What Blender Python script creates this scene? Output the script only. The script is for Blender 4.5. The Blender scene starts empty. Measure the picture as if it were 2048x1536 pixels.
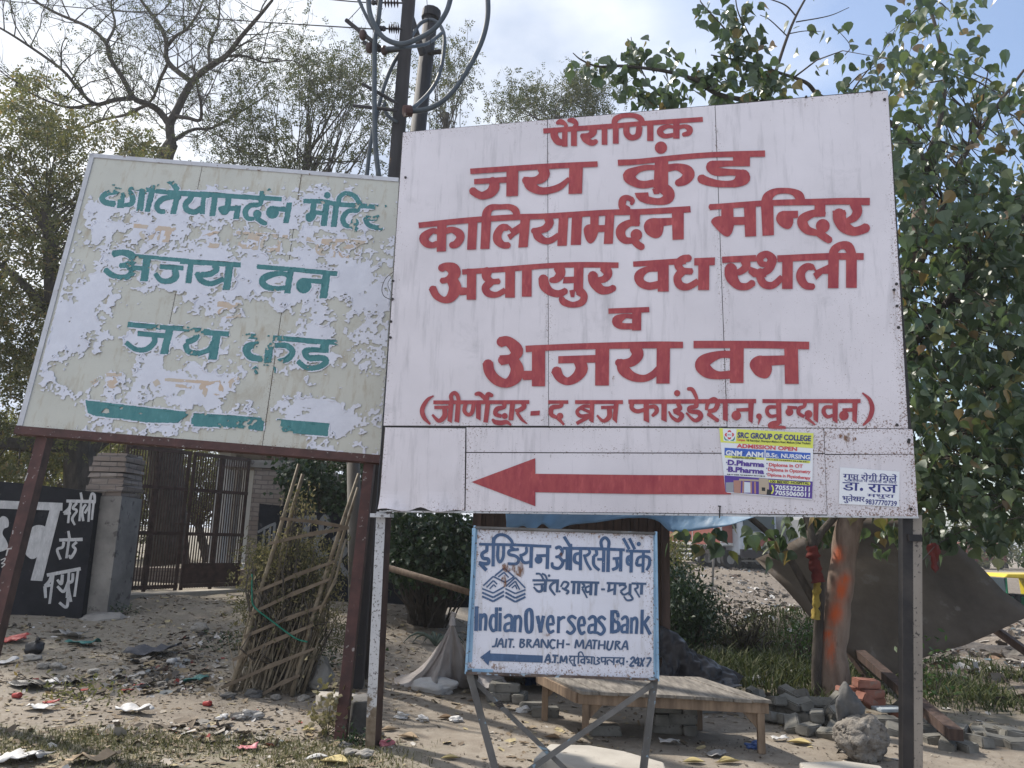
import bpy, bmesh, math, random
import numpy as np
from mathutils import Vector, Matrix, Quaternion, noise as mnoise
from mathutils.geometry import delaunay_2d_cdt
rnd = random.Random(7)
S = bpy.context.scene
COL = S.collection
# ------------------------------------------------------------------ camera
FPX = 1540.0; CAMH = 1.5
PITCH = math.atan(FPX/7803.0); ROLL = math.asin(0.0314)
_X = Vector((1,0,0)); _U0 = Vector((0,-math.sin(PITCH),math.cos(PITCH))); FWD = Vector((0,math.cos(PITCH),math.sin(PITCH)))
CR = math.cos(ROLL)*_X + math.sin(ROLL)*_U0
CU = math.cos(ROLL)*_U0 - math.sin(ROLL)*_X
CAM = Vector((0,0,CAMH))
cd = bpy.data.cameras.new('camera'); cam = bpy.data.objects.new('camera', cd); COL.objects.link(cam)
cam.matrix_world = Matrix(((CR.x,CU.x,-FWD.x,CAM.x),(CR.y,CU.y,-FWD.y,CAM.y),(CR.z,CU.z,-FWD.z,CAM.z),(0,0,0,1)))
cd.sensor_width = 36; cd.lens = 36*FPX/2048; cd.clip_start = .05; cd.clip_end = 3000
S.camera = cam
# ------------------------------------------------------------------ sky, sun, exposure
SUN_EL = math.radians(48); SUN_AZ = math.radians(-50)      # azimuth measured from +Y towards +X
W = bpy.data.worlds.new('World'); S.world = W; W.use_nodes = True
nt = W.node_tree; nt.nodes.clear()
out = nt.nodes.new('ShaderNodeOutputWorld'); bg = nt.nodes.new('ShaderNodeBackground')
sky = nt.nodes.new('ShaderNodeTexSky'); sky.sky_type = 'NISHITA'; sky.sun_disc = False
sky.sun_elevation = SUN_EL; sky.sun_rotation = SUN_AZ; sky.air_density = 1.0; sky.dust_density = 2.0; sky.ozone_density = 1.2
tc = nt.nodes.new('ShaderNodeTexCoord'); mp = nt.nodes.new('ShaderNodeMapping'); mp.inputs['Scale'].default_value = (1.0,1.0,1.9); mp.inputs['Location'].default_value = (.35,.2,.1)
nz = nt.nodes.new('ShaderNodeTexNoise'); nz.inputs['Scale'].default_value = 1.7; nz.inputs['Detail'].default_value = 7; nz.inputs['Roughness'].default_value = .52
sx = nt.nodes.new('ShaderNodeSeparateXYZ'); ma = nt.nodes.new('ShaderNodeMath'); ma.operation = 'MULTIPLY_ADD'; ma.inputs[1].default_value = -.62
rp = nt.nodes.new('ShaderNodeValToRGB'); rp.color_ramp.elements[0].position = .16; rp.color_ramp.elements[1].position = .5
rp.color_ramp.elements[0].color = (0.05,0.05,0.05,1); rp.color_ramp.elements[1].color = (1,1,1,1)
mx = nt.nodes.new('ShaderNodeMix'); mx.data_type = 'RGBA'; mx.inputs['B'].default_value = (6.3,6.5,6.9,1)
nz2 = nt.nodes.new('ShaderNodeTexNoise'); nz2.inputs['Scale'].default_value = 3.1; nz2.inputs['Detail'].default_value = 6
rp2 = nt.nodes.new('ShaderNodeValToRGB'); rp2.color_ramp.elements[0].position = .38; rp2.color_ramp.elements[0].color = (2.7,3.1,3.9,1); rp2.color_ramp.elements[1].position = .64; rp2.color_ramp.elements[1].color = (5.3,5.45,5.65,1)
L = nt.links.new
L(tc.outputs['Generated'], mp.inputs['Vector']); L(mp.outputs[0], nz.inputs['Vector']); L(mp.outputs[0], nz2.inputs['Vector'])
L(tc.outputs['Generated'], sx.inputs[0]); L(sx.outputs['X'], ma.inputs[0]); L(nz.outputs['Fac'], ma.inputs[2])
L(ma.outputs[0], rp.inputs[0]); L(rp.outputs[0], mx.inputs['Factor']); L(sky.outputs[0], mx.inputs['A']); L(nz2.outputs['Fac'], rp2.inputs[0]); L(rp2.outputs[0], mx.inputs['B'])
L(mx.outputs['Result'], bg.inputs['Color']); bg.inputs['Strength'].default_value = .13; L(bg.outputs[0], out.inputs[0])
sd = bpy.data.lights.new('sun','SUN'); sd.energy = 3.4; sd.angle = math.radians(1.5); sd.color = (1,.94,.85)
so = bpy.data.objects.new('sun', sd); COL.objects.link(so)
SUND = Vector((math.sin(SUN_AZ)*math.cos(SUN_EL), math.cos(SUN_AZ)*math.cos(SUN_EL), math.sin(SUN_EL)))
so.rotation_euler = SUND.to_track_quat('Z','Y').to_euler()
S.view_settings.view_transform = 'Standard'; S.view_settings.look = 'None'; S.view_settings.gamma = 1; S.view_settings.exposure = .85
S.cycles.max_bounces = 8; S.cycles.transparent_max_bounces = 12; S.cycles.diffuse_bounces = 3; S.cycles.use_denoising = True
# ------------------------------------------------------------------ projection helpers
def ray(px,py):
    return (px-1024)/FPX*CR - (py-768)/FPX*CU + FWD
def AT(px,py,y):                       # point on the pixel's ray at distance y along +Y
    d = ray(px,py); return CAM + d*(y/d.y)
def smooth(a,b,x):
    t = min(1,max(0,(x-a)/(b-a))); return t*t*(3-2*t)
def gz(x,y):                           # height of the ground
    h = 0.42*smooth(7.5,13.5,y)*smooth(0.6,-2.2,x)
    h += 0.12*smooth(16,46,y)*smooth(-1,5,x)
    h -= .28*smooth(9.6,11.2,y)*smooth(18,13.,y)*smooth(.4,1.8,x)*smooth(5.6,3.6,x)
    h -= 0.95*smooth(12,25,y)*smooth(42,33,y)*smooth(3.5,8.5,x)
    if y > 9 and x > 0:
        k = smooth(9,13,y)*smooth(36,24,y)*smooth(0,2.5,x)
        h += k*(.75*max(0,mnoise.noise((x*.30,y*.22,3.1))) + .16*mnoise.noise((x*1.1,y*.9,8.1)))
    if y < 40:
        h += .035*mnoise.noise((x*.9,y*.9,1.7)) + .012*mnoise.noise((x*3.3,y*3.3,5.2))
        h += .10*max(0,mnoise.noise((x*.55+2.1,y*.8,11.0)))*smooth(6.3,7.4,y)*smooth(-.6,-1.6,x)
    return h
def G(px,py):                          # where the pixel's ray meets the ground
    d = ray(px,py); t = 3.0
    for _ in range(4000):
        p = CAM + d*t
        if p.z <= gz(p.x,p.y): break
        t += .02 + t*.002
    lo, hi = t-.02-t*.002, t
    for _ in range(18):
        m = (lo+hi)/2; p = CAM + d*m
        if p.z <= gz(p.x,p.y): hi = m
        else: lo = m
    p = CAM + d*hi
    return Vector((p.x,p.y,gz(p.x,p.y)))
def quad3(c, base=None, k=3):          # parallelogram in space seen as the 4 corners TL TR BR BL
    r = [ray(*q) for q in c]
    M = Matrix(((r[0].x,-r[1].x,r[2].x),(r[0].y,-r[1].y,r[2].y),(r[0].z,-r[1].z,r[2].z)))
    t = list(M.inverted() @ r[3]) + [1.0]
    s = base/(r[k]*t[k]).y
    return [CAM + r[i]*t[i]*s for i in range(4)]
class Plane:
    def __init__(s, o, u, v):          # origin, two edge vectors; n points towards the camera
        s.o, s.u, s.v = o, u, v; n = u.cross(v).normalized()
        if n.dot(CAM-o) < 0: n = -n
        s.n = n; s.ux = u.normalized(); s.uy = n.cross(s.ux)
        if s.uy.z < 0: s.uy = -s.uy
    def hit(s, px, py, off=0.0):
        d = ray(px,py); t = (s.o + s.n*off - CAM).dot(s.n)/d.dot(s.n); return CAM + d*t
    def uv(s, p):
        d = p-s.o; return Vector((d.dot(s.ux), d.dot(s.uy)))
    def at(s, a, b, off=0.0): return s.o + s.ux*a + s.uy*b + s.n*off
# ------------------------------------------------------------------ object helpers
def tag(o, label=None, cat=None, group=None, kind=None):
    if label: o['label'] = label
    if cat: o['category'] = cat
    if group: o['group'] = group
    if kind: o['kind'] = kind
    return o
def empty(name, loc, label, cat, group=None):
    o = bpy.data.objects.new(name, None); COL.objects.link(o); o.location = loc; o.empty_display_size = .2
    return tag(o, label, cat, group)
class MB:
    def __init__(s): s.v=[]; s.f=[]; s.m=[]; s.cur=0
    def add(s, vs, fs):
        b=len(s.v); s.v.extend([tuple(v) for v in vs]); s.f.extend([tuple(i+b for i in f) for f in fs]); s.m.extend([s.cur]*len(fs))
    def box(s, c, size, rot=None, jit=0):
        hx,hy,hz=[q/2 for q in size]; c=Vector(c)
        vs=[Vector((x,y,z)) for z in(-hz,hz) for y in(-hy,hy) for x in(-hx,hx)]
        if jit: vs=[v+Vector((rnd.uniform(-jit,jit),rnd.uniform(-jit,jit),rnd.uniform(-jit,jit))) for v in vs]
        if rot is not None: vs=[rot@v for v in vs]
        s.add([c+v for v in vs],[(0,2,3,1),(4,5,7,6),(0,1,5,4),(2,6,7,3),(0,4,6,2),(1,3,7,5)])
    def beam(s, a, b, w, d, up=Vector((0,0,1)), w2=None, d2=None):   # rectangular bar from a to b
        a=Vector(a);b=Vector(b);t=(b-a).normalized();side=t.cross(up)
        if side.length<1e-4: side=t.cross(Vector((1,0,0)))
        side.normalize(); n=side.cross(t).normalized(); w2=w2 or w; d2=d2 or d
        vs=[]
        for p,ww,dd in((a,w,d),(b,w2,d2)):
            for i,j in((-1,-1),(1,-1),(1,1),(-1,1)): vs.append(p+side*i*ww/2+n*j*dd/2)
        s.add(vs,[(3,2,1,0),(4,5,6,7),(0,1,5,4),(1,2,6,5),(2,3,7,6),(3,0,4,7)])
    def tube(s, pts, rad, n=6, cap=True):
        pts=[Vector(p) for p in pts]; k=len(pts)
        if not isinstance(rad,(list,tuple)): rad=[rad]*k
        t0=(pts[1]-pts[0]).normalized(); a=t0.orthogonal().normalized(); vs=[]
        for i,p in enumerate(pts):
            t=(pts[min(i+1,k-1)]-pts[max(i-1,0)])
            t=t.normalized() if t.length>1e-9 else t0
            a=(a-t*a.dot(t)); a=a.normalized() if a.length>1e-6 else t.orthogonal().normalized(); b=t.cross(a)
            for j in range(n):
                th=2*math.pi*j/n; vs.append(p+(a*math.cos(th)+b*math.sin(th))*rad[i])
        fs=[(i*n+j,i*n+(j+1)%n,(i+1)*n+(j+1)%n,(i+1)*n+j) for i in range(k-1) for j in range(n)]
        if cap: fs+=[tuple(range(n-1,-1,-1)),tuple((k-1)*n+j for j in range(n))]
        s.add(vs,fs)
    def prism(s, poly, n, d):           # polygon (3D, planar) extruded by n*d, centred on the plane's back
        n=Vector(n)*d; k=len(poly); vs=[Vector(p) for p in poly]+[Vector(p)-n for p in poly]
        s.add(vs,[tuple(range(k)),tuple(range(2*k-1,k-1,-1))]+[(i,i+k,(i+1)%k+k,(i+1)%k) for i in range(k)])
    def rock(s, c, r, seed, sub=2, flat=.75, rough=.35):
        bm=bmesh.new(); bmesh.ops.create_icosphere(bm,subdivisions=sub,radius=1)
        vs=[]; r=Vector(r) if hasattr(r,'__len__') else Vector((r,r,r*flat))
        for v in bm.verts:
            d=1+rough*mnoise.noise(v.co*1.1+Vector((seed*7.3,seed*3.1,0)))+rough*.35*mnoise.noise(v.co*3.1+Vector((seed,0,seed)))
            q=v.co*d; vs.append(Vector(c)+Vector((q.x*r.x,q.y*r.y,q.z*r.z)))
        bm.verts.index_update(); s.add(vs,[[x.index for x in f.verts] for f in bm.faces]); bm.free()
    def build(s, name, mats, parent=None, smooth_=False, recalc=False):
        me=bpy.data.meshes.new(name); me.from_pydata(s.v,[],s.f)
        if not isinstance(mats,(list,tuple)): mats=[mats]
        for m in mats: me.materials.append(m)
        if len(mats)>1: me.polygons.foreach_set('material_index',s.m)
        if smooth_: me.polygons.foreach_set('use_smooth',[True]*len(me.polygons))
        if recalc:
            bm=bmesh.new(); bm.from_mesh(me); bmesh.ops.recalc_face_normals(bm,faces=bm.faces); bm.to_mesh(me); bm.free()
        me.update(); o=bpy.data.objects.new(name,me); COL.objects.link(o)
        if parent: setpar(o,parent)
        return o
def setpar(o, parent):
    o.parent=parent; bpy_loc=parent
    M=Matrix.Identity(4); p=parent; chain=[]
    while p is not None: chain.append(p); p=p.parent
    for q in reversed(chain): M = M @ q.matrix_parent_inverse @ q.matrix_basis
    o.matrix_parent_inverse=M.inverted()
def bevel(o, w=.006, seg=2):
    m=o.modifiers.new('bevel','BEVEL'); m.width=w; m.segments=seg; m.limit_method='ANGLE'; m.angle_limit=math.radians(40); return o
def mesh_np(name, V, F, mats, parent=None, smooth_=False, mi=None):   # F: (n,k) index array
    V=np.asarray(V,dtype=np.float32); F=np.asarray(F,dtype=np.int32); n,k=F.shape
    me=bpy.data.meshes.new(name); me.vertices.add(len(V)); me.vertices.foreach_set('co',V.ravel())
    me.loops.add(n*k); me.loops.foreach_set('vertex_index',F.ravel())
    me.polygons.add(n); me.polygons.foreach_set('loop_start',np.arange(n,dtype=np.int32)*k)
    if not isinstance(mats,(list,tuple)): mats=[mats]
    for m in mats: me.materials.append(m)
    if mi is not None: me.polygons.foreach_set('material_index',np.asarray(mi,dtype=np.int32))
    me.polygons.foreach_set('use_smooth',np.full(n,smooth_,dtype=bool))
    me.update(calc_edges=True); me.validate(); o=bpy.data.objects.new(name,me); COL.objects.link(o)
    if parent: setpar(o,parent)
    return o
# ------------------------------------------------------------------ materials
class NT:
    def __init__(s, name):
        s.mat=bpy.data.materials.new(name); s.mat.use_nodes=True; s.t=s.mat.node_tree; s.t.nodes.clear()
        s.out=s.n('ShaderNodeOutputMaterial'); s.b=s.n('ShaderNodeBsdfPrincipled'); s.l(s.b.outputs[0],s.out.inputs[0]); s.b.inputs['Specular IOR Level'].default_value=.3
        s.tc=s.n('ShaderNodeTexCoord')
    def n(s,t): return s.t.nodes.new(t)
    def l(s,a,b): s.t.links.new(a,b)
    def noise(s,scale,detail=5,rough=.55,vec=None,stretch=None,dist=0):
        q=s.n('ShaderNodeTexNoise'); q.inputs['Scale'].default_value=scale; q.inputs['Detail'].default_value=detail; q.inputs['Roughness'].default_value=rough; q.inputs['Distortion'].default_value=dist
        v=vec or s.tc.outputs['Object']
        if stretch:
            m=s.n('ShaderNodeMapping'); m.inputs['Scale'].default_value=stretch; s.l(v,m.inputs[0]); v=m.outputs[0]
        s.l(v,q.inputs['Vector']); return q.outputs['Fac']
    def ramp(s,fac,stops,interp='LINEAR'):
        r=s.n('ShaderNodeValToRGB'); e=r.color_ramp; e.interpolation=interp
        while len(e.elements)<len(stops): e.elements.new(.5)
        for el,(p,c) in zip(e.elements,stops):
            el.position=p; el.color=(c,c,c,1) if not hasattr(c,'__len__') else (*c[:3],1)
        s.l(fac,r.inputs[0]); return r.outputs[0]
    def mix(s,fac,a,b,mode='MIX'):
        m=s.n('ShaderNodeMix'); m.data_type='RGBA'; m.blend_type=mode
        for k,x in(('Factor',fac),('A',a),('B',b)):
            i=m.inputs[k]
            if hasattr(x,'is_linked') or isinstance(x,bpy.types.NodeSocket): s.l(x,i)
            elif k=='Factor': i.default_value=x
            else: i.default_value=(*x[:3],1)
        return m.outputs['Result']
    def math(s,op,a,b=None):
        m=s.n('ShaderNodeMath'); m.operation=op
        for i,x in((0,a),(1,b)):
            if x is None: continue
            if isinstance(x,bpy.types.NodeSocket): s.l(x,m.inputs[i])
            else: m.inputs[i].default_value=x
        return m.outputs[0]
    def col(s,c):
        if isinstance(c,bpy.types.NodeSocket): s.l(c,s.b.inputs['Base Color'])
        else: s.b.inputs['Base Color'].default_value=(*c[:3],1)
        return s
    def rough(s,r):
        if isinstance(r,bpy.types.NodeSocket): s.l(r,s.b.inputs['Roughness'])
        else: s.b.inputs['Roughness'].default_value=r
        return s
    def bump(s,h,strength=.4,dist=.01):
        q=s.n('ShaderNodeBump'); q.inputs['Strength'].default_value=strength; q.inputs['Distance'].default_value=dist; s.l(h,q.inputs['Height']); s.l(q.outputs[0],s.b.inputs['Normal']); return s
    def island(s):
        g=s.n('ShaderNodeNewGeometry'); return g.outputs['Random Per Island']
def simple(name, c1, c2, scale=6, rough=.85, bump=.3, bdist=.01, detail=6, stretch=None, lo=.35, hi=.65, spots=None, metal=0):
    m=NT(name); f=m.noise(scale,detail,.6,stretch=stretch); c=m.ramp(f,[(lo,c1),(hi,c2)])
    if spots:
        sc,thr,colr=spots; c=m.mix(m.ramp(m.noise(sc,4,.6),[(thr,0),(thr+.06,1)]),c,colr)
    m.col(c).rough(rough); m.b.inputs['Metallic'].default_value=metal
    if bump: m.bump(m.noise(scale*4,6,.6,stretch=stretch),bump,bdist)
    return m.mat
# ------------------------------------------------------------------ brush lettering
# strokes: R = brush stroke x,y,width ...; V = upright bar x0 x1 y0 y1 (slant); P = cut shape; S = rounded shape; D = dot x,y,r ; B = drawing block
BLK = {'I':(0,0,1),'A':(780,170,3.938),'B':(1280,170,3.938),'C':(780,480,3.938),'D':(1280,480,3.531),'E':(740,780,3.657),'F':(1280,780,3.531),
 'L':(20,290,5.12),'M':(400,320,5.12),'Q':(20,580,5.12),'T':(400,600,4.8),'N':(900,1030,4.518),'W':(0,860,3.84),'K':(440,880,4.388),'Z':(1340,840,3.938)}
def crom(pts, n=5):
    if len(pts) < 3: return pts
    P=[np.array(p,float) for p in pts]; P=[2*P[0]-P[1]]+P+[2*P[-1]-P[-2]]; o=[]
    for i in range(1,len(P)-2):
        a,b,c,d=P[i-1:i+3]
        for k in range(n):
            t=k/n; o.append(.5*(2*b+(c-a)*t+(2*a-5*b+4*c-d)*t*t+(3*b-a-3*c+d)*t**3))
    o.append(P[-2]); return [tuple(map(float,q)) for q in o]
def ccrom(pts,n=4):
    P=[np.array(p,float) for p in pts]; k=len(P); o=[]
    for i in range(k):
        a,b,c,d=P[i-1],P[i],P[(i+1)%k],P[(i+2)%k]
        for j in range(n):
            t=j/n; o.append(tuple(map(float,.5*(2*b+(c-a)*t+(2*a-5*b+4*c-d)*t*t+(3*b-a-3*c+d)*t**3))))
    return o
def strokes(txt, wscale=1.0):
    """parse stroke text -> list of convex-ish polygons in photo pixels"""
    polys=[]; bx,by,bs=BLK['I']
    for ln in txt.replace(';','\n').split('\n'):
        ln=ln.split()
        if not ln: continue
        c,a=ln[0],ln[1:]
        if c=='B': bx,by,bs=BLK[a[0]]; continue
        q=[tuple(float(z) for z in w.split(',')) for w in a]
        if c=='V':
            x0,x1,y0,y1=[w[0] for w in q[:4]]; sl=q[4][0] if len(q)>4 else 0
            ps=[[(x0,y0),(x1,y0),(x1-sl,y1),(x0-sl,y1)]]
        elif c=='P': ps=[[w[:2] for w in q]]
        elif c=='S': ps=[ccrom([w[:2] for w in q])]
        elif c=='D':
            x,y,r=q[0]; ps=[[(x+r*math.cos(t*math.pi/9),y+r*math.sin(t*math.pi/9)) for t in range(18)]]
        else:
            w0=q[0][2] if len(q[0])>2 else 10; pts=[]
            for w in q:
                if len(w)>2: w0=w[2]
                pts.append((w[0],w[1],w0*wscale))
            pts=crom(pts); ps=[]; prev=None
            for i,(x,y,w) in enumerate(pts):
                x0,y0,_=pts[max(i-1,0)]; x1,y1,_=pts[min(i+1,len(pts)-1)]; l=math.hypot(x1-x0,y1-y0) or 1
                nx,ny=-(y1-y0)/l*w/2,(x1-x0)/l*w/2; e=((x+nx,y+ny),(x-nx,y-ny))
                if prev: ps.append([prev[0],e[0],e[1],prev[1]])
                if 0<i<len(pts)-1 and w/bs>5: polys.append([((x+w/2*.97*math.cos(t*math.pi/6))/bs+bx,(y+w/2*.97*math.sin(t*math.pi/6))/bs+by) for t in range(12)])
                prev=e
        for p in ps: polys.append([(x/bs+bx,y/bs+by) for x,y in p])
    return polys
def union(polys):
    vs=[];fs=[]
    for p in polys:
        ar=sum(p[i-1][0]*p[i][1]-p[i][0]*p[i-1][1] for i in range(len(p)))
        if abs(ar)<1e-4: continue
        if ar<0: p=p[::-1]
        b=len(vs); vs+= [Vector(q) for q in p]; fs.append(list(range(b,b+len(p))))
    v,e,f,_,_,of=delaunay_2d_cdt(vs,[],fs,1,1e-3)
    cx=np.array([sum(v[i].x for i in t)/len(t) for t in f]); cy=np.array([sum(v[i].y for i in t)/len(t) for t in f]); keep=np.zeros(len(f),bool)
    for p in polys:                    # counters of the letters stay open
        c=np.zeros(len(f),bool); k=len(p)
        for a in range(k):
            (xa,ya),(xb,yb)=p[a],p[a-1]
            if ya!=yb: c^=((ya>cy)!=(yb>cy))&(cx<(xb-xa)*(cy-ya)/(yb-ya)+xa)
        keep|=c
    return v,[t for t,o in zip(f,keep) if o]
def ink(name, txt, plane, m, parent, off=.003, wscale=1.0):
    v,f=union(strokes(txt,wscale)); mb=MB()
    vs=[plane.hit(p.x,p.y,off) for p in v]
    fs=[]
    for t in f:
        n=(vs[t[1]]-vs[t[0]]).cross(vs[t[2]]-vs[t[0]]); fs.append(tuple(t) if n.dot(plane.n)>0 else tuple(reversed(t)))
    mb.add(vs,fs); return mb.build(name,m,parent)
_font=None
def textpolys(s, bold=0.0):            # glyph outlines of the built-in typeface as triangles, unit cap height
    cu=bpy.data.curves.new('t','FONT'); cu.body=s; cu.size=1; cu.offset=bold; cu.resolution_u=3; cu.fill_mode='FRONT'
    o=bpy.data.objects.new('t',cu); COL.objects.link(o)
    dg=bpy.context.evaluated_depsgraph_get(); me=o.evaluated_get(dg).to_mesh()
    V=[(v.co.x,v.co.y) for v in me.vertices]; F=[tuple(p.vertices) for p in me.polygons]
    o.evaluated_get(dg).to_mesh_clear(); bpy.data.objects.remove(o); bpy.data.curves.remove(cu)
    return V,F
def typeset(mb, s, blk, x0,y0,x1,y1,h, plane, off=.003, bold=0.012, slant=0):
    """printed type from baseline start x0,y0 to end x1,y1 (block px), letter height h px"""
    bx,by,bs=BLK[blk]; V,F=textpolys(s,bold)
    if not V: return
    a=min(v[0] for v in V); b=max(v[0] for v in V); cap=.72
    ux,uy=(x1-x0)/(b-a),(y1-y0)/(b-a); l=math.hypot(x1-x0,y1-y0); nx,ny=(y1-y0)/l,-(x1-x0)/l
    vs=[]
    for x,y in V:
        hh=y/cap*h; vs.append(plane.hit((x0+(x-a)*ux+nx*hh+slant*hh)/bs+bx,(y0+(x-a)*uy+ny*hh)/bs+by,off))
    fs=[]
    for t in F:
        n=(vs[t[1]]-vs[t[0]]).cross(vs[t[2]]-vs[t[0]]); fs.append(t if n.dot(plane.n)>0 else tuple(reversed(t)))
    mb.add(vs,fs)
def patch(mb, pts, blk, plane, off=.002):
    bx,by,bs=BLK[blk]; vs=[plane.hit(x/bs+bx,y/bs+by,off) for x,y in pts]
    n=(vs[1]-vs[0]).cross(vs[2]-vs[0]); mb.add(vs,[tuple(range(len(vs)))] if n.dot(plane.n)>0 else [tuple(reversed(range(len(vs))))])
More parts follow.
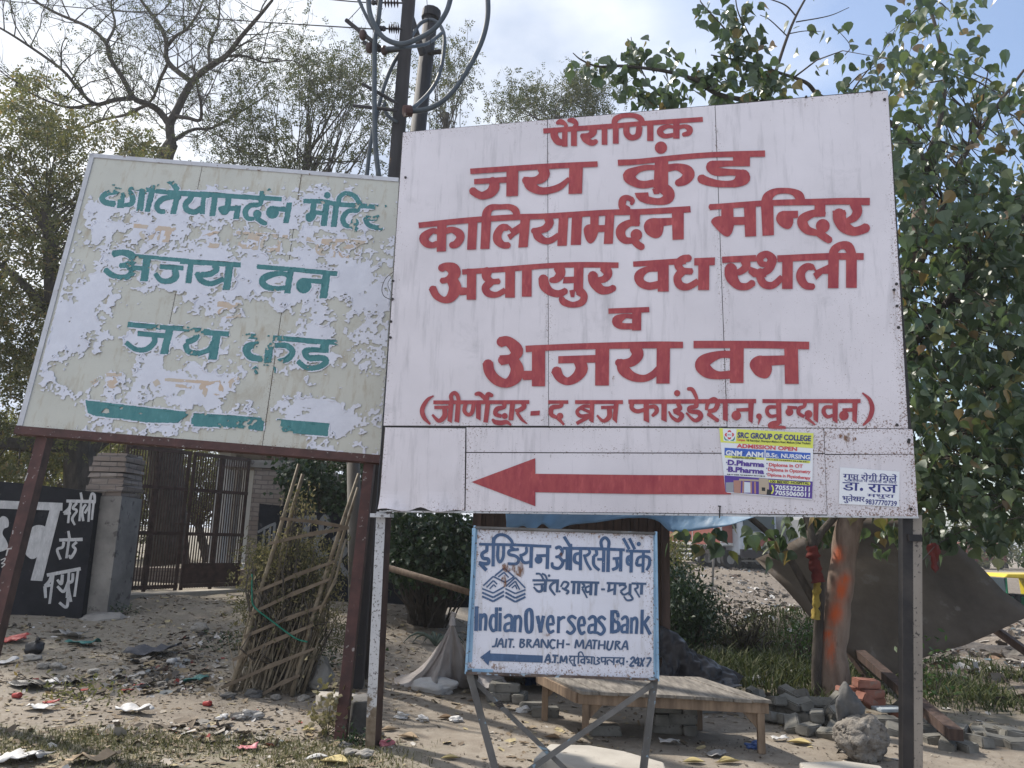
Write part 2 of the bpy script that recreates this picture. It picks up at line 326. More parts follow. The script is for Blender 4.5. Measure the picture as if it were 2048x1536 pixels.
RED=[
# 1
'''B A
R 1207,362,40 1740,324,40 1980,303,38 2464,270,38
R 1295,365,60 1295,402,60 1325,445,56 1380,455,46
V 1355 1398 345 485
R 1314,300,26 1345,290,46 1382,310,28 1386,345,40
V 1425 1472 330 480
R 1402,278,26 1440,280,44 1468,305,34 1455,335,40
R 1590,345,56 1603,370,54 1565,400,50 1505,402,40
R 1520,395,46 1540,430,50 1590,455,48 1625,442,38
V 1667 1712 335 470
V 1755 1801 315 462
R 1766,320,44 1776,270,48 1830,243,38 1920,240,38 1972,265,46 1990,300,42
R 1862,325,50 1864,380,50 1890,410,48 1925,412,44 1955,390,50 1965,330,50
V 2025 2075 300 440
V 2230 2281 280 422
R 2237,332,22 2190,325,32 2138,345,44 2127,375,50 2165,402,38 2237,392,34
R 2270,335,34 2320,325,32 2358,345,50 2352,378,44 2305,392,30''',
# 2
'''B A
R 632,680,44 1000,655,44 1240,640,44 1635,622,44
P 918,650 1012,645 1008,872 915,878
P 662,740 925,722 925,768 662,782
R 805,745,60 822,795,84 795,845,78 730,871,62 682,856,60 646,829,62
R 1190,650,70 1218,695,84 1185,738,76 1130,752,56 1050,750,56
R 1080,745,60 1105,790,84 1170,830,62 1250,830,56 1340,800,52 1412,735,30
P 1412,640 1520,632 1512,855 1405,858
B B
R -174,612,48 0,602,44 300,570,44 600,548,44 985,540,50
P 118,585 222,578 222,815 105,815
R 120,650,40 50,650,44 -20,668,54 -86,715,100 -40,768,68 30,785,60 110,772,60
R 215,655,60 290,645,56 360,670,88 385,705,92 350,750,78 290,775,52
R 170,800,90 225,850,92 215,895,84 150,918,54 60,905,58 0,880,50
P -42,850 65,845 70,880 100,900 60,938 0,915 -30,885
P 95,820 175,805 150,858 110,860
D 165,493,49
P 733,556 866,550 866,640 733,640
R 800,617,46 700,618,46 600,625,60 565,645,92 600,685,62 700,688,50
R 600,680,62 700,686,52 790,695,60 810,728,120 760,770,70 690,780,52 600,775,58 520,755,68 478,735,72''',
# 3
'''B A
R 225,1105,44 620,1065,46 1000,1040,46 1240,1032,44 1700,1005,46 1990,998,46 2367,978,50
P 372,1090 446,1085 440,1310 367,1313
R 375,1155,44 330,1150,46 268,1200,74 285,1245,62 330,1262,48 372,1250,50
R 440,1150,50 490,1140,50 545,1170,68 552,1210,64 520,1252,60 482,1262,50
P 618,1060 690,1055 678,1295 606,1298
P 722,1050 797,1045 783,1290 711,1292
R 757,1050,72 765,1000,68 800,965,52 870,960,42 940,960,46 985,985,58 1002,1030,52
P 1030,1030 1105,1025 1085,1276 1010,1280
R 936,1262,50 890,1260,54 850,1225,70 847,1175,66 880,1125,58 925,1122,52
P 905,1095 945,1112 962,1130 1025,1090 1022,1160 985,1185 945,1222 922,1180 955,1165
R 1240,1040,60 1256,1085,68 1225,1128,60 1170,1145,50 1124,1150,48
R 1148,1140,52 1165,1190,68 1215,1226,54 1270,1222,50 1330,1180,42
P 1330,1025 1405,1020 1392,1265 1317,1268
P 1433,1020 1515,1015 1503,1258 1423,1260
P 1577,1015 1645,1010 1642,1115 1577,1115
S 1525,1140 1550,1102 1600,1096 1645,1100 1640,1160 1612,1225 1575,1248 1542,1215
P 1625,1105 1700,1102 1700,1155 1620,1160
P 1697,1005 1768,1000 1755,1250 1683,1252
R 1868,992,76 1830,955,60 1835,905,60 1868,886,42 1908,905,44
R 1890,890,30 1912,910,34 1900,940,24
P 1890,1005 1970,998 1965,1110 1890,1112
R 1960,1087,50 1885,1088,56 1825,1128,74 1818,1180,74 1852,1222,58 1910,1225,46
D 1940,1180,46
R 1915,1215,60 1950,1255,58 1988,1278,54
B B
S 30,1110 60,1060 130,1048 182,1080 182,1150 158,1195 110,1205 50,1170
P 100,1050 260,1045 260,1100 170,1112
P 250,970 345,960 345,1215 256,1220
R 548,962,48 640,955,44 1000,930,46 1400,920,50 1600,915,52 1810,918,58
P 640,960 735,955 738,1110 640,1110
S 560,1075 590,1040 650,1032 738,1036 735,1130 712,1180 680,1193 640,1170 590,1120
P 725,1040 830,1038 830,1100 728,1103
P 818,950 912,945 915,1190 828,1195
P 952,930 1050,925 1055,1182 965,1187
R 998,930,92 1010,880,80 1060,842,55 1130,832,45 1200,840,50 1250,870,74 1268,915,70
S 1072,1055 1092,1005 1150,992 1202,1030 1205,1090 1180,1130 1140,1130 1095,1100
P 1120,992 1245,990 1245,1045 1150,1055
P 1375,935 1460,930 1460,1035 1375,1040
R 1455,1010,54 1370,1010,58 1290,1050,78 1282,1095,82 1320,1143,68 1390,1165,50
D 1440,1110,55
R 1405,1160,64 1450,1195,62 1497,1225,56
R 1690,930,84 1712,990,78 1690,1040,66 1640,1070,50
P 1515,990 1615,984 1625,1010 1615,1060 1530,1070
R 1567,1010,100 1575,1060,104 1612,1118,96 1680,1152,72 1740,1142,70 1785,1122,76''',
# 4
'''B C
R 400,224,62 440,208,62 495,228,98 505,270,94 455,310,50 403,322,46
R 490,315,86 513,380,100 480,450,78 425,472,50 365,438,58 332,375,62
P 530,335 555,372 610,375 610,430 555,435 530,420
V 606 680 225 470 3
R 568,252,42 900,230,44 1240,203,42 1500,195,44 1800,198,44
R 765,240,80 760,290,70 800,325,45 862,325,45
R 795,330,60 752,375,62 775,420,58 840,430,45 908,395,45
V 908 985 215 454 2
V 1040 1117 212 446 2
R 1330,215,86 1343,265,76 1310,308,58 1265,318,40
R 1206,295,76 1218,360,82 1265,408,62 1330,423,56 1388,398,50
P 1370,290 1452,288 1452,338 1360,342
V 1450 1525 200 405 5
R 1490,400,76 1528,440,58 1510,490,56 1440,510,46 1372,490,56 1348,458,46
P 1412,397 1460,388 1452,450 1424,450
R 1690,215,86 1718,265,68 1690,305,56 1640,318,48
R 1596,270,78 1607,330,82 1660,390,72 1720,395,58 1765,375,52
R 1915,190,42 2048,182,44 2330,165,48
B D
V 125 203 145 364 0
R 130,200,46 50,208,44 -5,250,68 5,300,60 60,325,54 130,315,54
R 352,126,50 300,138,58 270,175,58 300,215,48 370,222,44
R 300,220,58 264,265,56 282,318,58 340,330,48 412,290,44
V 412 490 140 353 2
P 383,128 530,122 528,178 383,180
R 580,140,45 820,128,45
R 970,132,48 1330,116,48 1580,116,48
R 740,140,66 750,185,58 710,222,48 660,232,38
R 640,190,86 647,260,88 692,320,58 755,328,50 800,300,50
P 770,185 840,210 905,215 890,262 800,262 765,232
R 905,188,58 935,140,66 895,100,50 848,122,54 856,165,44 885,172,40
R 935,150,64 910,205,58 860,235,50
R 850,215,56 850,268,56 880,313,56 940,318,50 1005,262,44
V 1005 1080 120 345 2
R 1228,330,42 1170,320,54 1136,270,64 1142,220,60 1180,188,52 1220,192,44
P 1195,170 1232,185 1246,212 1332,172 1332,240 1290,238 1245,282 1222,238 1238,225
V 1330 1405 115 340 3
V 1455 1531 115 338 0
R 1366,120,72 1374,70,62 1420,38,54 1472,48,68 1500,110,62''',
# 5
'''B C
R 1720,560,42 2042,548,42
V 1908 1980 550 712 2
R 1912,602,38 1850,600,40 1790,635,84 1815,675,54 1908,680,48''',
# 6
'''B C
R 865,805,82 930,798,78 998,870,103 960,930,70 868,948,80
R 960,935,80 1000,1010,103 985,1080,103 920,1127,72 842,1105,80 785,1040,84 770,965,85
P 1015,945 1050,1030 1120,1030 1120,1100 1050,1103 1030,1060
V 1118 1222 838 1152 1
R 1068,858,52 1240,848,48 1600,835,50 2062,826,54 2308,826,50
P 1325,915 1625,905 1625,965 1325,972
V 1618 1727 835 1146 3
R 1480,940,80 1510,1010,98 1470,1078,80 1400,1113,62 1340,1085,70 1306,1022,84
R 1925,845,86 1952,900,92 1910,955,78 1850,970,64 1787,965,56
R 1815,955,60 1840,1020,92 1910,1075,72 2000,1090,56 2070,1060,56 2116,1005,40
B D
V 118 212 755 1014 3
R 378,738,52 800,738,52 1195,745,54
V 636 733 740 1010 2
R 645,808,52 560,810,54 470,845,88 440,885,105 480,932,88 550,955,58 640,950,58
V 1018 1115 745 1016 -6
P 850,818 1024,815 1024,880 880,890
S 775,890 795,838 860,816 920,868 932,915 915,960 880,978 818,955''',
# 7
'''B E
R 465,42,10 420,72,26 382,140,34 395,200,32 440,250,14
R 463,90,28 1165,88,28
R 470,128,24 580,125,24
P 575,90 612,90 598,242 566,225
R 545,130,35 545,190,38 502,225,30 455,180,16
P 628,85 664,85 652,240 617,230
R 600,85,30 592,42,30 618,20,28 640,42,30 650,85,28
R 700,95,30 690,150,30 715,180,28 745,165,30 760,95,30
P 775,90 812,90 808,224 775,205
P 845,88 880,88 862,240 828,235
R 770,32,24 800,27,32 838,60,30 850,90,28
R 852,85,28 862,32,34 897,42,26
R 980,95,36 980,125,28 930,138,36 917,175,32 960,192,28
D 985,190,22
R 895,215,18 918,235,34 960,240,36 1000,235,30 1032,257,14
P 1025,90 1062,90 1048,222 1012,220
R 1120,90,36 1125,125,36 1080,152,30 1068,145,20
R 1075,165,24 1110,215,22 1150,248,8
P 1175,155 1242,150 1240,185 1172,188
R 1303,88,26 1450,88,26
R 1400,90,34 1395,118,28 1332,130,36 1326,178,34 1370,203,24
D 1390,190,24
R 1375,205,30 1420,255,16
R 1500,88,28 1850,88,28
P 1610,90 1642,90 1635,242 1603,225
R 1615,120,24 1560,120,26 1515,155,26 1540,190,28 1610,182,22
R 1535,130,20 1615,165,24
R 1610,190,30 1510,245,26
P 1785,85 1820,85 1805,244 1773,215
R 1690,128,24 1790,125,24
R 1750,130,36 1750,195,38 1705,226,26 1660,185,14
B F
R -82,83,32 820,78,30
R -55,85,34 -58,128,30 -20,150,30 35,138,28
P 25,85 62,85 65,232 25,215
R 60,120,24 105,118,30 118,150,32 85,185,20
P 152,80 190,80 188,227 150,210
D 262,22,22
R 265,95,26 282,130,34 235,150,26
R 240,150,28 295,178,36 268,215,28 225,190,22 203,150,10
R 395,90,34 396,115,30 350,125,28 352,150,28 412,158,36 428,190,36 385,215,26 325,160,12
R 336,-8,24 368,-4,28 393,40,26 405,75,20
R 468,142,20 480,92,30 520,62,26 548,90,34 530,138,34 480,150,26
R 480,165,32 520,195,28 552,218,28
P 585,80 620,80 620,222 585,210
D 680,180,34
R 680,142,24 770,138,26
P 765,80 805,80 795,237 765,215
D 840,185,20
R 850,190,22 835,245,6
R 865,78,28 1558,78,28
P 960,80 998,80 1000,237 965,235
R 965,120,22 910,122,28 897,155,28 922,185,26 968,180,22
R 985,230,34 930,240,36 925,258,28 1030,265,18
D 1055,155,28
R 1040,122,24 1110,125,20
R 1165,85,30 1160,115,24 1125,130,30 1122,165,28 1160,188,24
D 1190,170,28
R 1170,190,26 1238,247,12
P 1225,80 1262,80 1257,232 1225,210
P 1360,80 1398,80 1395,237 1360,215
R 1362,120,22 1310,122,26 1297,155,30 1322,188,26 1365,178,22
D 1440,180,34
R 1430,142,26 1505,140,26
P 1500,80 1538,80 1530,237 1500,215
R 1570,20,10 1620,65,26 1640,130,34 1620,200,30 1575,250,12''']
RED_ARROW='''B E
P 742,673 1209,498 1209,850
B I
P 1070,947.5 1280,950 1462,951 1462,989 1280,988 1070,984.5'''
TEAL='''B L
P 1020,405 1150,400 1500,455 1720,470 2048,490 2048,550 1720,525 1500,500 1150,450 1015,445
V 1120 1190 430 650 22
R 1110,480,60 1010,495,60 950,540,60 975,590,60 1080,610,66
R 1175,480,50 1235,490,50 1260,560,60 1240,610,52 1170,620,40
V 1330 1400 450 680 34
V 1430 1490 470 690 50
R 1450,470,60 1500,400,50 1580,370,46 1660,390,54 1720,470,60
R 1740,540,60 1690,540,40 1640,540,50 1560,560,60 1510,620,60 1530,680,50 1590,690,44
V 1690 1750 500 712 45
R 1860,500,60 1850,560,60 1800,610,60 1820,670,60 1900,690,56 1980,640,50
B M
R 0,350,50 400,380,50 840,405,44
V 20 70 370 560 20
V 130 190 350 580 30
V 270 330 360 530 20
S 190,490 260,470 320,480 290,550 240,570 205,540
R 260,500,50 400,500,50
V 365 425 470 610 25
R 640,390,60 640,330,50 680,305,36 745,310,40
R 630,410,50 610,460,50 520,470,50 465,530,56 490,600,50 560,605,40
D 590,560,44
R 580,600,50 640,640,54 680,660,40
D 745,540,66
R 720,500,50 880,510,50
V 890 948 440 650 36
R 1060,425,48 1270,430,48 1400,455,48 1740,480,50 1920,490,44
V 1140 1200 440 560 20
S 1090,560 1150,530 1200,530 1180,600 1130,640 1090,620
R 1130,540,46 1290,550,46
V 1265 1330 440 680 28
D 1305,365,34
V 1370 1430 450 690 30
R 1420,450,50 1430,390,50 1490,345,44 1580,370,50 1630,440,50 1650,480,50
R 1620,480,50 1610,520,50 1520,530,50 1465,600,56 1490,670,50 1560,685,40
D 1585,645,44
R 1560,680,50 1610,725,54
R 1900,490,60 1880,560,60 1800,600,50 1700,600,60
R 1690,600,50 1720,660,50 1780,690,50 1870,700,50
B L
R 1060,1120,70 1150,1105,60 1240,1130,80 1260,1190,80 1200,1230,60 1130,1240,50
R 1200,1230,60 1260,1290,70 1210,1350,60 1120,1355,50 1040,1330,60 980,1280,60
P 1290,1120 1830,1170 1830,1210 1290,1160
V 1370 1450 1140 1400 35
R 1250,1260,50 1420,1270,50
R 1540,1250,50 1780,1265,50
V 1830 1890 1180 1420 30
R 1690,1270,60 1700,1350,70 1640,1395,60 1550,1390,54 1490,1320,46
B M
R -200,1040,54 420,1080,50
R 150,1080,60 175,1120,60 120,1170,60 10,1180,60
R -30,1160,60 20,1240,60 120,1270,56 250,1220,50
V 270 345 1080 1335 35
R 585,1095,48 950,1125,48 1410,1170,48
V 900 965 1120 1370 38
R 920,1190,50 830,1165,50 700,1190,70 640,1240,70 680,1300,64 780,1320,50 890,1310,50
D 1065,1290,80
R 1040,1235,46 1280,1250,50
V 1260 1340 1160 1420 35
B Q
R 1205,355,56 1400,375,50 1770,400,50 2048,430,50
R 1310,450,50 1620,475,50
V 1600 1680 400 660 60
R 1480,470,56 1480,540,60 1400,610,56 1290,610,50 1190,540,50
R 1920,430,60 1900,500,60 1810,540,60
R 1800,560,60 1830,630,60 1930,650,50 2048,620,50
B T
R -40,310,50 280,330,50
V 125 205 330 575 40
R -40,530,50 80,480,40 125,400,30
R 410,345,50 620,360,50 830,375,50 1100,400,50 1320,410,50
V 640 715 370 640 30
R 660,430,50 560,425,50 470,450,74 450,490,74 490,550,68 600,570,50
R 720,440,44 830,440,56 890,500,60 840,570,60 750,590,40
R 640,620,50 710,660,40 690,720,40 590,720,50 520,650,50
V 1160 1245 400 510 10
R 1210,490,44 1080,480,50 1010,500,60 1050,560,60 1180,560,60 1210,600,60 1130,650,50 1020,650,50 940,590,50
B Q
P 775,1130 1440,1210 1840,1250 1840,1270 1720,1365 1400,1360 1130,1320 880,1295 800,1260
P 1900,1265 2048,1270 2048,1410 1860,1375 1860,1320
B T
P -60,1090 310,1110 625,1135 605,1260 360,1230 -60,1215
P 740,1145 1245,1185 1228,1312 800,1275'''
GHOST='''B L
R 1270,830,40 1700,870,40
V 1600 1670 860 1000 40
R 1340,900,50 1400,960,50 1500,930,40
V 1500 1560 850 980 30
B M
R 375,750,34 740,780,34 900,790,34
V 560 620 770 925 25
R 560,800,40 460,800,40 390,840,50 430,890,44 540,890,40
R 700,770,40 650,830,36 640,890,40 720,930,44 790,900,40
V 790 840 790 945 25
R 1090,810,40 1200,830,34 1450,830,34 1700,850,34
R 1250,830,50 1310,870,44 1240,920,40 1190,880,40
R 1200,900,50 1230,960,40 1330,960,40
V 1360 1410 830 1000 25
R 1620,870,30 1560,890,40 1470,900,50 1450,970,50 1530,1000,40
V 1610 1660 860 1010 25
R 30,800,40 150,750,30 230,760,30
R 60,830,50 110,880,50 210,880,40
R 180,1480,44 420,1500,40
B T
R 180,30,34 400,50,34
V 355 405 50 190 10
R 360,90,34 250,90,36 190,120,40 240,160,36 350,160,30
B Q
R 1590,920,30 2040,950,30
R 990,870,36 1150,870,36
R 830,960,50 900,920,40
D 1050,950,60
R 1490,930,60 1520,980,60
V 1990 2040 960 1110 30
R 1700,980,30 1860,1000,30
B T
R 10,850,40 40,820,44 200,790,30
R 280,860,44 300,790,40 380,750,30
D 170,860,60'''
NAVY1='''B N
R 262,264,24 580,270,26 915,285,26
V 320 350 270 330 4
R 335,320,30 290,350,32 300,390,32 345,400,32 340,440,32 260,432,30
R 265,435,30 330,500,34
V 378 408 200 465 4
R 393,270,30 400,215,30 440,180,28 500,185,28 550,225,28 570,270,26
R 435,275,28 430,380,28 450,425,28 480,380,28 485,270,28
R 545,285,30 580,310,26 620,310,26
R 620,310,26 540,320,28 535,355,30 590,370,28 620,400,28 600,440,28 520,440,26
V 720 752 285 478 6
R 690,292,26 690,335,28 655,360,26 632,362,24
R 640,365,24 650,410,28 680,432,28 735,420,24
V 868 900 290 488 6
D 800,405,36
R 780,370,30 880,365,26
R 955,300,30 990,290,30 1015,330,30 990,370,28 955,380,26
R 990,380,28 1020,430,30 985,480,30 930,470,30 922,430,26
R 1020,300,26 1330,305,28 1580,315,26
V 1045 1075 300 495 3
V 1075 1105 260 500 2
R 1030,195,28 1090,290,30
R 1010,415,28 1050,410,26
V 1165 1195 305 500 2
R 1175,345,24 1130,360,30 1128,420,32 1175,440,26
R 1255,310,26 1262,340,26 1235,365,26 1205,366,22
R 1215,370,24 1235,430,26 1275,498,24
R 1320,310,28 1325,355,28 1300,370,26
R 1298,370,30 1300,450,30 1350,500,26
R 1330,400,24 1385,400,24
V 1375 1405 310 515 4
V 1415 1447 310 515 4
R 1375,310,28 1365,240,30 1400,205,28 1435,240,30 1430,310,28
V 1530 1560 320 510 4
R 1470,395,26 1540,390,26
R 1505,400,28 1510,470,30 1465,495,28
R 1590,325,26 1810,330,26
V 1625 1655 325 520 4
R 1640,370,24 1605,385,28 1605,440,28 1640,450,24
R 1612,390,18 1640,440,18
R 1565,210,28 1620,310,28
R 1620,210,28 1670,310,28
D 1705,262,20
V 1735 1762 330 520 6
R 1750,370,24 1700,390,28 1690,450,30 1745,450,24
R 1755,370,24 1800,390,30 1800,450,28 1775,500,24'''
NAVY2='''B N
R 745,590,20 985,592,22
R 755,628,18 850,625,18
V 850 878 595 695 6
R 830,630,24 830,680,26 795,690,22 755,650,16
R 775,530,18 815,535,18 850,590,20
R 830,530,18 860,545,18 880,590,18
D 895,548,12
R 970,600,24 925,620,24 905,660,24 950,725,18
V 960 985 600 700 6
D 990,690,10
R 1000,650,16 1030,605,20 1070,620,22 1040,665,22 1010,660,18
R 1030,670,22 1070,690,22 1050,715,20
R 1090,605,22 1350,612,22
V 1108 1135 610 715 6
V 1150 1180 610 715 6
R 1195,615,22 1215,640,20 1190,660,20
R 1195,665,20 1240,750,14
R 1260,640,18 1225,660,20 1235,695,20 1270,690,18
V 1262 1290 615 725 6
V 1308 1335 615 728 6
R 1365,672,18 1400,672,18
R 1415,615,20 1590,620,20
R 1440,620,22 1435,680,24
R 1420,690,20 1500,665,18
V 1480 1505 620 722 6
R 1525,640,18 1560,630,20 1590,650,20 1540,690,20
R 1540,690,20 1570,720,20 1620,700,18
V 1615 1642 620 725 4
R 1630,720,20 1650,760,20 1600,770,18 1570,735,14
R 1640,618,20 1775,622,20
R 1690,622,22 1695,655,20 1665,670,18
R 1670,670,20 1715,745,14
V 1720 1748 622 720 6'''
NAVY3='''B N
V 224 258 825 1048 6
V 262 292 890 1045 5
R 280,930,30 310,900,30 325,935,30 318,1045,28
R 420,920,28 380,910,28 362,985,30 385,1045,28 420,1030,26
V 405 435 835 1050 4
V 440 468 885 1052 4
R 455,835,28 452,868,28
R 490,930,26 530,905,30 560,935,30 552,1055,30
R 545,975,24 500,995,28 500,1045,28 545,1040,22
V 575 603 905 1058 5
R 590,940,28 620,915,28 640,950,28 632,1060,28
R 715,848,26 690,880,34 686,960,34 695,1045,34 720,1058,28 738,1030,34 742,940,34 735,870,34 715,848,26
R 790,910,34 820,1062,34
R 845,910,32 815,1062,30
R 875,990,24 940,985,24
R 935,985,28 925,920,28 890,930,28 880,1000,30 900,1060,28 940,1045,26
V 968 996 915 1068 4
R 985,950,26 1020,925,28 1040,930,20
R 1140,935,26 1100,915,28 1070,945,30 1105,990,30 1125,1035,30 1090,1070,28 1052,1050,26
R 1160,1000,24 1220,992,24
R 1218,990,28 1205,930,28 1170,940,28 1162,1010,30 1185,1072,28 1220,1055,26
R 1250,945,26 1285,918,30 1315,945,30 1310,1075,28
R 1305,990,24 1260,1005,28 1258,1060,28 1305,1055,22
R 1405,945,26 1370,920,28 1340,950,30 1375,995,30 1395,1040,30 1365,1078,28 1325,1060,26
V 1448 1485 860 1070 4
R 1465,872,28 1510,880,32 1515,930,30 1470,955,26
R 1470,955,28 1520,975,34 1520,1040,34 1465,1060,28
R 1550,945,26 1580,920,28 1605,945,28 1600,1072,28
R 1598,990,22 1558,1005,26 1555,1055,26 1598,1055,22
V 1628 1655 925 1072 4
R 1642,955,26 1672,930,28 1690,960,28 1682,1075,28
V 1722 1752 855 1075 4
R 1800,915,30 1750,985,30
R 1755,975,30 1810,1080,32'''
NAVY4='''B N
R 425,1112,16 410,1180,18 378,1190,16
R 425,1195,16 465,1118,18 480,1200,18
R 440,1165,14 478,1165,14
R 510,1120,18 500,1200,18
R 525,1122,16 575,1125,16
R 550,1125,18 540,1200,18
D 575,1192,9
R 640,1118,18 632,1195,18
R 640,1122,14 670,1130,16 655,1150,14 640,1152,14
R 645,1152,14 672,1170,16 655,1195,14 632,1192,14
R 700,1120,18 695,1198,18
R 700,1124,14 732,1135,16 700,1160,14
R 710,1160,16 738,1200,16
R 748,1200,16 790,1122,18 805,1200,18
R 762,1172,14 800,1172,14
R 825,1200,18 832,1125,18 880,1200,18 888,1125,16
R 955,1135,16 920,1130,18 902,1170,18 925,1205,18 950,1195,16
R 975,1125,18 970,1205,18
R 1025,1125,18 1018,1205,18
R 975,1163,14 1020,1163,14
R 1048,1168,16 1082,1168,16
R 1130,1205,18 1145,1130,18 1165,1190,16 1200,1130,18 1205,1210,18
R 1222,1212,16 1265,1130,18 1278,1212,18
R 1235,1180,14 1272,1180,14
R 1285,1132,16 1335,1135,16
R 1310,1135,18 1300,1212,18
R 1350,1132,18 1342,1215,18
R 1400,1135,18 1395,1215,18
R 1350,1175,14 1398,1175,14
R 1430,1135,18 1420,1205,18 1450,1212,18 1475,1135,18
R 1500,1138,18 1492,1218,18
R 1500,1140,14 1535,1150,16 1500,1178,14
R 1510,1178,16 1540,1218,16
R 1550,1218,16 1590,1138,18 1605,1220,18
R 1562,1190,14 1600,1190,14
R 855,1335,18 890,1262,20 905,1335,20
R 868,1310,16 902,1310,16
D 925,1330,8
R 925,1268,18 980,1272,18
R 952,1270,20 945,1338,20
D 975,1335,8
R 995,1340,18 1005,1275,18 1022,1325,16 1050,1275,18 1055,1342,18
R 1075,1275,12 1270,1282,12 1300,1282,12
R 1095,1280,14 1080,1310,14 1110,1355,10
R 1090,1312,10 1120,1310,10
V 1118 1132 1278 1350 4
R 1125,1345,12 1135,1362,12 1105,1360,10
V 1155 1170 1245 1345 4
R 1160,1280,12 1165,1245,12 1190,1240,12 1210,1280,12
R 1215,1300,12 1185,1310,14 1190,1335,14 1212,1330,10
V 1210 1225 1280 1350 4
R 1245,1275,12 1235,1300,12 1260,1310,12 1240,1335,12 1270,1330,12
V 1275 1290 1282 1348 4
V 1298 1312 1282 1350 4
R 1325,1285,12 1352,1300,14 1330,1315,12 1352,1335,14 1315,1350,12 1305,1330,8
R 1360,1288,12 1580,1292,12
R 1370,1290,14 1372,1325,14 1400,1320,12
V 1398 1412 1290 1355 4
R 1425,1355,12 1420,1320,14 1445,1310,12 1470,1330,14 1480,1300,12
V 1476 1490 1290 1355 4
D 1510,1325,14
R 1508,1312,10 1530,1310,10
R 1540,1295,10 1530,1320,12 1545,1345,14 1565,1330,10
V 1562 1578 1292 1358 4
D 1600,1325,9
R 1630,1305,18 1655,1285,18 1665,1310,18 1625,1362,16 1665,1362,18
R 1700,1285,16 1670,1335,16 1715,1335,14
R 1705,1290,18 1698,1368,18
R 1725,1290,16 1745,1370,18
R 1760,1288,16 1715,1370,16
R 1775,1295,18 1815,1298,18 1780,1372,18'''
NAVY_ARROW='''B N
P 272,1285 365,1218 362,1250 840,1270 836,1335 355,1318 348,1362'''
LOGO='''B N
R 300,640,14 390,555,14
R 390,555,14 480,600,14
R 330,655,13 392,592,13
R 392,592,13 425,625,13
R 358,668,12 395,628,12
R 395,628,12 415,650,12
R 290,665,14 390,705,14
R 390,705,14 488,650,14
R 290,700,18 390,745,18
R 390,745,18 488,690,18
R 290,735,18 390,780,18
R 390,780,18 488,725,18
R 505,645,14 590,565,14
R 590,565,14 680,660,14
R 530,650,13 590,598,13
R 590,598,13 630,675,13
R 558,660,12 590,632,12
R 590,632,12 605,670,12
R 500,665,14 590,710,14
R 590,710,14 682,675,14
R 500,700,18 590,750,18
R 590,750,18 682,710,18
R 500,735,18 590,785,18
R 590,785,18 682,740,18
R 405,550,14 490,480,18
R 490,480,18 580,560,14
R 435,560,12 488,518,14
R 488,518,14 530,565,12
R 400,560,12 500,610,14
R 500,610,14 575,560,12'''
WALLTXT='''B W
R -60,570,62 480,590,60
P 385,600 465,605 325,1160 235,1155
S 185,930 200,820 250,745 310,730 360,760 345,860 300,960 240,990'''
WALLTXT_R='''B W
R 510,545,18 735,550,20
R 545,560,18 530,600,16 490,640,18
R 490,640,18 545,640,14
V 530 548 560 715 16
R 620,480,14 630,540,16
R 590,560,16 560,600,16 590,620,14 555,680,16 575,730,12
V 615 632 560 700 14
R 660,570,14 630,620,18 640,700,14
R 690,580,16 650,640,14
V 680 698 560 705 10
V 712 730 540 690 16
R 690,545,16 705,490,14 725,500,16 728,550,14
R 455,845,18 635,840,20
R 490,860,18 480,900,16 440,920,16 465,995,16
V 520 540 840 985 20
R 525,775,14 535,840,18
R 590,860,16 560,890,16 580,920,16 545,980,18 530,960,12
R 360,1115,20 620,1065,20
R 400,1110,20 380,1160,20 345,1200,20
R 345,1200,20 350,1290,16
R 345,1200,16 400,1190,16
V 400 420 1110 1335 30
R 480,1110,18 470,1180,20 440,1150,14
R 440,1200,16 490,1240,18 530,1150,16
V 520 540 1090 1290 16
R 525,1280,16 510,1360,18 455,1325,16
R 560,1100,16 555,1160,18 525,1190,16 545,1320,16
V 590 610 1075 1280 28'''
WALLTXT_L='''B W
S -40,920 -30,750 10,665 60,680 65,740 30,760 20,800 50,850 60,900 20,930'''
WALLTXT2='''B K
R 330,810,22 420,760,24 490,730,22
V 380 400 790 990 20
V 430 450 770 1020 20
V 470 492 740 900 16
R 640,700,60 850,690,60
V 730 800 700 900 30
R 930,660,40 890,720,44 900,820,50 960,760,40 930,660,40
R 900,830,60 830,900,60 860,1000,60 940,1010,50
R 780,1030,60 800,1120,50
R 860,1010,40 850,1100,50 880,1200,60 920,1150,50
R 1000,850,50 1090,960,60 1060,1020,50
R 1020,1040,60 1090,1150,50 1120,1180,50
V 1680 1700 1000 1150 10
V 1700 1722 990 1140 8'''

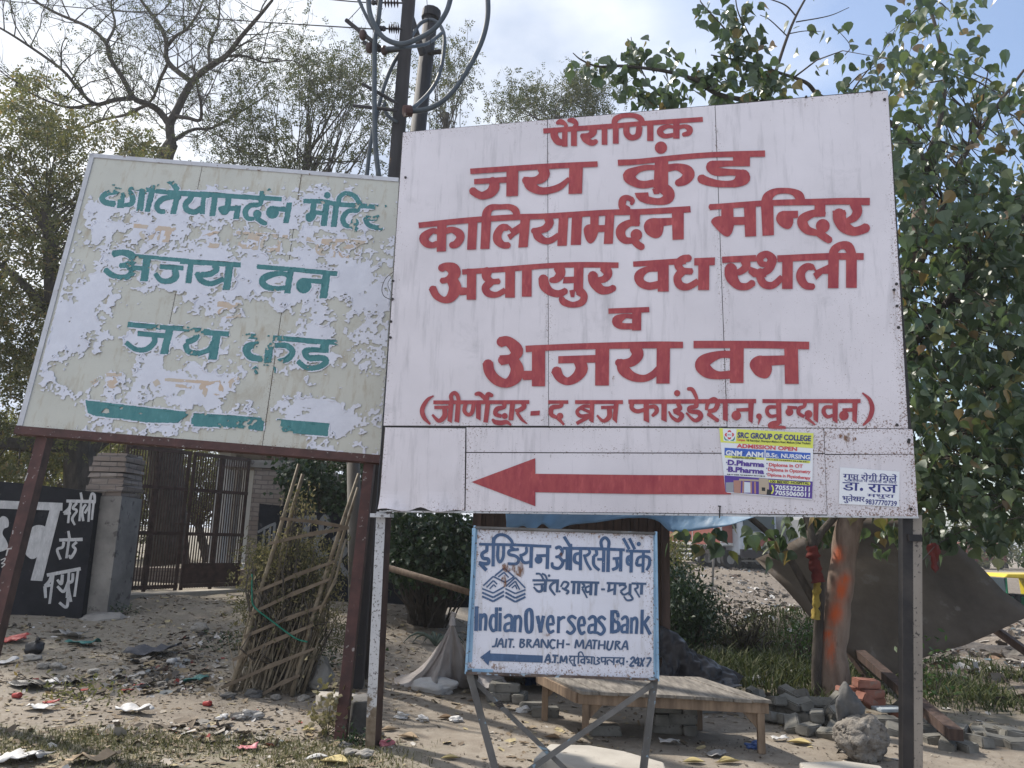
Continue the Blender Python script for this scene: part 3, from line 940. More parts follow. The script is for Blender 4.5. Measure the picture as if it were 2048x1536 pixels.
# ------------------------------------------------------------------ sign materials
def attr(m,name):
    a=m.n('ShaderNodeAttribute'); a.attribute_name=name; return a.outputs['Fac']
def sheet_mat(name, base, dirt, rustamt=.5, streak=.5, speck=.5, cream=None):
    m=NT(name); c=m.mix(m.ramp(m.noise(1.7,6,.6),[(.35,0),(.75,1)]),base,[b*.86 for b in base])
    st=m.noise(5,7,.65,stretch=(3.2,3.2,.35)); c=m.mix(m.math('MULTIPLY',m.ramp(st,[(.53,0),(.78,1)]),streak),c,dirt)
    bl=m.noise(2.6,9,.72,dist=.4); c=m.mix(m.math('MULTIPLY',m.ramp(bl,[(.58,0),(.72,1)]),.5*streak),c,[d*.9 for d in dirt])
    e=attr(m,'edge')
    # rust specks: denser towards the bottom edge and the lower right, as corrosion starts there
    sp=m.noise(85,3,.7); dens=m.noise(2.2,4,.6); lv=m.math('ADD',m.math('MULTIPLY',dens,.22),m.math('MULTIPLY',m.math('SUBTRACT',1.0,e),.13))
    lv=m.math('ADD',lv,m.math('MULTIPLY',attr(m,'wear'),.08))
    k=m.ramp(m.math('ADD',sp,lv),[(.845-.03*speck,0),(.865-.03*speck,1)])
    c=m.mix(m.math('MULTIPLY',k,.8),c,(.16,.075,.04))
    sp2=m.noise(24,7,.75); k2=m.ramp(m.math('ADD',sp2,m.math('MULTIPLY',m.math('SUBTRACT',1.0,e),rustamt*.42)),[(.78,0),(.84,1)])
    c=m.mix(m.math('MULTIPLY',k2,.85),c,m.ramp(m.noise(40,5,.6),[(.35,(.09,.04,.025)),(.65,(.30,.16,.07))]))
    m.col(c).rough(m.ramp(m.noise(9,5,.6),[(.3,.38),(.7,.6)])); m.bump(m.noise(3.2,4,.5),.35,.02); return m.mat
WHITE=(.735,.675,.695)
M_white=sheet_mat('white_sheet_paint',WHITE,(.40,.37,.38),.14,.7,.0)
M_bank=sheet_mat('bank_white_paint',(.70,.685,.74),(.36,.32,.28),.62,.9,.9)
def brush_mat(name,c1,c2,chip=None):
    m=NT(name); f=m.noise(7,6,.7,stretch=(2.5,2.5,.8)); c=m.ramp(f,[(.35,c1),(.62,c2)])
    s=m.noise(30,4,.6,stretch=(1,1,.3)); c=m.mix(m.ramp(s,[(.56,0),(.72,.55)]),c,[min(1,x*1.35+.02) for x in c2])
    m.col(c).rough(.5); m.bump(m.noise(40,4,.6),.15,.002)
    if chip:
        t=m.n('ShaderNodeBsdfTransparent'); mx=m.n('ShaderNodeMixShader'); k=m.ramp(m.noise(chip[0],7,.75),[(chip[1],0),(chip[1]+.02,1)])
        m.l(k,mx.inputs[0]); m.l(m.b.outputs[0],mx.inputs[1]); m.l(t.outputs[0],mx.inputs[2]); m.l(mx.outputs[0],m.out.inputs[0])
    return m.mat
M_red=brush_mat('red_brush_paint',(.30,.040,.055),(.40,.075,.075))
M_navy=brush_mat('blue_brush_paint',(.045,.085,.17),(.07,.12,.22),chip=(26,.63))
M_navy2=brush_mat('blue_thin_paint',(.05,.085,.16),(.07,.11,.19),chip=(34,.66))
M_teal=brush_mat('teal_brush_paint',(.045,.17,.18),(.07,.215,.215))
M_rustred=simple('red_oxide_steel',(.055,.028,.026),(.10,.046,.04),7,.7,.4,.004,spots=(22,.63,(.30,.27,.25)))
M_brown=simple('brown_rusty_steel',(.045,.028,.024),(.085,.05,.04),9,.75,.4,.004)
M_dark=simple('dark_steel',(.022,.020,.021),(.05,.043,.04),5,.6,.3,.004)
M_postw=simple('chipped_white_post',(.50,.50,.51),(.58,.57,.58),4,.6,.5,.004,spots=(55,.57,(.10,.09,.09)))
def post_paint():                      # paint gone near the foot, rust shows
    m=NT('chipped_white_post'); c=m.ramp(m.noise(4,6,.6),[(.35,(.46,.46,.47)),(.65,(.56,.55,.56))]); c=m.mix(m.ramp(m.noise(48,5,.65),[(.56,0),(.62,1)]),c,(.12,.105,.10))
    sx_=m.n('ShaderNodeSeparateXYZ'); m.l(m.tc.outputs['Object'],sx_.inputs[0]); k=m.math('ADD',m.math('MULTIPLY',sx_.outputs['Z'],-1.3),m.math('MULTIPLY',m.noise(14,6,.7),1.3))
    c=m.mix(m.ramp(k,[(.22,0),(.36,1)]),c,m.ramp(m.noise(20,5,.6),[(.35,(.13,.095,.065)),(.65,(.24,.19,.14))])); m.col(c).rough(.65); m.bump(m.noise(40,5,.6),.4,.004); return m.mat
M_postw=post_paint()
M_posttan=simple('bare_tan_post',(.20,.17,.145),(.30,.26,.22),5,.7,.4,.004,stretch=(1,1,.25),spots=(40,.6,(.07,.06,.055)))
def grid_panel(name, c, nx, ny, m, parent, wear=None, edge_w=.10, back=.004, bulge=0, seed=0, plane=None, off=0):
    """sheet between four corners TL TR BR BL with edge and wear attributes"""
    TL,TR,BR,BL=c; n=(TR-TL).cross(BL-TL).normalized()
    if n.dot(CAM-TL)<0: n=-n
    w=(TR-TL).length; h=(BL-TL).length; vs=[];ed=[];we=[]
    for j in range(ny+1):
        for i in range(nx+1):
            u,v=i/nx,j/ny; p=TL*(1-u)*(1-v)+TR*u*(1-v)+BR*u*v+BL*(1-u)*v
            b=bulge*mnoise.noise((p.x*1.3+seed,p.z*1.3,seed*3.0)) if bulge else 0
            vs.append(p+n*(off+b)); d=min(u*w,(1-u)*w,v*h,(1-v)*h*.55); ed.append(min(1,d/edge_w)); we.append(wear(p) if wear else 0)
    fs=[(j*(nx+1)+i,j*(nx+1)+i+1,(j+1)*(nx+1)+i+1,(j+1)*(nx+1)+i) for j in range(ny) for i in range(nx)]
    if (vs[1]-vs[0]).cross(vs[nx+1]-vs[0]).dot(n)<0: fs=[f[::-1] for f in fs]
    mb=MB(); mb.add(vs,fs); o=mb.build(name,m,parent)
    for nm,dat in(('edge',ed),('wear',we)):
        a=o.data.attributes.new(nm,'FLOAT','POINT'); a.data.foreach_set('value',dat)
    s=o.modifiers.new('thickness','SOLIDIFY'); s.thickness=back; s.offset=-1
    return o
# ------------------------------------------------------------------ big white signboard
q=quad3([(806,265),(1776,181),(1835,1032),(757,1020)], 5.86)
SP=Plane(q[3], q[2]-q[3], q[0]-q[3]); SH=SP.hit
big=empty('signboard',SH(745,1497),'big white board with red hand painted Hindi lettering and a red arrow, on tall posts','signboard')
def wearf(p): 
    a=SP.uv(p); return max(0,min(1,(a.x-2.2)/1.2))*max(0,min(1,(2.9-a.y)/1.5))
def bsheet(pts,m=M_white,nx=14,ny=20,bulge=.0055,seed=0,off=0,thick=.004): return grid_panel('metal_sheet',[SH(*p) for p in pts],nx,ny,m,big,wearf,.07,thick,bulge,seed,off=off)
bsheet([(806,265),(1094.3,240),(1096.8,851.5),(767,851)],seed=1)
bsheet([(1095.6,240),(1429.5,211),(1453.5,853),(1098,852)],seed=2,off=.0007)
bsheet([(1430.8,211),(1776,181),(1816,857),(1455,854)],seed=3)
bsheet([(933,855),(1647,857),(1649,906),(933,904)],ny=4,seed=5,bulge=.002)
bsheet([(933,906),(1649,908),(1654,1029),(931,1022)],ny=8,seed=6,bulge=.003)
bsheet([(1648.5,857),(1825,858.5),(1828,908),(1650,908)],nx=6,ny=4,seed=7,bulge=.002,off=.002)
bsheet([(1650,910),(1828,909),(1836,1033),(1655,1031)],nx=6,ny=8,seed=8,bulge=.003,off=.001)
def flap():
    o=bsheet([(771,855),(931,857),(929,1023),(759,1019)],nx=22,ny=22,seed=4,bulge=.005,off=.006,thick=.002)
    me=o.data
    for v in me.vertices:                # crumpled lower edge
        a=SP.uv(v.co); t=max(0,.16-(a.y-0))/.16; v.co += SP.n*(.03*t*t*(1+math.sin(a.x*17))) + SP.uy*(.016*t*math.exp(-((a.x-.33)/.06)**2)+.008*t*math.sin(a.x*23))
flap()
mb=MB(); mb.prism([SH(*p,-.007) for p in((808,267),(1774,184),(1832,1029),(762,1017))],SP.n,.003); mb.build('seam_light_block',M_dark,big)  # unseen dark sheet added to stop light showing through the seams
fr=MB()
for a,b in(((811,272),(1772,189)),((1768,189),(1825,1026)),((1825,1026),(765,1014)),((765,1014),(811,272)),((1098,245),(1098,1016)),((1440,216),(1455,1020)),((772,845),(1815,852))):
    fr.beam(SH(*a,-.036),SH(*b,-.036),.045,.05,SP.n)
fr.build('frame',M_dark,big)
ed=MB()
ed.beam(SH(760,1022.5,-.012),SH(1836,1035,-.012),.012,.03,SP.n); ed.build('bottom_rail',M_postw,big)
for t in RED: ink('painted_lettering',t,SP,M_red,big,.0082)
ink('painted_arrow',RED_ARROW,SP,M_red,big,.0068)
for x,y in((783,284),(811,355),(786,562),(785,598),(782,643),(781,675),(1743,184),(1769,199),(1612,194),(1793,568),(1788,580),(1794,612),(1797,655),(1794,850),(1817,884),(1822,1018),(772,1003),(1818,880)):
    bo=MB(); c=SH(x,y,.004); bo.tube([c,c+SP.n*.008],[.011,.009],8); bo.build('bolt',M_dark,big)
def stain_mat(name,c,lo):
    m=NT(name); m.col(c).rough(.8); t=m.n('ShaderNodeBsdfTransparent'); mx=m.n('ShaderNodeMixShader'); k=m.ramp(m.noise(26,6,.7,stretch=(1.6,1.6,.5)),[(lo,1),(lo+.14,.25)]); m.l(k,mx.inputs[0]); m.l(m.b.outputs[0],mx.inputs[1]); m.l(t.outputs[0],mx.inputs[2]); m.l(mx.outputs[0],m.out.inputs[0]); return m.mat
M_stain=stain_mat('rust_run',(.30,.20,.13),.52); M_rusty=stain_mat('rust_stain',(.20,.085,.035),.44)
for x,y,l,w in((1229,752,46,9),(1226,770,30,6),(1797,570,40,7),(1794,612,50,6),(1788,582,26,5),(1816,884,70,7),(1743,186,60,5),(1612,196,44,4),(811,357,50,5),(783,286,46,5),(1097,300,40,4),(1436,250,52,5),(1450,560,40,4),(1500,910,34,5),(1100,909,30,5),(1640,912,50,5),(1700,872,24,20)):
    ink('rust_run',f'R {x},{y},{w} {x-1},{y+l*.4},{w*.8} {x-3},{y+l},{w*.3}',SP,M_stain,big,.0092)
ink('rust_run','R 1662,878,7 1680,872,8 1700,880,9 1712,877,6',SP,M_rusty,big,.0086)
# posts of the big board
def sign_post(a,b,w,d,m1,m2,name,label,par):
    A=SH(*a,-.06-d/2); B=SH(*b,-.06-d/2); t=(B-A).normalized(); B=A+t*((A.z+.15)/-t.z)
    mb=MB(); mb.beam(A,B,w,d,SP.n); o=mb.build(name,[m1,m2],par,recalc=True)
    for p in o.data.polygons: p.material_index = 0 if p.normal.dot(SP.n)>.6 else 1
    if label: o['label']=label
    return o
sign_post((768,1024),(746,1497),.074,.13,M_postw,M_brown,'post','chipped white steel post with a brown side',big)
sign_post((1830,1030),(1831,1536),.058,.10,M_posttan,M_dark,'post','bare tan steel post with a dark side',big)
sign_post((1811,1030),(1812.5,1536),.064,.10,M_dark,M_dark,'post','dark steel half of the right post',big)
cp=MB(); c=SH(764,1031,-.02); cp.beam(c-SP.ux*.078,c+SP.ux*.078,.09,.028,SP.uy); cp.build('post_cap',M_postw,big)
cl=MB(); c=SH(1829,1076,-.055); cl.box(c,(.085,.03,.045)); cl.build('post_clamp',M_dark,big)
cl=MB(); cl.beam(SH(1440,1012,.012),SH(1439,1036,.012),.008,.008); cl.beam(SH(1436,1012,.012),SH(1442,1013,.012),.008,.008)
cl.build('hook',M_dark,big)
# ------------------------------------------------------------------ poster and sticker pasted on the board
def flat(n,c,r=.45):
    m=NT(n); k=m.noise(6,4,.6); m.col(m.mix(m.ramp(k,[(.4,0),(.7,.25)]),c,[x*.75+.08 for x in c])).rough(r); m.bump(m.noise(7,4,.55),.25,.006); return m.mat
P_white=flat('poster_white',(.78,.78,.80)); P_yel=flat('poster_yellow',(.72,.74,.12)); P_blue=flat('poster_blue',(.05,.13,.48)); P_pur=flat('poster_purple',(.10,.05,.28)); P_red=flat('poster_red',(.62,.08,.09)); P_navy=flat('poster_navy',(.035,.04,.20)); P_dk=flat('poster_black',(.03,.03,.03))
P_tan=flat('poster_tan',(.45,.36,.27)); P_grey=flat('poster_grey',(.30,.31,.33)); P_brick=flat('poster_brick',(.42,.22,.17)); P_pale=flat('poster_pale',(.62,.66,.72)); P_grn=flat('poster_green',(.05,.25,.20))
po=empty('poster',SH(1540,925),'colourful college admission poster pasted over the tail of the red arrow','poster')
sheet=MB(); patch(sheet,[(386,62),(1130,103),(1118,628),(455,572),(437,565)],'Z',SP,.0095); po_s=sheet.build('paper',P_white,po)
s_=po_s.modifiers.new('thick','SOLIDIFY'); s_.thickness=.0015; s_.offset=-1
def pp(name,mat_,pts,off=.0108):
    mb=MB(); patch(mb,pts,'Z',SP,off); return mb.build(name,mat_,po)
pp('header_band',P_yel,[(388,64),(1130,104),(1126,222),(398,175)]); pp('logo_panel',P_white,[(416,68),(524,72),(518,170),(422,165)],.0113)
lg=MB()
for k in range(4):
    a=k*math.pi/2+math.pi/4*0; cx,cy=468+22*math.cos(a),116+22*math.sin(a)
    patch(lg,[(cx+15*math.cos(t*math.pi/5),cy+15*math.sin(t*math.pi/5)) for t in range(10)],'Z',SP,.0118+.0002*k)
lg.build('logo_petals',P_red,po)
l2=MB(); patch(l2,[(468+22*math.cos(t*math.pi/6),116+22*math.sin(t*math.pi/6)) for t in range(12)],'Z',SP,.0128); l2.build('logo_centre',P_white,po)
l3=MB(); typeset(l3,'SRC','Z',452,121,484,123,12,SP,.0134); l3.build('logo_letters',P_grn,po)
l4=MB(); patch(l4,[(424,120),(440,150),(466,160),(440,162),(428,150)],'Z',SP,.0119); patch(l4,[(512,126),(496,153),(472,160),(498,166),(510,154)],'Z',SP,.0119); l4.build('logo_leaves',P_grn,po)
pp('blue_band',P_blue,[(430,218),(744,236),(743,296),(429,277)]); pp('blue_band',P_blue,[(753,238),(1107,260),(1105,320),(752,297)])
pp('yellow_band',P_yel,[(433,279),(742,297),(741,314),(434,296)]); pp('yellow_band',P_yel,[(756,300),(1104,321),(1102,340),(756,318)])
pp('footer',P_pur,[(428,436),(1124,485),(1118,620),(437,565)])
pp('yellow_pill',P_yel,[(780,470),(1100,489),(1107,500),(1102,515),(786,495),(777,482)],.0113)
ph=[(P_grey,[(440,492),(500,490),(500,570),(440,562)]),(P_brick,[(500,476),(545,474),(545,576),(503,572)]),(P_tan,[(544,462),(705,470),(704,484),(544,478)]),(P_brick,[(546,478),(560,479),(556,577),(543,576)]),(P_brick,[(572,480),(586,481),(580,578),(568,577)]),(P_pale,[(585,488),(640,492),(640,572),(583,572)]),(P_brick,[(632,484),(646,485),(646,579),(634,578)]),(P_brick,[(662,486),(676,487),(678,581),(664,580)]),(P_tan,[(700,458),(775,462),(780,520),(776,590),(700,584)]),(P_dk,[(722,530),(750,532),(750,560),(722,558)]),(P_dk,[(765,545),(800,552),(795,592),(760,588)])]
for k,(mm,pts) in enumerate(ph): pp('building_picture',mm,pts,.0112+.0002*k)
pp('telephone_picture',P_yel,[(796,512),(808,512),(818,535),(818,560),(806,582),(794,580),(808,556),(806,534)],.0135)
def typ(m,items,par,name='printed_text',off=.0138):
    for it in items:
        mb=MB(); typeset(mb,it[0],'Z',*it[1:6],SP,off,it[6] if len(it)>6 else .03); mb.build(name,m,par)
typ(P_navy,[('SRC GROUP OF COLLEGE',530,138,1110,166,43,.035)],po)
typ(P_red,[('Campus:',528,162,592,166,17,.03)],po); typ(P_dk,[('Vill Rasoolpur, Bharatpur-Mathura Road, Mathura (Uttar Pradesh)',600,167,1106,192,17,.02)],po)
typ(P_red,[('ADMISSION OPEN',525,216,1000,243,30,.035),('Diploma in OT',778,363,1046,376,26,.03),('Diploma in Optometry',772,400,1106,420,26,.03),('Diploma in Physiotherapy',768,440,1106,468,24,.03)],po)
typ(P_white,[('GNM',438,275,566,283,38,.04),('ANM',596,284,734,292,38,.04),('B.Sc. NURSING',757,290,1102,309,33,.03),('7055322211',828,546,1100,562,34,.035),('7055060011',826,588,1100,606,34,.035)],po)
typ(P_dk,[('NURSING DIPLOMA',490,302,678,310,15,.02),('100 BEDED HOSPITAL',788,493,1098,509,20,.03)],po)
typ(P_pur,[('D.Pharma',453,352,742,370,40,.045),('B.Pharma',456,405,740,424,40,.045)],po)
for x,y in((581,257),(446,334),(450,388),(764,342),(763,380),(762,424)):
    dm=MB(); patch(dm,[(x+5*math.cos(t*math.pi/4),y+5*math.sin(t*math.pi/4)) for t in range(8)],'Z',SP,.0139); dm.build('bullet_dot',P_navy,po)
fl=MB()                                     # the two fine-print lines: too small to read in the photograph
for x0,y0,x1,y1,hh in((450,428,745,443,9),(760,310,1098,331,8)):
    x=x0; r_=random.Random(3)
    while x<x1-6:
        w=r_.uniform(5,16); y=y0+(y1-y0)*(x-x0)/(x1-x0); patch(fl,[(x,y-hh/2),(x+w,y-hh/2+1),(x+w,y+r_.uniform(-1,hh/2)),(x,y+hh/2)],'Z',SP,.0138); x+=w+r_.choice((2,3,7))
fl.build('fine_print',P_dk,po)
st=empty('sticker',SH(1735,975),'white clinic sticker with dark blue Hindi text at lower right of the big board','sticker')
mb=MB(); patch(mb,[(1338,372),(1808,407),(1805,684),(1330,660)],'Z',SP,.0085); o=mb.build('paper',P_white,st); s_=o.modifiers.new('thick','SOLIDIFY'); s_.thickness=.001; s_.offset=-1
def hindi(items):
    for t,x0,y0,x1,y1,hh,ws in items:
        for k,dx in enumerate(ws):
            mb=MB(); typeset(mb,t,'Z',x0+dx,y0,x1+dx,y1,hh,SP,.0102+.00012*k,0.0); mb.build('printed_lettering',P_navy,st)
B3=(-1.6,0,1.6); B4=(-3,-1.,1.,3); B1=(-.6,.6)
hindi([('गु',1362,464,1428,467,46,B3),('प',1422,467,1458,469,46,B3),('त',1444,468,1484,470,46,B3),('रोगी',1503,471,1632,478,46,B3),('िमलें',1648,479,1787,484,46,B3),('ताकत व जवानी के िलए',1425,484,1785,503,20,B1),('डा',1360,553,1485,558,74,B4),('राज',1560,566,1786,575,74,B4),('मथुरा',1553,606,1766,613,28,B3),('भुते',1357,636,1440,641,44,B3),('श',1440,640,1482,642,44,B3),('वर',1470,641,1532,645,44,B3)])
mb=MB(); patch(mb,[(1508+13*math.cos(t*math.pi/7),546+13*math.sin(t*math.pi/7)) for t in range(14)],'Z',SP,.0102); mb.build('printed_lettering',P_navy,st)
typ(P_navy,[('9837770739',1538,661,1786,678,40,.02)],st,off=.0102)
# ------------------------------------------------------------------ old peeling signboard
q=quad3([(183,308),(800,357),(760,915),(37,855)], 6.52, 2)
OP=Plane(q[3], q[2]-q[3], q[0]-q[3]); OH=OP.hit
old=empty('signboard',OH(672,1485),'old leaning cream board with peeling white paint and faded teal Hindi lettering','signboard')
# layers: cream base sheet, white paint that has peeled in flakes, teal letters that survive where the white does
M_cream=sheet_mat('old_cream_paint',(.545,.525,.455),(.36,.29,.20),.36,1.0,.3)
def paint_layer(n,c1,c2):
    m=NT(n); m.col(m.ramp(m.noise(5,6,.6),[(.35,c1),(.65,c2)])).rough(.55); m.bump(m.noise(12,6,.7),.5,.006); return m.mat
M_oldwhite=paint_layer('old_white_paint',(.60,.59,.64),(.67,.66,.71)); M_ghost=paint_layer('faded_ochre_paint',(.52,.46,.38),(.55,.40,.29))
o3=[OP.uv(p) for p in q]; amin=min(a.x for a in o3); bmin=min(a.y for a in o3); amax=max(a.x for a in o3); bmax=max(a.y for a in o3)
def old_sheet(px,seed,off=0): grid_panel('metal_sheet',[OH(*p) for p in px],18,40,M_cream,old,None,.07,.004,.003,seed,off=off)
seamT=[183,406,604,800]; seamB=[37,291,524,760]
def top(x): return 308+(x-183)*49/617
def bot(x): return 855+(x-37)*60/723
for i in range(3): old_sheet([(seamT[i]+.6,top(seamT[i])),(seamT[i+1]-.6,top(seamT[i+1])),(seamB[i+1]-.6,bot(seamB[i+1])),(seamB[i]+.6,bot(seamB[i]))],i+11,.0008*(i%2))
CELL=.0042
na=int((amax-amin)/CELL)+1; nb=int((bmax-bmin)/CELL)+1
_r=np.random.RandomState(5)
def vnoise(shape,cell,ox=0):           # value noise on the cell grid
    ny,nx=shape; gy,gx=int(ny/cell)+3,int(nx/cell)+3; g=_r.rand(gy,gx); y=np.arange(ny)/cell; x=np.arange(nx)/cell
    yi=y.astype(int); xi=x.astype(int); fy=(y-yi); fx=(x-xi); fy=(fy*fy*(3-2*fy))[:,None]; fx=(fx*fx*(3-2*fx))[None,:]
    a=g[yi][:,xi]; b=g[yi][:,xi+1]; c=g[yi+1][:,xi]; d=g[yi+1][:,xi+1]
    return (a*(1-fx)+b*fx)*(1-fy)+(c*(1-fx)+d*fx)*fy
sh=(nb,na); field=.25*vnoise(sh,60)+.27*vnoise(sh,27)+.26*vnoise(sh,12)+.22*vnoise(sh,4.6)
# homography-free lookup: px of every cell centre
A_,B_=np.meshgrid(amin+(np.arange(na)+.5)*CELL,bmin+(np.arange(nb)+.5)*CELL)
def cells_px(a,b):
    o_,x_,y_=[np.array(v) for v in(OP.o-CAM,OP.ux,OP.uy)]; P=o_+a[...,None]*x_+b[...,None]*y_
    dep=P@np.array(FWD); return 1024+FPX*(P@np.array(CR))/dep, 768-FPX*(P@np.array(CU))/dep
PX,PY=cells_px(A_,B_)
inside=(PX>183+(308-PY)*.2669+13)&(PX<800-(PY-357)*.0717-2)&(PY>308+(PX-183)*.0794+12)&(PY<855+(PX-37)*.083-4)
bias=np.zeros(sh)
for x,y,rx,ry,w in((250,350,120,45,-.5),(480,350,330,22,-.5),(720,400,70,40,-.35),(120,560,60,100,-.02),(150,600,60,100,.28),(250,470,50,40,.22),(320,400,120,28,.20),(440,400,60,40,.2),(560,430,60,60,.22),(690,420,50,40,.2),(590,560,170,90,.22),(380,560,110,60,.14),(290,560,60,80,-.12),(320,640,120,40,-.28),(110,690,38,100,.32),(170,655,40,40,.26),(170,740,70,60,-.34),(280,690,50,50,.28),(340,700,70,60,.15),(420,680,60,60,.16),(500,640,60,40,-.2),(560,660,40,25,-.12),(620,640,60,40,.12),(680,650,70,45,-.12),(640,700,80,50,.14),(720,620,30,60,.12),(520,760,80,50,-.26),(600,780,80,40,-.12),(700,790,60,45,-.26),(580,830,90,28,.12),(650,830,60,40,.2),(720,850,50,50,.14),(230,840,210,40,.05),(80,830,60,40,-.4),(150,840,80,25,-.22),(350,880,300,12,-.35),(440,790,60,40,.2),(380,770,60,40,.15),(250,770,60,30,.22),(540,560,16,60,-.2),(590,470,16,60,-.3),(525,700,16,60,-.25),(700,560,40,30,.1)):
    bias+=.72*w*np.exp(-((PX-x)/rx)**2-((PY-y)/ry)**2)
field=field+bias; white=inside&(field>.535)
def raster(polys):
    out_=np.zeros(sh,bool); va,vb=amin,bmin
    for p in polys:
        uv=[OP.uv(OH(x,y)) for x,y in p]; xs=np.array([t.x for t in uv]); ys=np.array([t.y for t in uv])
        i0=max(0,int((xs.min()-va)/CELL)-1); i1=min(na,int((xs.max()-va)/CELL)+2); j0=max(0,int((ys.min()-vb)/CELL)-1); j1=min(nb,int((ys.max()-vb)/CELL)+2)
        if i1<=i0 or j1<=j0: continue
        gx=A_[j0:j1,i0:i1]; gy=B_[j0:j1,i0:i1]; ins=np.zeros(gx.shape,bool); k=len(xs)
        for a in range(k):
            b=(a-1)%k; c=((ys[a]>gy)!=(ys[b]>gy)); den=(ys[b]-ys[a]) or 1e-12
            ins^=c&(gx<(xs[b]-xs[a])*(gy-ys[a])/den+xs[a])
        out_[j0:j1,i0:i1]|=ins
    return out_
def layer(name,mask,off,m,thick,lift=0):
    j,i=np.nonzero(mask); vid=-np.ones((nb+1,na+1),dtype=np.int64); 
    for dj in(0,1):
        for di in(0,1): vid[j+dj,i+di]=0
    jj,ii=np.nonzero(vid==0); vid[jj,ii]=np.arange(len(jj))
    a=amin+ii*CELL; b=bmin+jj*CELL; o_=np.array(OP.o+OP.n*off)
    jt=vnoise((nb+1,na+1),5)[jj,ii]; a=a+(vnoise((nb+1,na+1),2)[jj,ii]-.5)*CELL*.9; b=b+(vnoise((nb+1,na+1),2)[jj,ii]-.5)*CELL*.9
    V=o_+a[:,None]*np.array(OP.ux)+b[:,None]*np.array(OP.uy)
    if lift:                               # loose edges of the flakes curl off the sheet
        pad=np.pad(mask,1); cnt=sum(pad[1+dj:nb+1+dj+1-0,1+di:na+1+di+1][:nb,:na].astype(int) for dj in(-1,0) for di in(-1,0)) if False else None
        er=mask.copy()
        for _ in range(4): er=er&np.roll(er,1,0)&np.roll(er,-1,0)&np.roll(er,1,1)&np.roll(er,-1,1)
        e=np.pad((mask&~er).astype(float),((0,1),(0,1)))[jj,ii]; z=np.clip(vnoise((nb+1,na+1),16)[jj,ii]-.55,0,1)*lift*e*2.2+jt*.0012
        V=V+z[:,None]*np.array(OP.n)
    F=np.stack([vid[j,i],vid[j,i+1],vid[j+1,i+1],vid[j+1,i]],1)
    if OP.ux.cross(OP.uy).dot(OP.n)<0: F=F[:,::-1]
    o=mesh_np(name,V,F,m,old,False)
    s=o.modifiers.new('thick','SOLIDIFY'); s.thickness=thick; s.offset=-1; return o
letters=raster(strokes(TEAL)); soft=field+.165-.10*(vnoise(sh,7)-.5)*2
teal=letters&inside&((soft>.5)); gl=raster(strokes(GHOST))&inside&~teal&(field>.44); ghost=gl&(vnoise(sh,10)>.30)
halo=teal.copy()
for _ in range(3): halo|=np.roll(halo,1,0)|np.roll(halo,-1,0)|np.roll(halo,1,1)|np.roll(halo,-1,1)
white|=(halo&inside&(field>.40))
for _ in range(3): gl|=np.roll(gl,1,0)|np.roll(gl,-1,0)|np.roll(gl,1,1)|np.roll(gl,-1,1)
white|=gl&inside&(field>.46)
layer('peeling_paint',white&~teal,.0062,M_oldwhite,.002,.010); layer('painted_lettering',teal,.0066,M_teal,.002,.006); ol=layer('painted_lettering',ghost,.0085,M_ghost,.0008); ol['label']='faded ochre lettering'
mb=MB(); mb.prism([OH(*p,-.007) for p in((186,312),(798,360),(758,912),(42,852))],OP.n,.003); mb.build('seam_light_block',M_brown,old)  # added behind the old board so no light passes its joints
fr=MB()
M_oldrim=simple('old_white_rim',(.46,.45,.46),(.56,.55,.57),6,.6,.4,.004,spots=(16,.64,(.20,.14,.11)))
for a,b in(((180,312),(797,361)),((186,310),(41,852))):
    fr.beam(OH(*a,-.004),OH(*b,-.004),.045,.030,OP.n)
fr.build('rim',M_oldrim,old)
fr=MB(); fr.beam(OH(33,861,-.02),OH(760,920,-.02),.07,.06,OP.n); fr.build('bottom_beam',M_rustred,old)
bk=MB()
for a,b in(((250,318),(120,858)),((500,340),(430,886)),((720,355),(690,905)),((190,600),(770,640))): bk.beam(OH(*a,-.05),OH(*b,-.05),.05,.05,OP.n)
bk.build('back_frame',M_brown,old)
def lean_post(a,b,w,d,m1,m2,label):
    A=OH(*a,-.09); B=OH(*b,-.09); t=(B-A).normalized(); k=0
    while (A+t*k).z>gz((A+t*k).x,(A+t*k).y)-.15 and k<6: k+=.02
    mb=MB(); mb.beam(A-t*.5,A+t*k,w,d,OP.n); o=mb.build('post',[m1,m2],old,recalc=True); o['label']=label
    for p in o.data.polygons: p.material_index=0 if p.normal.dot(OP.n)>.6 or p.normal.dot(OP.ux)<-.6 else 1
lean_post((91,872),(-14,1290),.095,.10,M_rustred,M_brown,'red oxide post at the left end')
lean_post((741,915),(681,1480),.085,.10,M_rustred,M_brown,'dark red post with its foot among stones')
M_chalkm=brush_mat('chalk_mark_paint',(.36,.33,.31),(.48,.45,.43),chip=(30,.62))
for t in('R 35,915,10 90,910,10','R 60,915,12 47,965,10','R 5,1000,8 40,985,8 30,1010,8 12,1025,8 38,1030,8 12,1055,8','R 213,330,9 190,390,7','R 100,770,7 97,800,7'): ink('chalk_mark','B W\n'+t,OP,M_chalkm,old,-.036)
mb=MB(); mb.tube([SH(*p,.03) for p in crom([(788.,543.),(772.,556.),(764.,576.),(768.,592.),(786.,601.)],5)],.003,5); mb.tube([SH(*p,.03) for p in crom([(787.,548.),(776.,566.),(779.,580.),(786.,590.)],5)],.002,5)
tag(mb.build('wire',M_dark),'thin black wire loop poking out between the two big boards','wire')
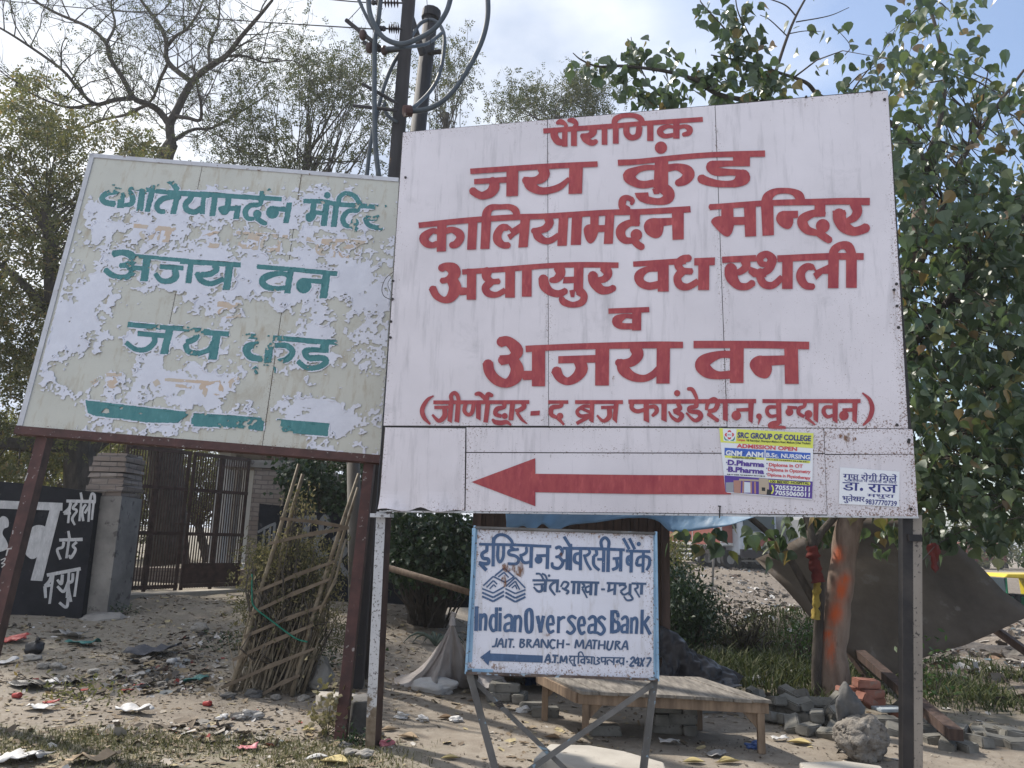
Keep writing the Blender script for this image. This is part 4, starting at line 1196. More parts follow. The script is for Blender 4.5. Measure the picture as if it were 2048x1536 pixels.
# ------------------------------------------------------------------ blue rimmed bank sign
q=quad3([(948,1053),(1313,1065),(1317,1361),(930,1347)], 4.75)
BP=Plane(q[3], q[2]-q[3], q[0]-q[3]); BH=BP.hit
bank=empty('signboard',BH(1120,1600),'small blue rimmed bank sign with a white face on crossed metal legs','signboard')
grid_panel('sign_face',[BH(*p) for p in((952,1058),(1309,1069),(1313,1357),(934,1343))],40,32,M_bank,bank,None,.13,.003,.002,31,off=-.018)
M_ltblue=simple('faded_blue_rim',(.20,.33,.46),(.30,.45,.58),6,.6,.3,.004,spots=(30,.60,(.13,.09,.07)))
M_rustrim=simple('rusted_rim',(.07,.05,.045),(.16,.12,.10),14,.8,.6,.006,spots=(18,.55,(.30,.38,.45)))
M_legs=simple('weathered_grey_leg',(.085,.08,.075),(.16,.15,.14),8,.75,.4,.004,stretch=(1,1,.3),spots=(20,.62,(.22,.30,.36)))
for a,b,m in(((951,1055.5),(1310,1067.5),M_legs),((1311,1064),(1315,1362),M_ltblue),((950,1052),(932,1348),M_ltblue),((932,1345.5),(1315,1359.5),M_rustrim)):
    mb=MB(); mb.beam(BH(*a,-.012),BH(*b,-.012),.014,.045,BP.n); mb.build('rim',m,bank)
for pts_ in([(200,118),(248,118),(200,1330),(165,1330)],[(1838,165),(1868,165),(1868,1480),(1838,1480)],[(165,1385),(390,1395),(390,1425),(160,1418)]):
    bd=MB(); patch(bd,pts_,'N',BP,-.0165); bd.build('painted_border',M_ltblue,bank)
for t in(NAVY1,NAVY3): ink('painted_lettering',t,BP,M_navy,bank,-.0145)
for t in(NAVY2,NAVY4): ink('painted_lettering',t,BP,M_navy2,bank,-.0145)
ink('painted_arrow',NAVY_ARROW,BP,M_navy,bank,-.0145); ink('bank_emblem',LOGO,BP,M_navy,bank,-.0143)
for t in('S 470,450 520,430 560,450 600,420 650,430 672,490 650,560 600,540 560,500 520,520 480,500','S 470,560 510,540 520,600 500,650 470,640 460,600','S 850,1075 900,1072 895,1092 862,1096','S 985,350 1015,340 1022,370 995,380'): ink('rust_stain','B N\n'+t,BP,M_rusty,bank,-.0128)
def bleg(a,b,w,off=-.03,name='leg',ext=True):
    A=BH(*a,off); B=BH(*b,off); t=(B-A).normalized()
    if ext: B=A+t*((A.z+.05)/-t.z)
    mb=MB(); mb.beam(A,B,w,.03,BP.n); mb.build(name,M_legs,bank)
bleg((937,1340),(990,1536),.040); bleg((1309,1355),(1287,1536),.040)
bleg((944,1357),(1122,1530),.026,-.055,'brace'); bleg((1306,1368),(1076,1528),.028,-.012,'brace')
mb=MB(); 
for k in range(4): mb.tube([BH(988+k*3,1407+k*3,.0),BH(1002+k*2,1402+k*3,.0)],.006,6)
mb.build('wire_binding',M_dark,bank)
# ------------------------------------------------------------------ ground
def rows(a,steps):
    o=[a]
    for lim,d in steps:
        while o[-1]<lim: o.append(o[-1]+d)
    return o
ys=rows(2.0,[(4.5,.25),(9,.05),(14,.09),(24,.22),(60,.8),(140,5),(700,40)])
xs=rows(-5.0,[(-5,.1),(5,.06)]); 
xl=[-v for v in rows(5.0,[(12,.2),(40,1),(120,6),(600,50)])][::-1]; xr=rows(5.0,[(14,.16),(40,.8),(120,6),(600,50)])
xs=xl[:-1]+xs[:-1]+xr
nx,ny=len(xs),len(ys)
V=[(x*max(1,1),y,gz(x,y)) for y in ys for x in xs]
F=[(j*nx+i,j*nx+i+1,(j+1)*nx+i+1,(j+1)*nx+i) for j in range(ny-1) for i in range(nx-1)]
m=NT('dusty_ground')
big_=m.noise(.55,7,.62); c=m.ramp(big_,[(.3,(.215,.187,.152)),(.5,(.285,.250,.206)),(.7,(.185,.160,.130))])
f=m.noise(9,8,.72); c=m.mix(m.ramp(f,[(.40,.55),(.62,0)]),c,(.17,.135,.105))
f2=m.noise(45,4,.7); c=m.mix(m.ramp(f2,[(.58,0),(.75,.5)]),c,(.16,.125,.095))
f3=m.noise(38,4,.7,vec=None,stretch=(1,1.3,1)); c=m.mix(m.ramp(f3,[(.66,0),(.74,.45)]),c,(.42,.38,.32))
ga=m.n('ShaderNodeAttribute'); ga.attribute_name='grass'; gn=m.noise(6,6,.7)
gf=m.math('MULTIPLY',ga.outputs['Fac'],m.ramp(gn,[(.38,0),(.62,1)])); c=m.mix(m.math('MULTIPLY',gf,.7),c,m.ramp(m.noise(28,4,.7),[(.35,(.09,.095,.05)),(.7,(.20,.185,.10))]))
ra=m.n('ShaderNodeAttribute'); ra.attribute_name='rubbish'; vo=m.n('ShaderNodeTexVoronoi'); vo.inputs['Scale'].default_value=7; m.l(m.tc.outputs['Object'],vo.inputs['Vector'])
hs=m.ramp(m.noise(11,5,.8),[(.32,(.06,.05,.04)),(.48,(.125,.10,.08)),(.60,(.20,.17,.14)),(.70,(.32,.29,.26))])
c=m.mix(m.math('MULTIPLY',ra.outputs['Fac'],.85),c,hs)
m.col(c).rough(.95); h=m.math('ADD',m.noise(14,8,.7),m.math('MULTIPLY',m.noise(70,5,.7),.5)); m.bump(h,.5,.025); M_ground=m.mat
def grassf(x,y):
    g=smooth(-.2,-1.0,x)*smooth(4.2,5.0,y)*smooth(6.25,5.9,y)                       # verge in the left foreground
    g=max(g,smooth(.9,1.6,x)*smooth(7.9,8.6,y)*smooth(16,12,y)*smooth(6,3.2,x))
    g=max(g,.7*smooth(3,4,x)*smooth(6.6,7.6,y)*smooth(9.2,8,y))
    g=max(g,.35*smooth(-1.8,-2.6,x)*smooth(7,9,y)); g=max(g,.5*smooth(12,18,y)*smooth(.5,-1,x))
    return g
def rubf(x,y): return smooth(1.8,3.2,x)*smooth(7.4,8.8,y)*smooth(60,30,y)*(1-.7*smooth(14,10,y)*smooth(4.2,3.0,x))
ground=mesh_np('ground',np.array(V),np.array(F),M_ground,None,True); tag(ground,'dusty bare earth strewn with litter',None,None,'structure')
for nm,fn in(('grass',grassf),('rubbish',rubf)):
    a=ground.data.attributes.new(nm,'FLOAT','POINT'); a.data.foreach_set('value',[fn(v[0],v[1]) for v in V])
# ------------------------------------------------------------------ walls, pillars and gate on the left
def brick_mat(name,c1,c2,mort,scale=1.0,wrap=True):
    m=NT(name); sx_=m.n('ShaderNodeSeparateXYZ'); m.l(m.tc.outputs['Object'],sx_.inputs[0]); cb=m.n('ShaderNodeCombineXYZ'); m.l(m.math('ADD',sx_.outputs['X'],sx_.outputs['Y']),cb.inputs['X']); m.l(sx_.outputs['Z'],cb.inputs['Y'])
    w=m.n('ShaderNodeVectorMath'); w.operation='ADD'; nn=m.n('ShaderNodeTexNoise'); nn.inputs['Scale'].default_value=6; m.l(m.tc.outputs['Object'],nn.inputs['Vector']); sc=m.n('ShaderNodeVectorMath'); sc.operation='SCALE'; sc.inputs['Scale'].default_value=.03; m.l(nn.outputs['Color'],sc.inputs[0]); m.l(cb.outputs[0],w.inputs[0]); m.l(sc.outputs[0],w.inputs[1])
    b=m.n('ShaderNodeTexBrick'); b.inputs['Scale'].default_value=scale; b.inputs['Brick Width'].default_value=.23; b.inputs['Row Height'].default_value=.082; b.inputs['Mortar Size'].default_value=.008; b.inputs['Mortar Smooth'].default_value=.2; b.inputs['Bias'].default_value=-.1
    m.l(w.outputs[0],b.inputs['Vector'])
    for k,v in(('Color1',c1),('Color2',c2),('Mortar',mort)): b.inputs[k].default_value=(*v,1)
    c=m.mix(m.ramp(m.noise(7,7,.65),[(.38,0),(.68,.7)]),b.outputs['Color'],(.20,.17,.15)); m.col(c).rough(.9)
    m.bump(m.math('ADD',m.math('MULTIPLY',b.outputs['Fac'],-1.0),m.math('MULTIPLY',m.noise(30,6,.7),.35)),.8,.012); return m.mat
M_brick=brick_mat('old_brickwork',(.22,.175,.15),(.30,.26,.23),(.13,.115,.105))
M_plaster=simple('grey_cement_plaster',(.17,.16,.15),(.27,.255,.235),2.6,.9,.45,.012,8,spots=(7,.60,(.11,.10,.095)))
M_black=simple('black_painted_wall',(.006,.007,.010),(.017,.018,.024),3,.95,.5,.01,8,spots=(9,.66,(.05,.047,.05)))
M_chalk=brush_mat('chalky_white_paint',(.34,.34,.35),(.48,.48,.49),chip=(20,.67))
M_pale=simple('pale_wall_wash',(.42,.41,.39),(.52,.51,.49),2,.9,.3,.006)
M_gate=simple('rusty_brown_gate_paint',(.045,.028,.022),(.085,.052,.042),10,.7,.4,.004)
wy=10.78
def vwall(pts,y,t,m,name,label,parent=None):   # upright slab whose face carries the traced outline
    P=Plane(AT(pts[0][0],pts[0][1],y),Vector((1,0,0)),Vector((0,0,1))); poly=[P.hit(*p) for p in pts]
    mb=MB(); mb.prism(poly,P.n,t); o=mb.build(name,m,parent,recalc=True); return P,o
w1=empty('boundary_wall',AT(80,1240,wy),'black painted boundary wall with white Hindi lettering left of the gate pillar','wall')
P1,o=vwall([(-520,938),(-60,958),(60,968),(130,976),(193,985),(160,1262),(-520,1262)],wy,.23,M_black,'wall_panel','',w1)
for t,k in((WALLTXT,1.0),(WALLTXT_R,1.3),(WALLTXT_L,1.0)): ink('painted_lettering',t,P1,M_chalk,w1,.006,k)
py_=10.9
def xat(px,py,y): return AT(px,py,y).x
pl=empty('gate_pillar',AT(205,1238,py_),'grey plastered pillar with bare old bricks at its top, left of the gate','pillar')
x0=xat(176,950,py_); x1=xat(250,950,py_); zt=AT(220,905,py_).z; zb=.05; zm=AT(220,993,py_).z
mb=MB(); mb.box(((x0+x1)/2,py_+.31,(zb+zm)/2),(x1-x0,.62,zm-zb),jit=.012); mb.build('plastered_shaft',M_plaster,pl)
mb=MB(); n_=9
for k in range(n_):                             # stepped crumbling courses
    z0=zm+(zt-zm)*k/n_; z1=zm+(zt-zm)*(k+1)/n_; d=rnd.uniform(-.035,.02)-(.07 if k==n_-1 else 0)
    mb.box(((x0+x1)/2+rnd.uniform(-.012,.012),py_+.31,(z0+z1)/2),(x1-x0-.02+d,.60+d,(z1-z0)-.004),jit=.016)
mb.build('brick_top',M_brick,pl)
mb=MB()
for k in range(5):
    a=Vector((x0+.12+k*.1,py_+.3,zt-.02)); mb2=MB(); mb2.tube([a,a+Vector((rnd.uniform(-.05,.05),0,.28+.1*rnd.random()))],.006,5); mb2.build('rebar',M_brown,pl)
mb=MB(); mb.rock((x0+.42,py_-.02,.18),(.45,.22,.14),3,2,.5,.3); mb.build('mortar_footing',M_plaster,pl)
# gate
gl=AT(266,888,12.1); gr=AT(500,929,14.0); gate=empty('metal_gate',AT(235,1190,12.1),'rusty brown iron gate of thin upright bars between two pillars','gate')
gzb=AT(232,1190,12.1).z+.02; gzt=gl.z; A0=Vector((gl.x-.10,12.1,0)); A1=Vector((gr.x,14.0,0)); L_=(A1-A0).length; du=(A1-A0)/L_; dn=Vector((du.y,-du.x,0))
def gp(s,z,o=0): return A0+du*s*L_+Vector((0,0,z))+dn*o
H=gzt-gzb
def gbeam(a,b,w,d,name,m=M_gate):
    mb=MB(); mb.beam(a,b,w,d,dn); return mb.build(name,m,gate)
for s0,s1 in((0.0,.49),(.51,1.0)):
    for z,w in((.03,.06),(.40,.055),(.72,.055),(.985,.06)): gbeam(gp(s0,gzb+H*z,.012),gp(s1,gzb+H*z,.012),w,.03,'gate_rail')
    for s in(s0+.012,s1-.012,(s0+s1)/2): gbeam(gp(s,gzb),gp(s,gzb+H),.05,.035,'gate_stile')
    nb_=24
    for k in range(1,nb_):
        s=s0+(s1-s0)*k/nb_
        if abs(k-12)<1: continue
        gbeam(gp(s,gzb+.03),gp(s,gzb+H-.02),.016,.016,'gate_bar')
mb=MB(); mb.prism([gp(.52,gzb+.1,.02),gp(.98,gzb+.1,.02),gp(.98,gzb+H*.19,.02),gp(.52,gzb+H*.19,.02)],dn,.004); mb.build('kick_plate',M_gate,gate)
gbeam(gp(.40,gzb+H*.47,.05),gp(.60,gzb+H*.47,.05),.025,.02,'gate_bolt')
mb=MB(); mb.tube([gp(.02,gzb+.45,.01),gp(.08,gzb+H*.62,.2),gp(.05,gzb+H*.72,.03)],.03,5); 
M_gravel=simple('pale_threshold',(.28,.25,.21),(.38,.35,.30),7,.95,.5,.01)
mb=MB(); mb.box(tuple(gp(.5,gzb-.10)),(L_+.7,.5,.16),Matrix.Rotation(math.atan2(du.y,du.x),3,'Z'),jit=.01); tag(mb.build('gate_threshold',M_gravel),'low pale concrete threshold under the iron gate','threshold')
# right pillar, slab and building stub
p2=empty('gate_pillar',AT(520,1180,14.1),'bare brick pillar under a concrete slab, right of the iron gate','pillar')
xa=xat(497,1050,14.1)-.02; xb=xat(560,1050,14.1); zt2=AT(540,936,14.1).z
mb=MB(); mb.box(((xa+xb)/2,14.45,zt2/2),(xb-xa,.6,zt2),jit=.01); mb.build('brick_shaft',M_brick,p2)
xc=xat(592,940,14.1)
mb=MB(); mb.box(((xa+xc)/2-.3,14.5,zt2+.07),(xc-xa+.75,.8,.14),jit=.012); mb.build('concrete_slab',M_plaster,p2)
for k in range(7):
    a=Vector((xa+.1+.045*k+rnd.uniform(-.01,.01),14.3+.1*(k%3),zt2+.1)); mb=MB(); mb.tube([a,a+Vector((rnd.uniform(-.03,.03),0,.42+.1*rnd.random()))],.007,5); mb.build('rebar',M_brown,p2)
hs_=empty('shed',AT(575,1100,14.2),'small cement shed with a dark square opening behind the black wall','shed')
xd=xat(690,1000,14.2); z0=.3; z1=AT(575,945,14.2).z; zo0=AT(560,1014,14.2).z; zo1=AT(560,990,14.2).z; xo0=xat(551,1000,14.2); xo1=xat(573,1000,14.2)
mb=MB()
for bx0,bx1,bz0,bz1 in((xb+.004,xo0,z0,z1),(xo0,xo1,z0,zo0),(xo0,xo1,zo1,z1),(xo1,xd,z0,z1)): mb.box(((bx0+bx1)/2,14.35,(bz0+bz1)/2),(bx1-bx0-.002,.25,bz1-bz0-.002))
mb.build('front_wall',M_plaster,hs_)
mb=MB(); mb.box(((xb+xd)/2,15.6,(z0+z1)/2),(xd-xb,2.2,z1-z0)); mb.build('interior_shade_block',M_dark,hs_)  # solid dark block; its colour stands in for the unlit interior
w2=empty('boundary_wall',AT(700,1150,12.6),'black painted boundary wall with large grey letters right of the iron gate','wall')
P2,o=vwall([(519,1007),(567,1012),(569,1022),(700,1029),(830,1038),(985,1046),(985,1215),(505,1215)],12.6,.2,M_black,'wall_panel','',w2)
ink('painted_lettering',WALLTXT2,P2,brush_mat('grey_wall_paint',(.11,.115,.12),(.17,.175,.18),chip=(14,.60)),w2,.006)
# pale building seen through the gate
bd=empty('building',AT(440,1120,22),'pale washed building with square columns seen through the gate bars','building')
def bx(a,b,y,d,z0,z1,name,m=M_pale,par=bd):
    mb=MB(); xa,xb=xat(a,1050,y),xat(b,1050,y); mb.box(((xa+xb)/2,y+d/2,(z0+z1)/2),(xb-xa,d,z1-z0)); return mb.build(name,m,par)
bx(424,447,19,.4,.3,3.3,'column'); bx(452,465,19.6,.4,.3,3.3,'column',M_plaster); bx(470,640,20.5,3,.3,3.1,'wall'); bx(415,650,18.8,5,3.3,3.5,'roof_slab',M_plaster); bx(420,480,18.9,1.4,.25,.62,'plinth')
# courtyard ground patch behind the gate is the same sunlit earth; low brick kerb inside
mb=MB(); a=AT(236,1165,13.4); b=AT(480,1160,15.6); mb.box(((a.x+b.x)/2,15.2,.50),(3.6,.24,.42),Matrix.Rotation(.2,3,'Z')); tag(mb.build('low_wall',M_brick),'low brick wall just behind the iron gate','wall')
# ------------------------------------------------------------------ electric poles, conduits, wires
M_pole=simple('weathered_dark_pole',(.030,.028,.031),(.065,.06,.062),4,.75,.4,.004,stretch=(1,1,.2))
M_conc=simple('pale_concrete_pole',(.14,.13,.12),(.22,.21,.195),4,.9,.4,.005,stretch=(1,1,.3))
M_cond=simple('hazed_black_conduit',(.055,.066,.078),(.09,.105,.12),5,.55,.1,.002)  # black conduit toned blue-grey; the haze is put into its colour
M_ceram=simple('brown_ceramic',(.05,.03,.028),(.09,.05,.045),8,.3,0)
yp=7.35
ep=empty('electric_pole',G(706,1374),'dark steel electric pole with insulator arms rising behind the big board','electric pole')
mb=MB(); b0=G(708,1374); t0=AT(823,-60,yp+.1); mb.beam(b0-Vector((0,0,.2)),t0,.155,.14,Vector((0,-1,0)),.12,.11)
e0=MB(); e0.beam(b0-Vector((0,0,.2))+Vector((.075,-.06,0)),t0+Vector((.055,-.05,0)),.03,.05,Vector((0,-1,0))); mb.build('pole_shaft',M_pole,ep); e0.build('pole_flange',M_pole,ep)
def arm(name,pts,r,m=M_pole,y=yp,par=ep,n=6):
    mb=MB(); mb.tube([AT(p[0],p[1],p[2] if len(p)>2 else y) for p in pts],r,n); return mb.build(name,m,par)
arm('arm',[(692,40),(760,95)],.022); arm('arm',[(727,84),(746,98),(770,102),(800,99)],.022); arm('arm',[(725,168),(795,207)],.018); arm('arm',[(706,211),(795,221)],.018)
for x,y,r in((726,70,.055),(739,96,.055),(769,101,.05)):
    mb=MB(); mb.rock(AT(x,y,yp),(r*.8,r,r*1.15),1,2,1,.05); mb.build('insulator',M_ceram,ep,True)
def string(px0,px1,py):
    mb=MB(); A=AT(px0,py,yp); B=AT(px1,py+1,yp); d=(B-A)
    mb.tube([A,B],.010,6); mb.build('insulator_rod',M_pole,ep)
    for k in range(5):
        c=A+d*(.42+.10*k); mb=MB(); mb.tube([c-d.normalized()*.009,c,c+d.normalized()*.009],[.02,.052,.02],10); mb.build('insulator_disc',M_ceram,ep)
    for k in(.03,.16):
        c=A+d*k; mb=MB(); mb.rock(c,(.03,.03,.038),2,1,1,.05); mb.build('clamp',M_pole,ep)
string(760,805,57); string(745,806,5)
bk=MB(); c=AT(820,222,yp); bk.tube([AT(808,222,yp-.05),AT(822,222,yp-.02)],.06,10); bk.build('conduit_clamp',M_rustred,ep)
ep2=empty('electric_pole',AT(770,1300,8.6),'second dark electric pole with a round cap standing just behind the first','electric pole')
mb=MB(); a=AT(861,38,8.5); b=AT(716,1345,8.35); d=(b-a).normalized(); k=(a.z+.1)/-d.z; mb.tube([a,a+d*k],[.088,.11],10); mb.build('pole_shaft',M_pole,ep2,True)
mb=MB(); u=AT(864,22,8.5); mb.tube([u,a],[.115,.115],12); mb.build('pole_cap',M_pole,ep2); 
mb=MB(); mb.beam(AT(855,106,8.4),AT(882,103,8.4),.06,.03); mb.build('bracket',M_pole,ep2)
mb=MB(); mb.beam(AT(800,-30,7.9),AT(846,110,8.2),.07,.05); mb.build('brace',M_pole,ep2)
cpole=empty('concrete_pole',G(716,1368),'short pale round concrete post standing close behind the dark red sign post','post')
b=G(716,1368); t=AT(706,880,b.y-.1); mb=MB(); mb.tube([b-Vector((0,0,.1)),t],[.075,.066],12); mb.build('post_shaft',M_conc,cpole,True)
mb=MB(); c=b.lerp(t,.915); dd=(t-b).normalized(); mb.tube([c,c+dd*.10],[.082,.082],12); mb.build('collar',M_conc,cpole)
CB=[('looping haze-greyed conduit hanging straight down left of the dark pole',[(758,356,7.25),(751,293),(749,211),(749,130),(750,82),(757,35),(763,-20)],.026),
('haze-greyed conduit that swings from the old board up and over the second pole',[(733,360,7.5),(736,330),(743,276),(764,187),(785,131),(806,98,7.6),(827,66,8.0),(842,46,8.2),(863,40,8.25),(881,52,8.2),(889,82,8.1),(881,141,8.0),(860,183,7.8),(820,222,7.4)],.022),
('widest haze-greyed conduit loop curving up to the right of the poles',[(975,-20,7.4),(975,35),(961,89),(929,150),(894,195),(858,217),(818,223)],.028),
('haze-greyed conduit loop sagging in front of the dark pole near the top',[(904,-15,7.15),(893,23),(870,56),(839,76),(804,88),(771,78),(751,54),(739,23),(736,-20)],.027),
('thin haze-greyed conduit slanting down from the top left of the pole',[(714,-8,7.3),(734,35),(752,64),(772,80)],.018),
('short haze-greyed conduit bend hugging the second pole',[(884,66,8.1),(866,80,7.9),(846,90,7.6),(804,95,7.2),(772,97,7.2)],.02),
('lower haze-greyed conduit tail curling behind the dark pole',[(771,205,7.5),(768,215),(776,232),(795,245)],.018)]
for lb,pts,r in CB:
    last=yp; P=[]
    for p in pts:
        if len(p)>2: last=p[2]
        P.append((p[0],p[1],last))
    P=crom([tuple(map(float,p)) for p in P],5); mb=MB(); mb.tube([AT(*p) for p in P],r,8); tag(mb.build('conduit',M_cond,None,True),lb,'conduit')
M_wire=simple('thin_wire',(.02,.02,.022),(.035,.035,.037),3,1.0,0)
for lb,pts in(('long overhead wire sagging across the bare tree to the lower insulator string',[(-40,-3,11),(200,19,10),(480,41,8.6),(745,58,7.35)]),('overhead wire running to the upper insulator string',[(560,-14,8.5),(672,0,7.8),(745,6,7.35)]),('thin jumper wire between the pole arm and the sky',[(726,8,7.3),(712,24,7.3),(695,42,7.3)]),('thin wire hanging in front of the second pole',[(853,-10,7.6),(858,60,7.6),(868,150,7.6),(872,225,7.6),(876,258,7.6)])):
    mb=MB(); mb.tube([AT(*p) for p in crom([tuple(map(float,p)) for p in pts],5)],.007 if 'over' in lb else .004,5); tag(mb.build('wire',M_wire),lb,'wire')
# ------------------------------------------------------------------ kiosk behind the bank sign
M_plank=simple('dark_stained_planks',(.045,.030,.025),(.095,.062,.05),3,.75,.5,.006,stretch=(6,6,.5))
M_wood=simple('grey_brown_wood',(.12,.085,.06),(.23,.17,.12),4,.8,.5,.005,stretch=(5,5,.6),detail=8)
M_woodb=simple('bench_wood',(.13,.092,.064),(.27,.195,.135),4,.8,.45,.004,stretch=(4,4,.8),detail=8)
M_woodtop=simple('weathered_bench_top',(.11,.098,.085),(.25,.225,.195),5,.85,.45,.004,stretch=(5,.8,1),detail=8)
ki=empty('kiosk',G(1160,1395),'dark plank kiosk on short wooden legs behind the bank sign','kiosk')
ky=7.95; kx0=xat(948,1200,ky); kx1=xat(1330,1200,ky); kzb=AT(1150,1345,ky).z; kzt=AT(1150,1015,ky).z+.15
n_=22
for k in range(n_):
    a=kx0+(kx1-kx0)*k/n_; b=kx0+(kx1-kx0)*(k+1)/n_; mb=MB(); mb.box(((a+b)/2,ky+.02+rnd.uniform(0,.008),(kzb+kzt)/2),(b-a-.006,.025,kzt-kzb)); mb.build('plank',M_plank,ki)
for x in(kx0,kx1): 
    mb=MB(); mb.box((x,ky+.0,(kzt+kzb)/2-.02),(.085,.085,kzt-kzb+.04)); mb.build('corner_post',M_plank,ki)
mb=MB(); mb.box(((kx0+kx1)/2,ky+.065,(kzt+kzb)/2),(kx1-kx0-.02,.02,kzt-kzb-.01)); mb.build('gap_light_block',M_dark,ki)  # added dark wall that keeps bright sky out of the plank gaps
mb=MB(); mb.box((kx1+.0,ky+.62,(kzt+kzb)/2),(.03,1.1,kzt-kzb)); mb.build('side_wall',M_plank,ki); mb=MB(); mb.box((kx0,ky+.62,(kzt+kzb)/2),(.03,1.1,kzt-kzb)); mb.build('side_wall',M_plank,ki)
mb=MB(); mb.box(((kx0+kx1)/2,ky+.6,kzb-.03),(kx1-kx0,1.25,.05)); mb.build('floor',M_plank,ki); mb=MB(); mb.box(((kx0+kx1)/2,ky+.6,kzt+.03),(kx1-kx0+.2,1.4,.04)); mb.build('roof',M_plank,ki)
for px,py in((1018,1374),(1090,1418),(1318,1418)):
    b=G(px,py); mb=MB(); mb.box((b.x,max(ky+.05,b.y),(kzb+b.z)/2+.02),(.10,.09,kzb-b.z-.1)); mb.build('leg',M_wood,ki)
def sheet(name,edgeA,edgeB,m,label,cat,nv=14,wr=.03,seed=0,sag=0,thick=.003,sm=True,freq=5,par=None):
    """loose cloth between two traced edges (px,py,depth)"""
    A=crom([tuple(map(float,p)) for p in edgeA],6); B=crom([tuple(map(float,p)) for p in edgeB],6); n=max(len(A),len(B))*2
    def rs(E):
        o=[]
        for i in range(n):
            t=i/(n-1)*(len(E)-1); k=min(int(t),len(E)-2); f=t-k; o.append(tuple(E[k][q]*(1-f)+E[k+1][q]*f for q in range(3)))
        return [AT(*e) for e in o]
    A,B=rs(A),rs(B); vs=[]
    for i in range(n):
        for j in range(nv+1):
            t=j/nv; p=A[i].lerp(B[i],t); e=math.sin(math.pi*t)**.5 if 0<t<1 else .25
            q=Vector((p.x*freq+seed,p.y*freq*.6,p.z*freq*.8+seed*2)); w=mnoise.noise(q)*wr+mnoise.noise(q*2.7)*wr*.5
            vs.append(p+Vector((w*.3,-w*e,w*.5*e-sag*math.sin(math.pi*t))))
    fs=[(i*(nv+1)+j,(i+1)*(nv+1)+j,(i+1)*(nv+1)+j+1,i*(nv+1)+j+1) for i in range(n-1) for j in range(nv)]
    mb=MB(); mb.add(vs,fs); o=mb.build(name,m,par,sm); s=o.modifiers.new('thick','SOLIDIFY'); s.thickness=thick; s.offset=0
    return tag(o,label,cat) if label else o
def plastic(name,c,trans=.35,rough=.35,c2=None):
    m=NT(name); m.col(m.ramp(m.noise(6,5,.6),[(.35,c),(.65,c2 or [min(1,x*1.2) for x in c])])).rough(rough); m.bump(m.noise(14,6,.65),.6,.012)
    if trans:
        t=m.n('ShaderNodeBsdfTranslucent'); t.inputs[0].default_value=(*c,1); mx=m.n('ShaderNodeMixShader'); mx.inputs[0].default_value=trans; m.l(m.b.outputs[0],mx.inputs[1]); m.l(t.outputs[0],mx.inputs[2]); m.l(mx.outputs[0],m.out.inputs[0])
    return m.mat
M_btarp=plastic('blue_tarp',(.22,.36,.52),.5,.4); M_ktarp=plastic('black_tarp',(.022,.021,.024),0,.45,(.05,.047,.05)); M_clear=plastic('dusty_clear_plastic',(.50,.455,.44),.45,.4,(.60,.57,.56)); M_bag=plastic('white_plastic_bag',(.55,.54,.53),.3,.4); M_bbag=plastic('blue_plastic',(.035,.075,.19),.2,.4)
sheet('tarp',[(1010,985,7.75),(1100,985,7.75),(1200,985,7.75),(1300,985,7.75),(1400,1000,7.6),(1520,1016,7.2)],[(1012,1068,7.62),(1045,1052,7.6),(1062,1066,7.58),(1085,1048,7.6),(1110,1062,7.6),(1140,1050,7.6),(1200,1044,7.6),(1255,1036,7.6),(1310,1040,7.6),(1345,1064,7.5),(1400,1060,7.4),(1460,1050,7.2),(1520,1030,7.0)],M_btarp,'blue plastic tarp drooping from the kiosk roof below the big board','tarp',12,.035,3)
sheet('tarp',[(1318,1248,7.9),(1350,1268,7.85),(1380,1292,7.8),(1410,1308,7.75),(1445,1330,7.7),(1492,1352,7.6)],[(1318,1372,7.5),(1350,1372,7.45),(1380,1376,7.4),(1410,1380,7.35),(1445,1380,7.3),(1484,1372,7.25)],M_ktarp,'crumpled black tarp sloping down behind the wooden bench','tarp',22,.13,8,0,.003,True,6.5)
sheet('plastic_sheet',[(1048,1350,8.5),(1080,1348,8.5),(1110,1350,8.5),(1146,1354,8.5)],[(1050,1384,8.3),(1080,1388,8.3),(1110,1392,8.2),(1148,1388,8.3)],M_bbag,'blue plastic sheet bunched up under the kiosk floor','plastic sheet',8,.08,4)
sheet('plastic_sheet',[(955,1345,8.0),(975,1348,8.0),(1008,1350,8.0)],[(952,1368,7.7),(975,1376,7.6),(1012,1374,7.7)],M_clear,'crinkled clear plastic below the left corner of the bank sign','plastic sheet',8,.09,6)
# plastic tent
tp=AT(905,1240,7.7); tent=[]; nseg=40; nr=18
base=[(788,1356),(800,1372),(826,1374),(842,1382),(880,1380),(915,1376),(950,1372),(985,1360),(975,1345),(930,1335),(870,1335),(820,1345)]
bp=[G(float(a),float(b)) for a,b in ccrom(base,4)]; vs=[]; nb2=len(bp)
for j in range(nr+1):
    t=j/nr
    for i,b in enumerate(bp):
        p=tp.lerp(b,t); s=math.sin(math.pi*min(1,t*1.0)); cen=Vector((tp.x,tp.y,p.z)); pl_=p.copy(); pl_.z=p.z-(.17+.05*mnoise.noise((i*.7,1,1)))*math.sin(math.pi*t)**.8
        w=(.10*mnoise.noise((i*.8,t*.7,3))+.05*mnoise.noise((i*2.1,t*1.2,5)))*(.35+t)+.035*mnoise.noise((i*.9,t*6,2)); d=(b-tp); d.z=0; d=d.normalized() if d.length>0 else Vector((1,0,0))
        pl_+=d*w*min(1,t*2)*(1 if t<.95 else .5); pl_.z=max(pl_.z,b.z+.01*(1-t)); vs.append(pl_)
fs=[(j*nb2+i,j*nb2+(i+1)%nb2,(j+1)*nb2+(i+1)%nb2,(j+1)*nb2+i) for j in range(nr) for i in range(nb2)]
tn=empty('plastic_tent',G(880,1370),'dusty white plastic sheet tied up into a peaked tent left of the bank sign','plastic tent')
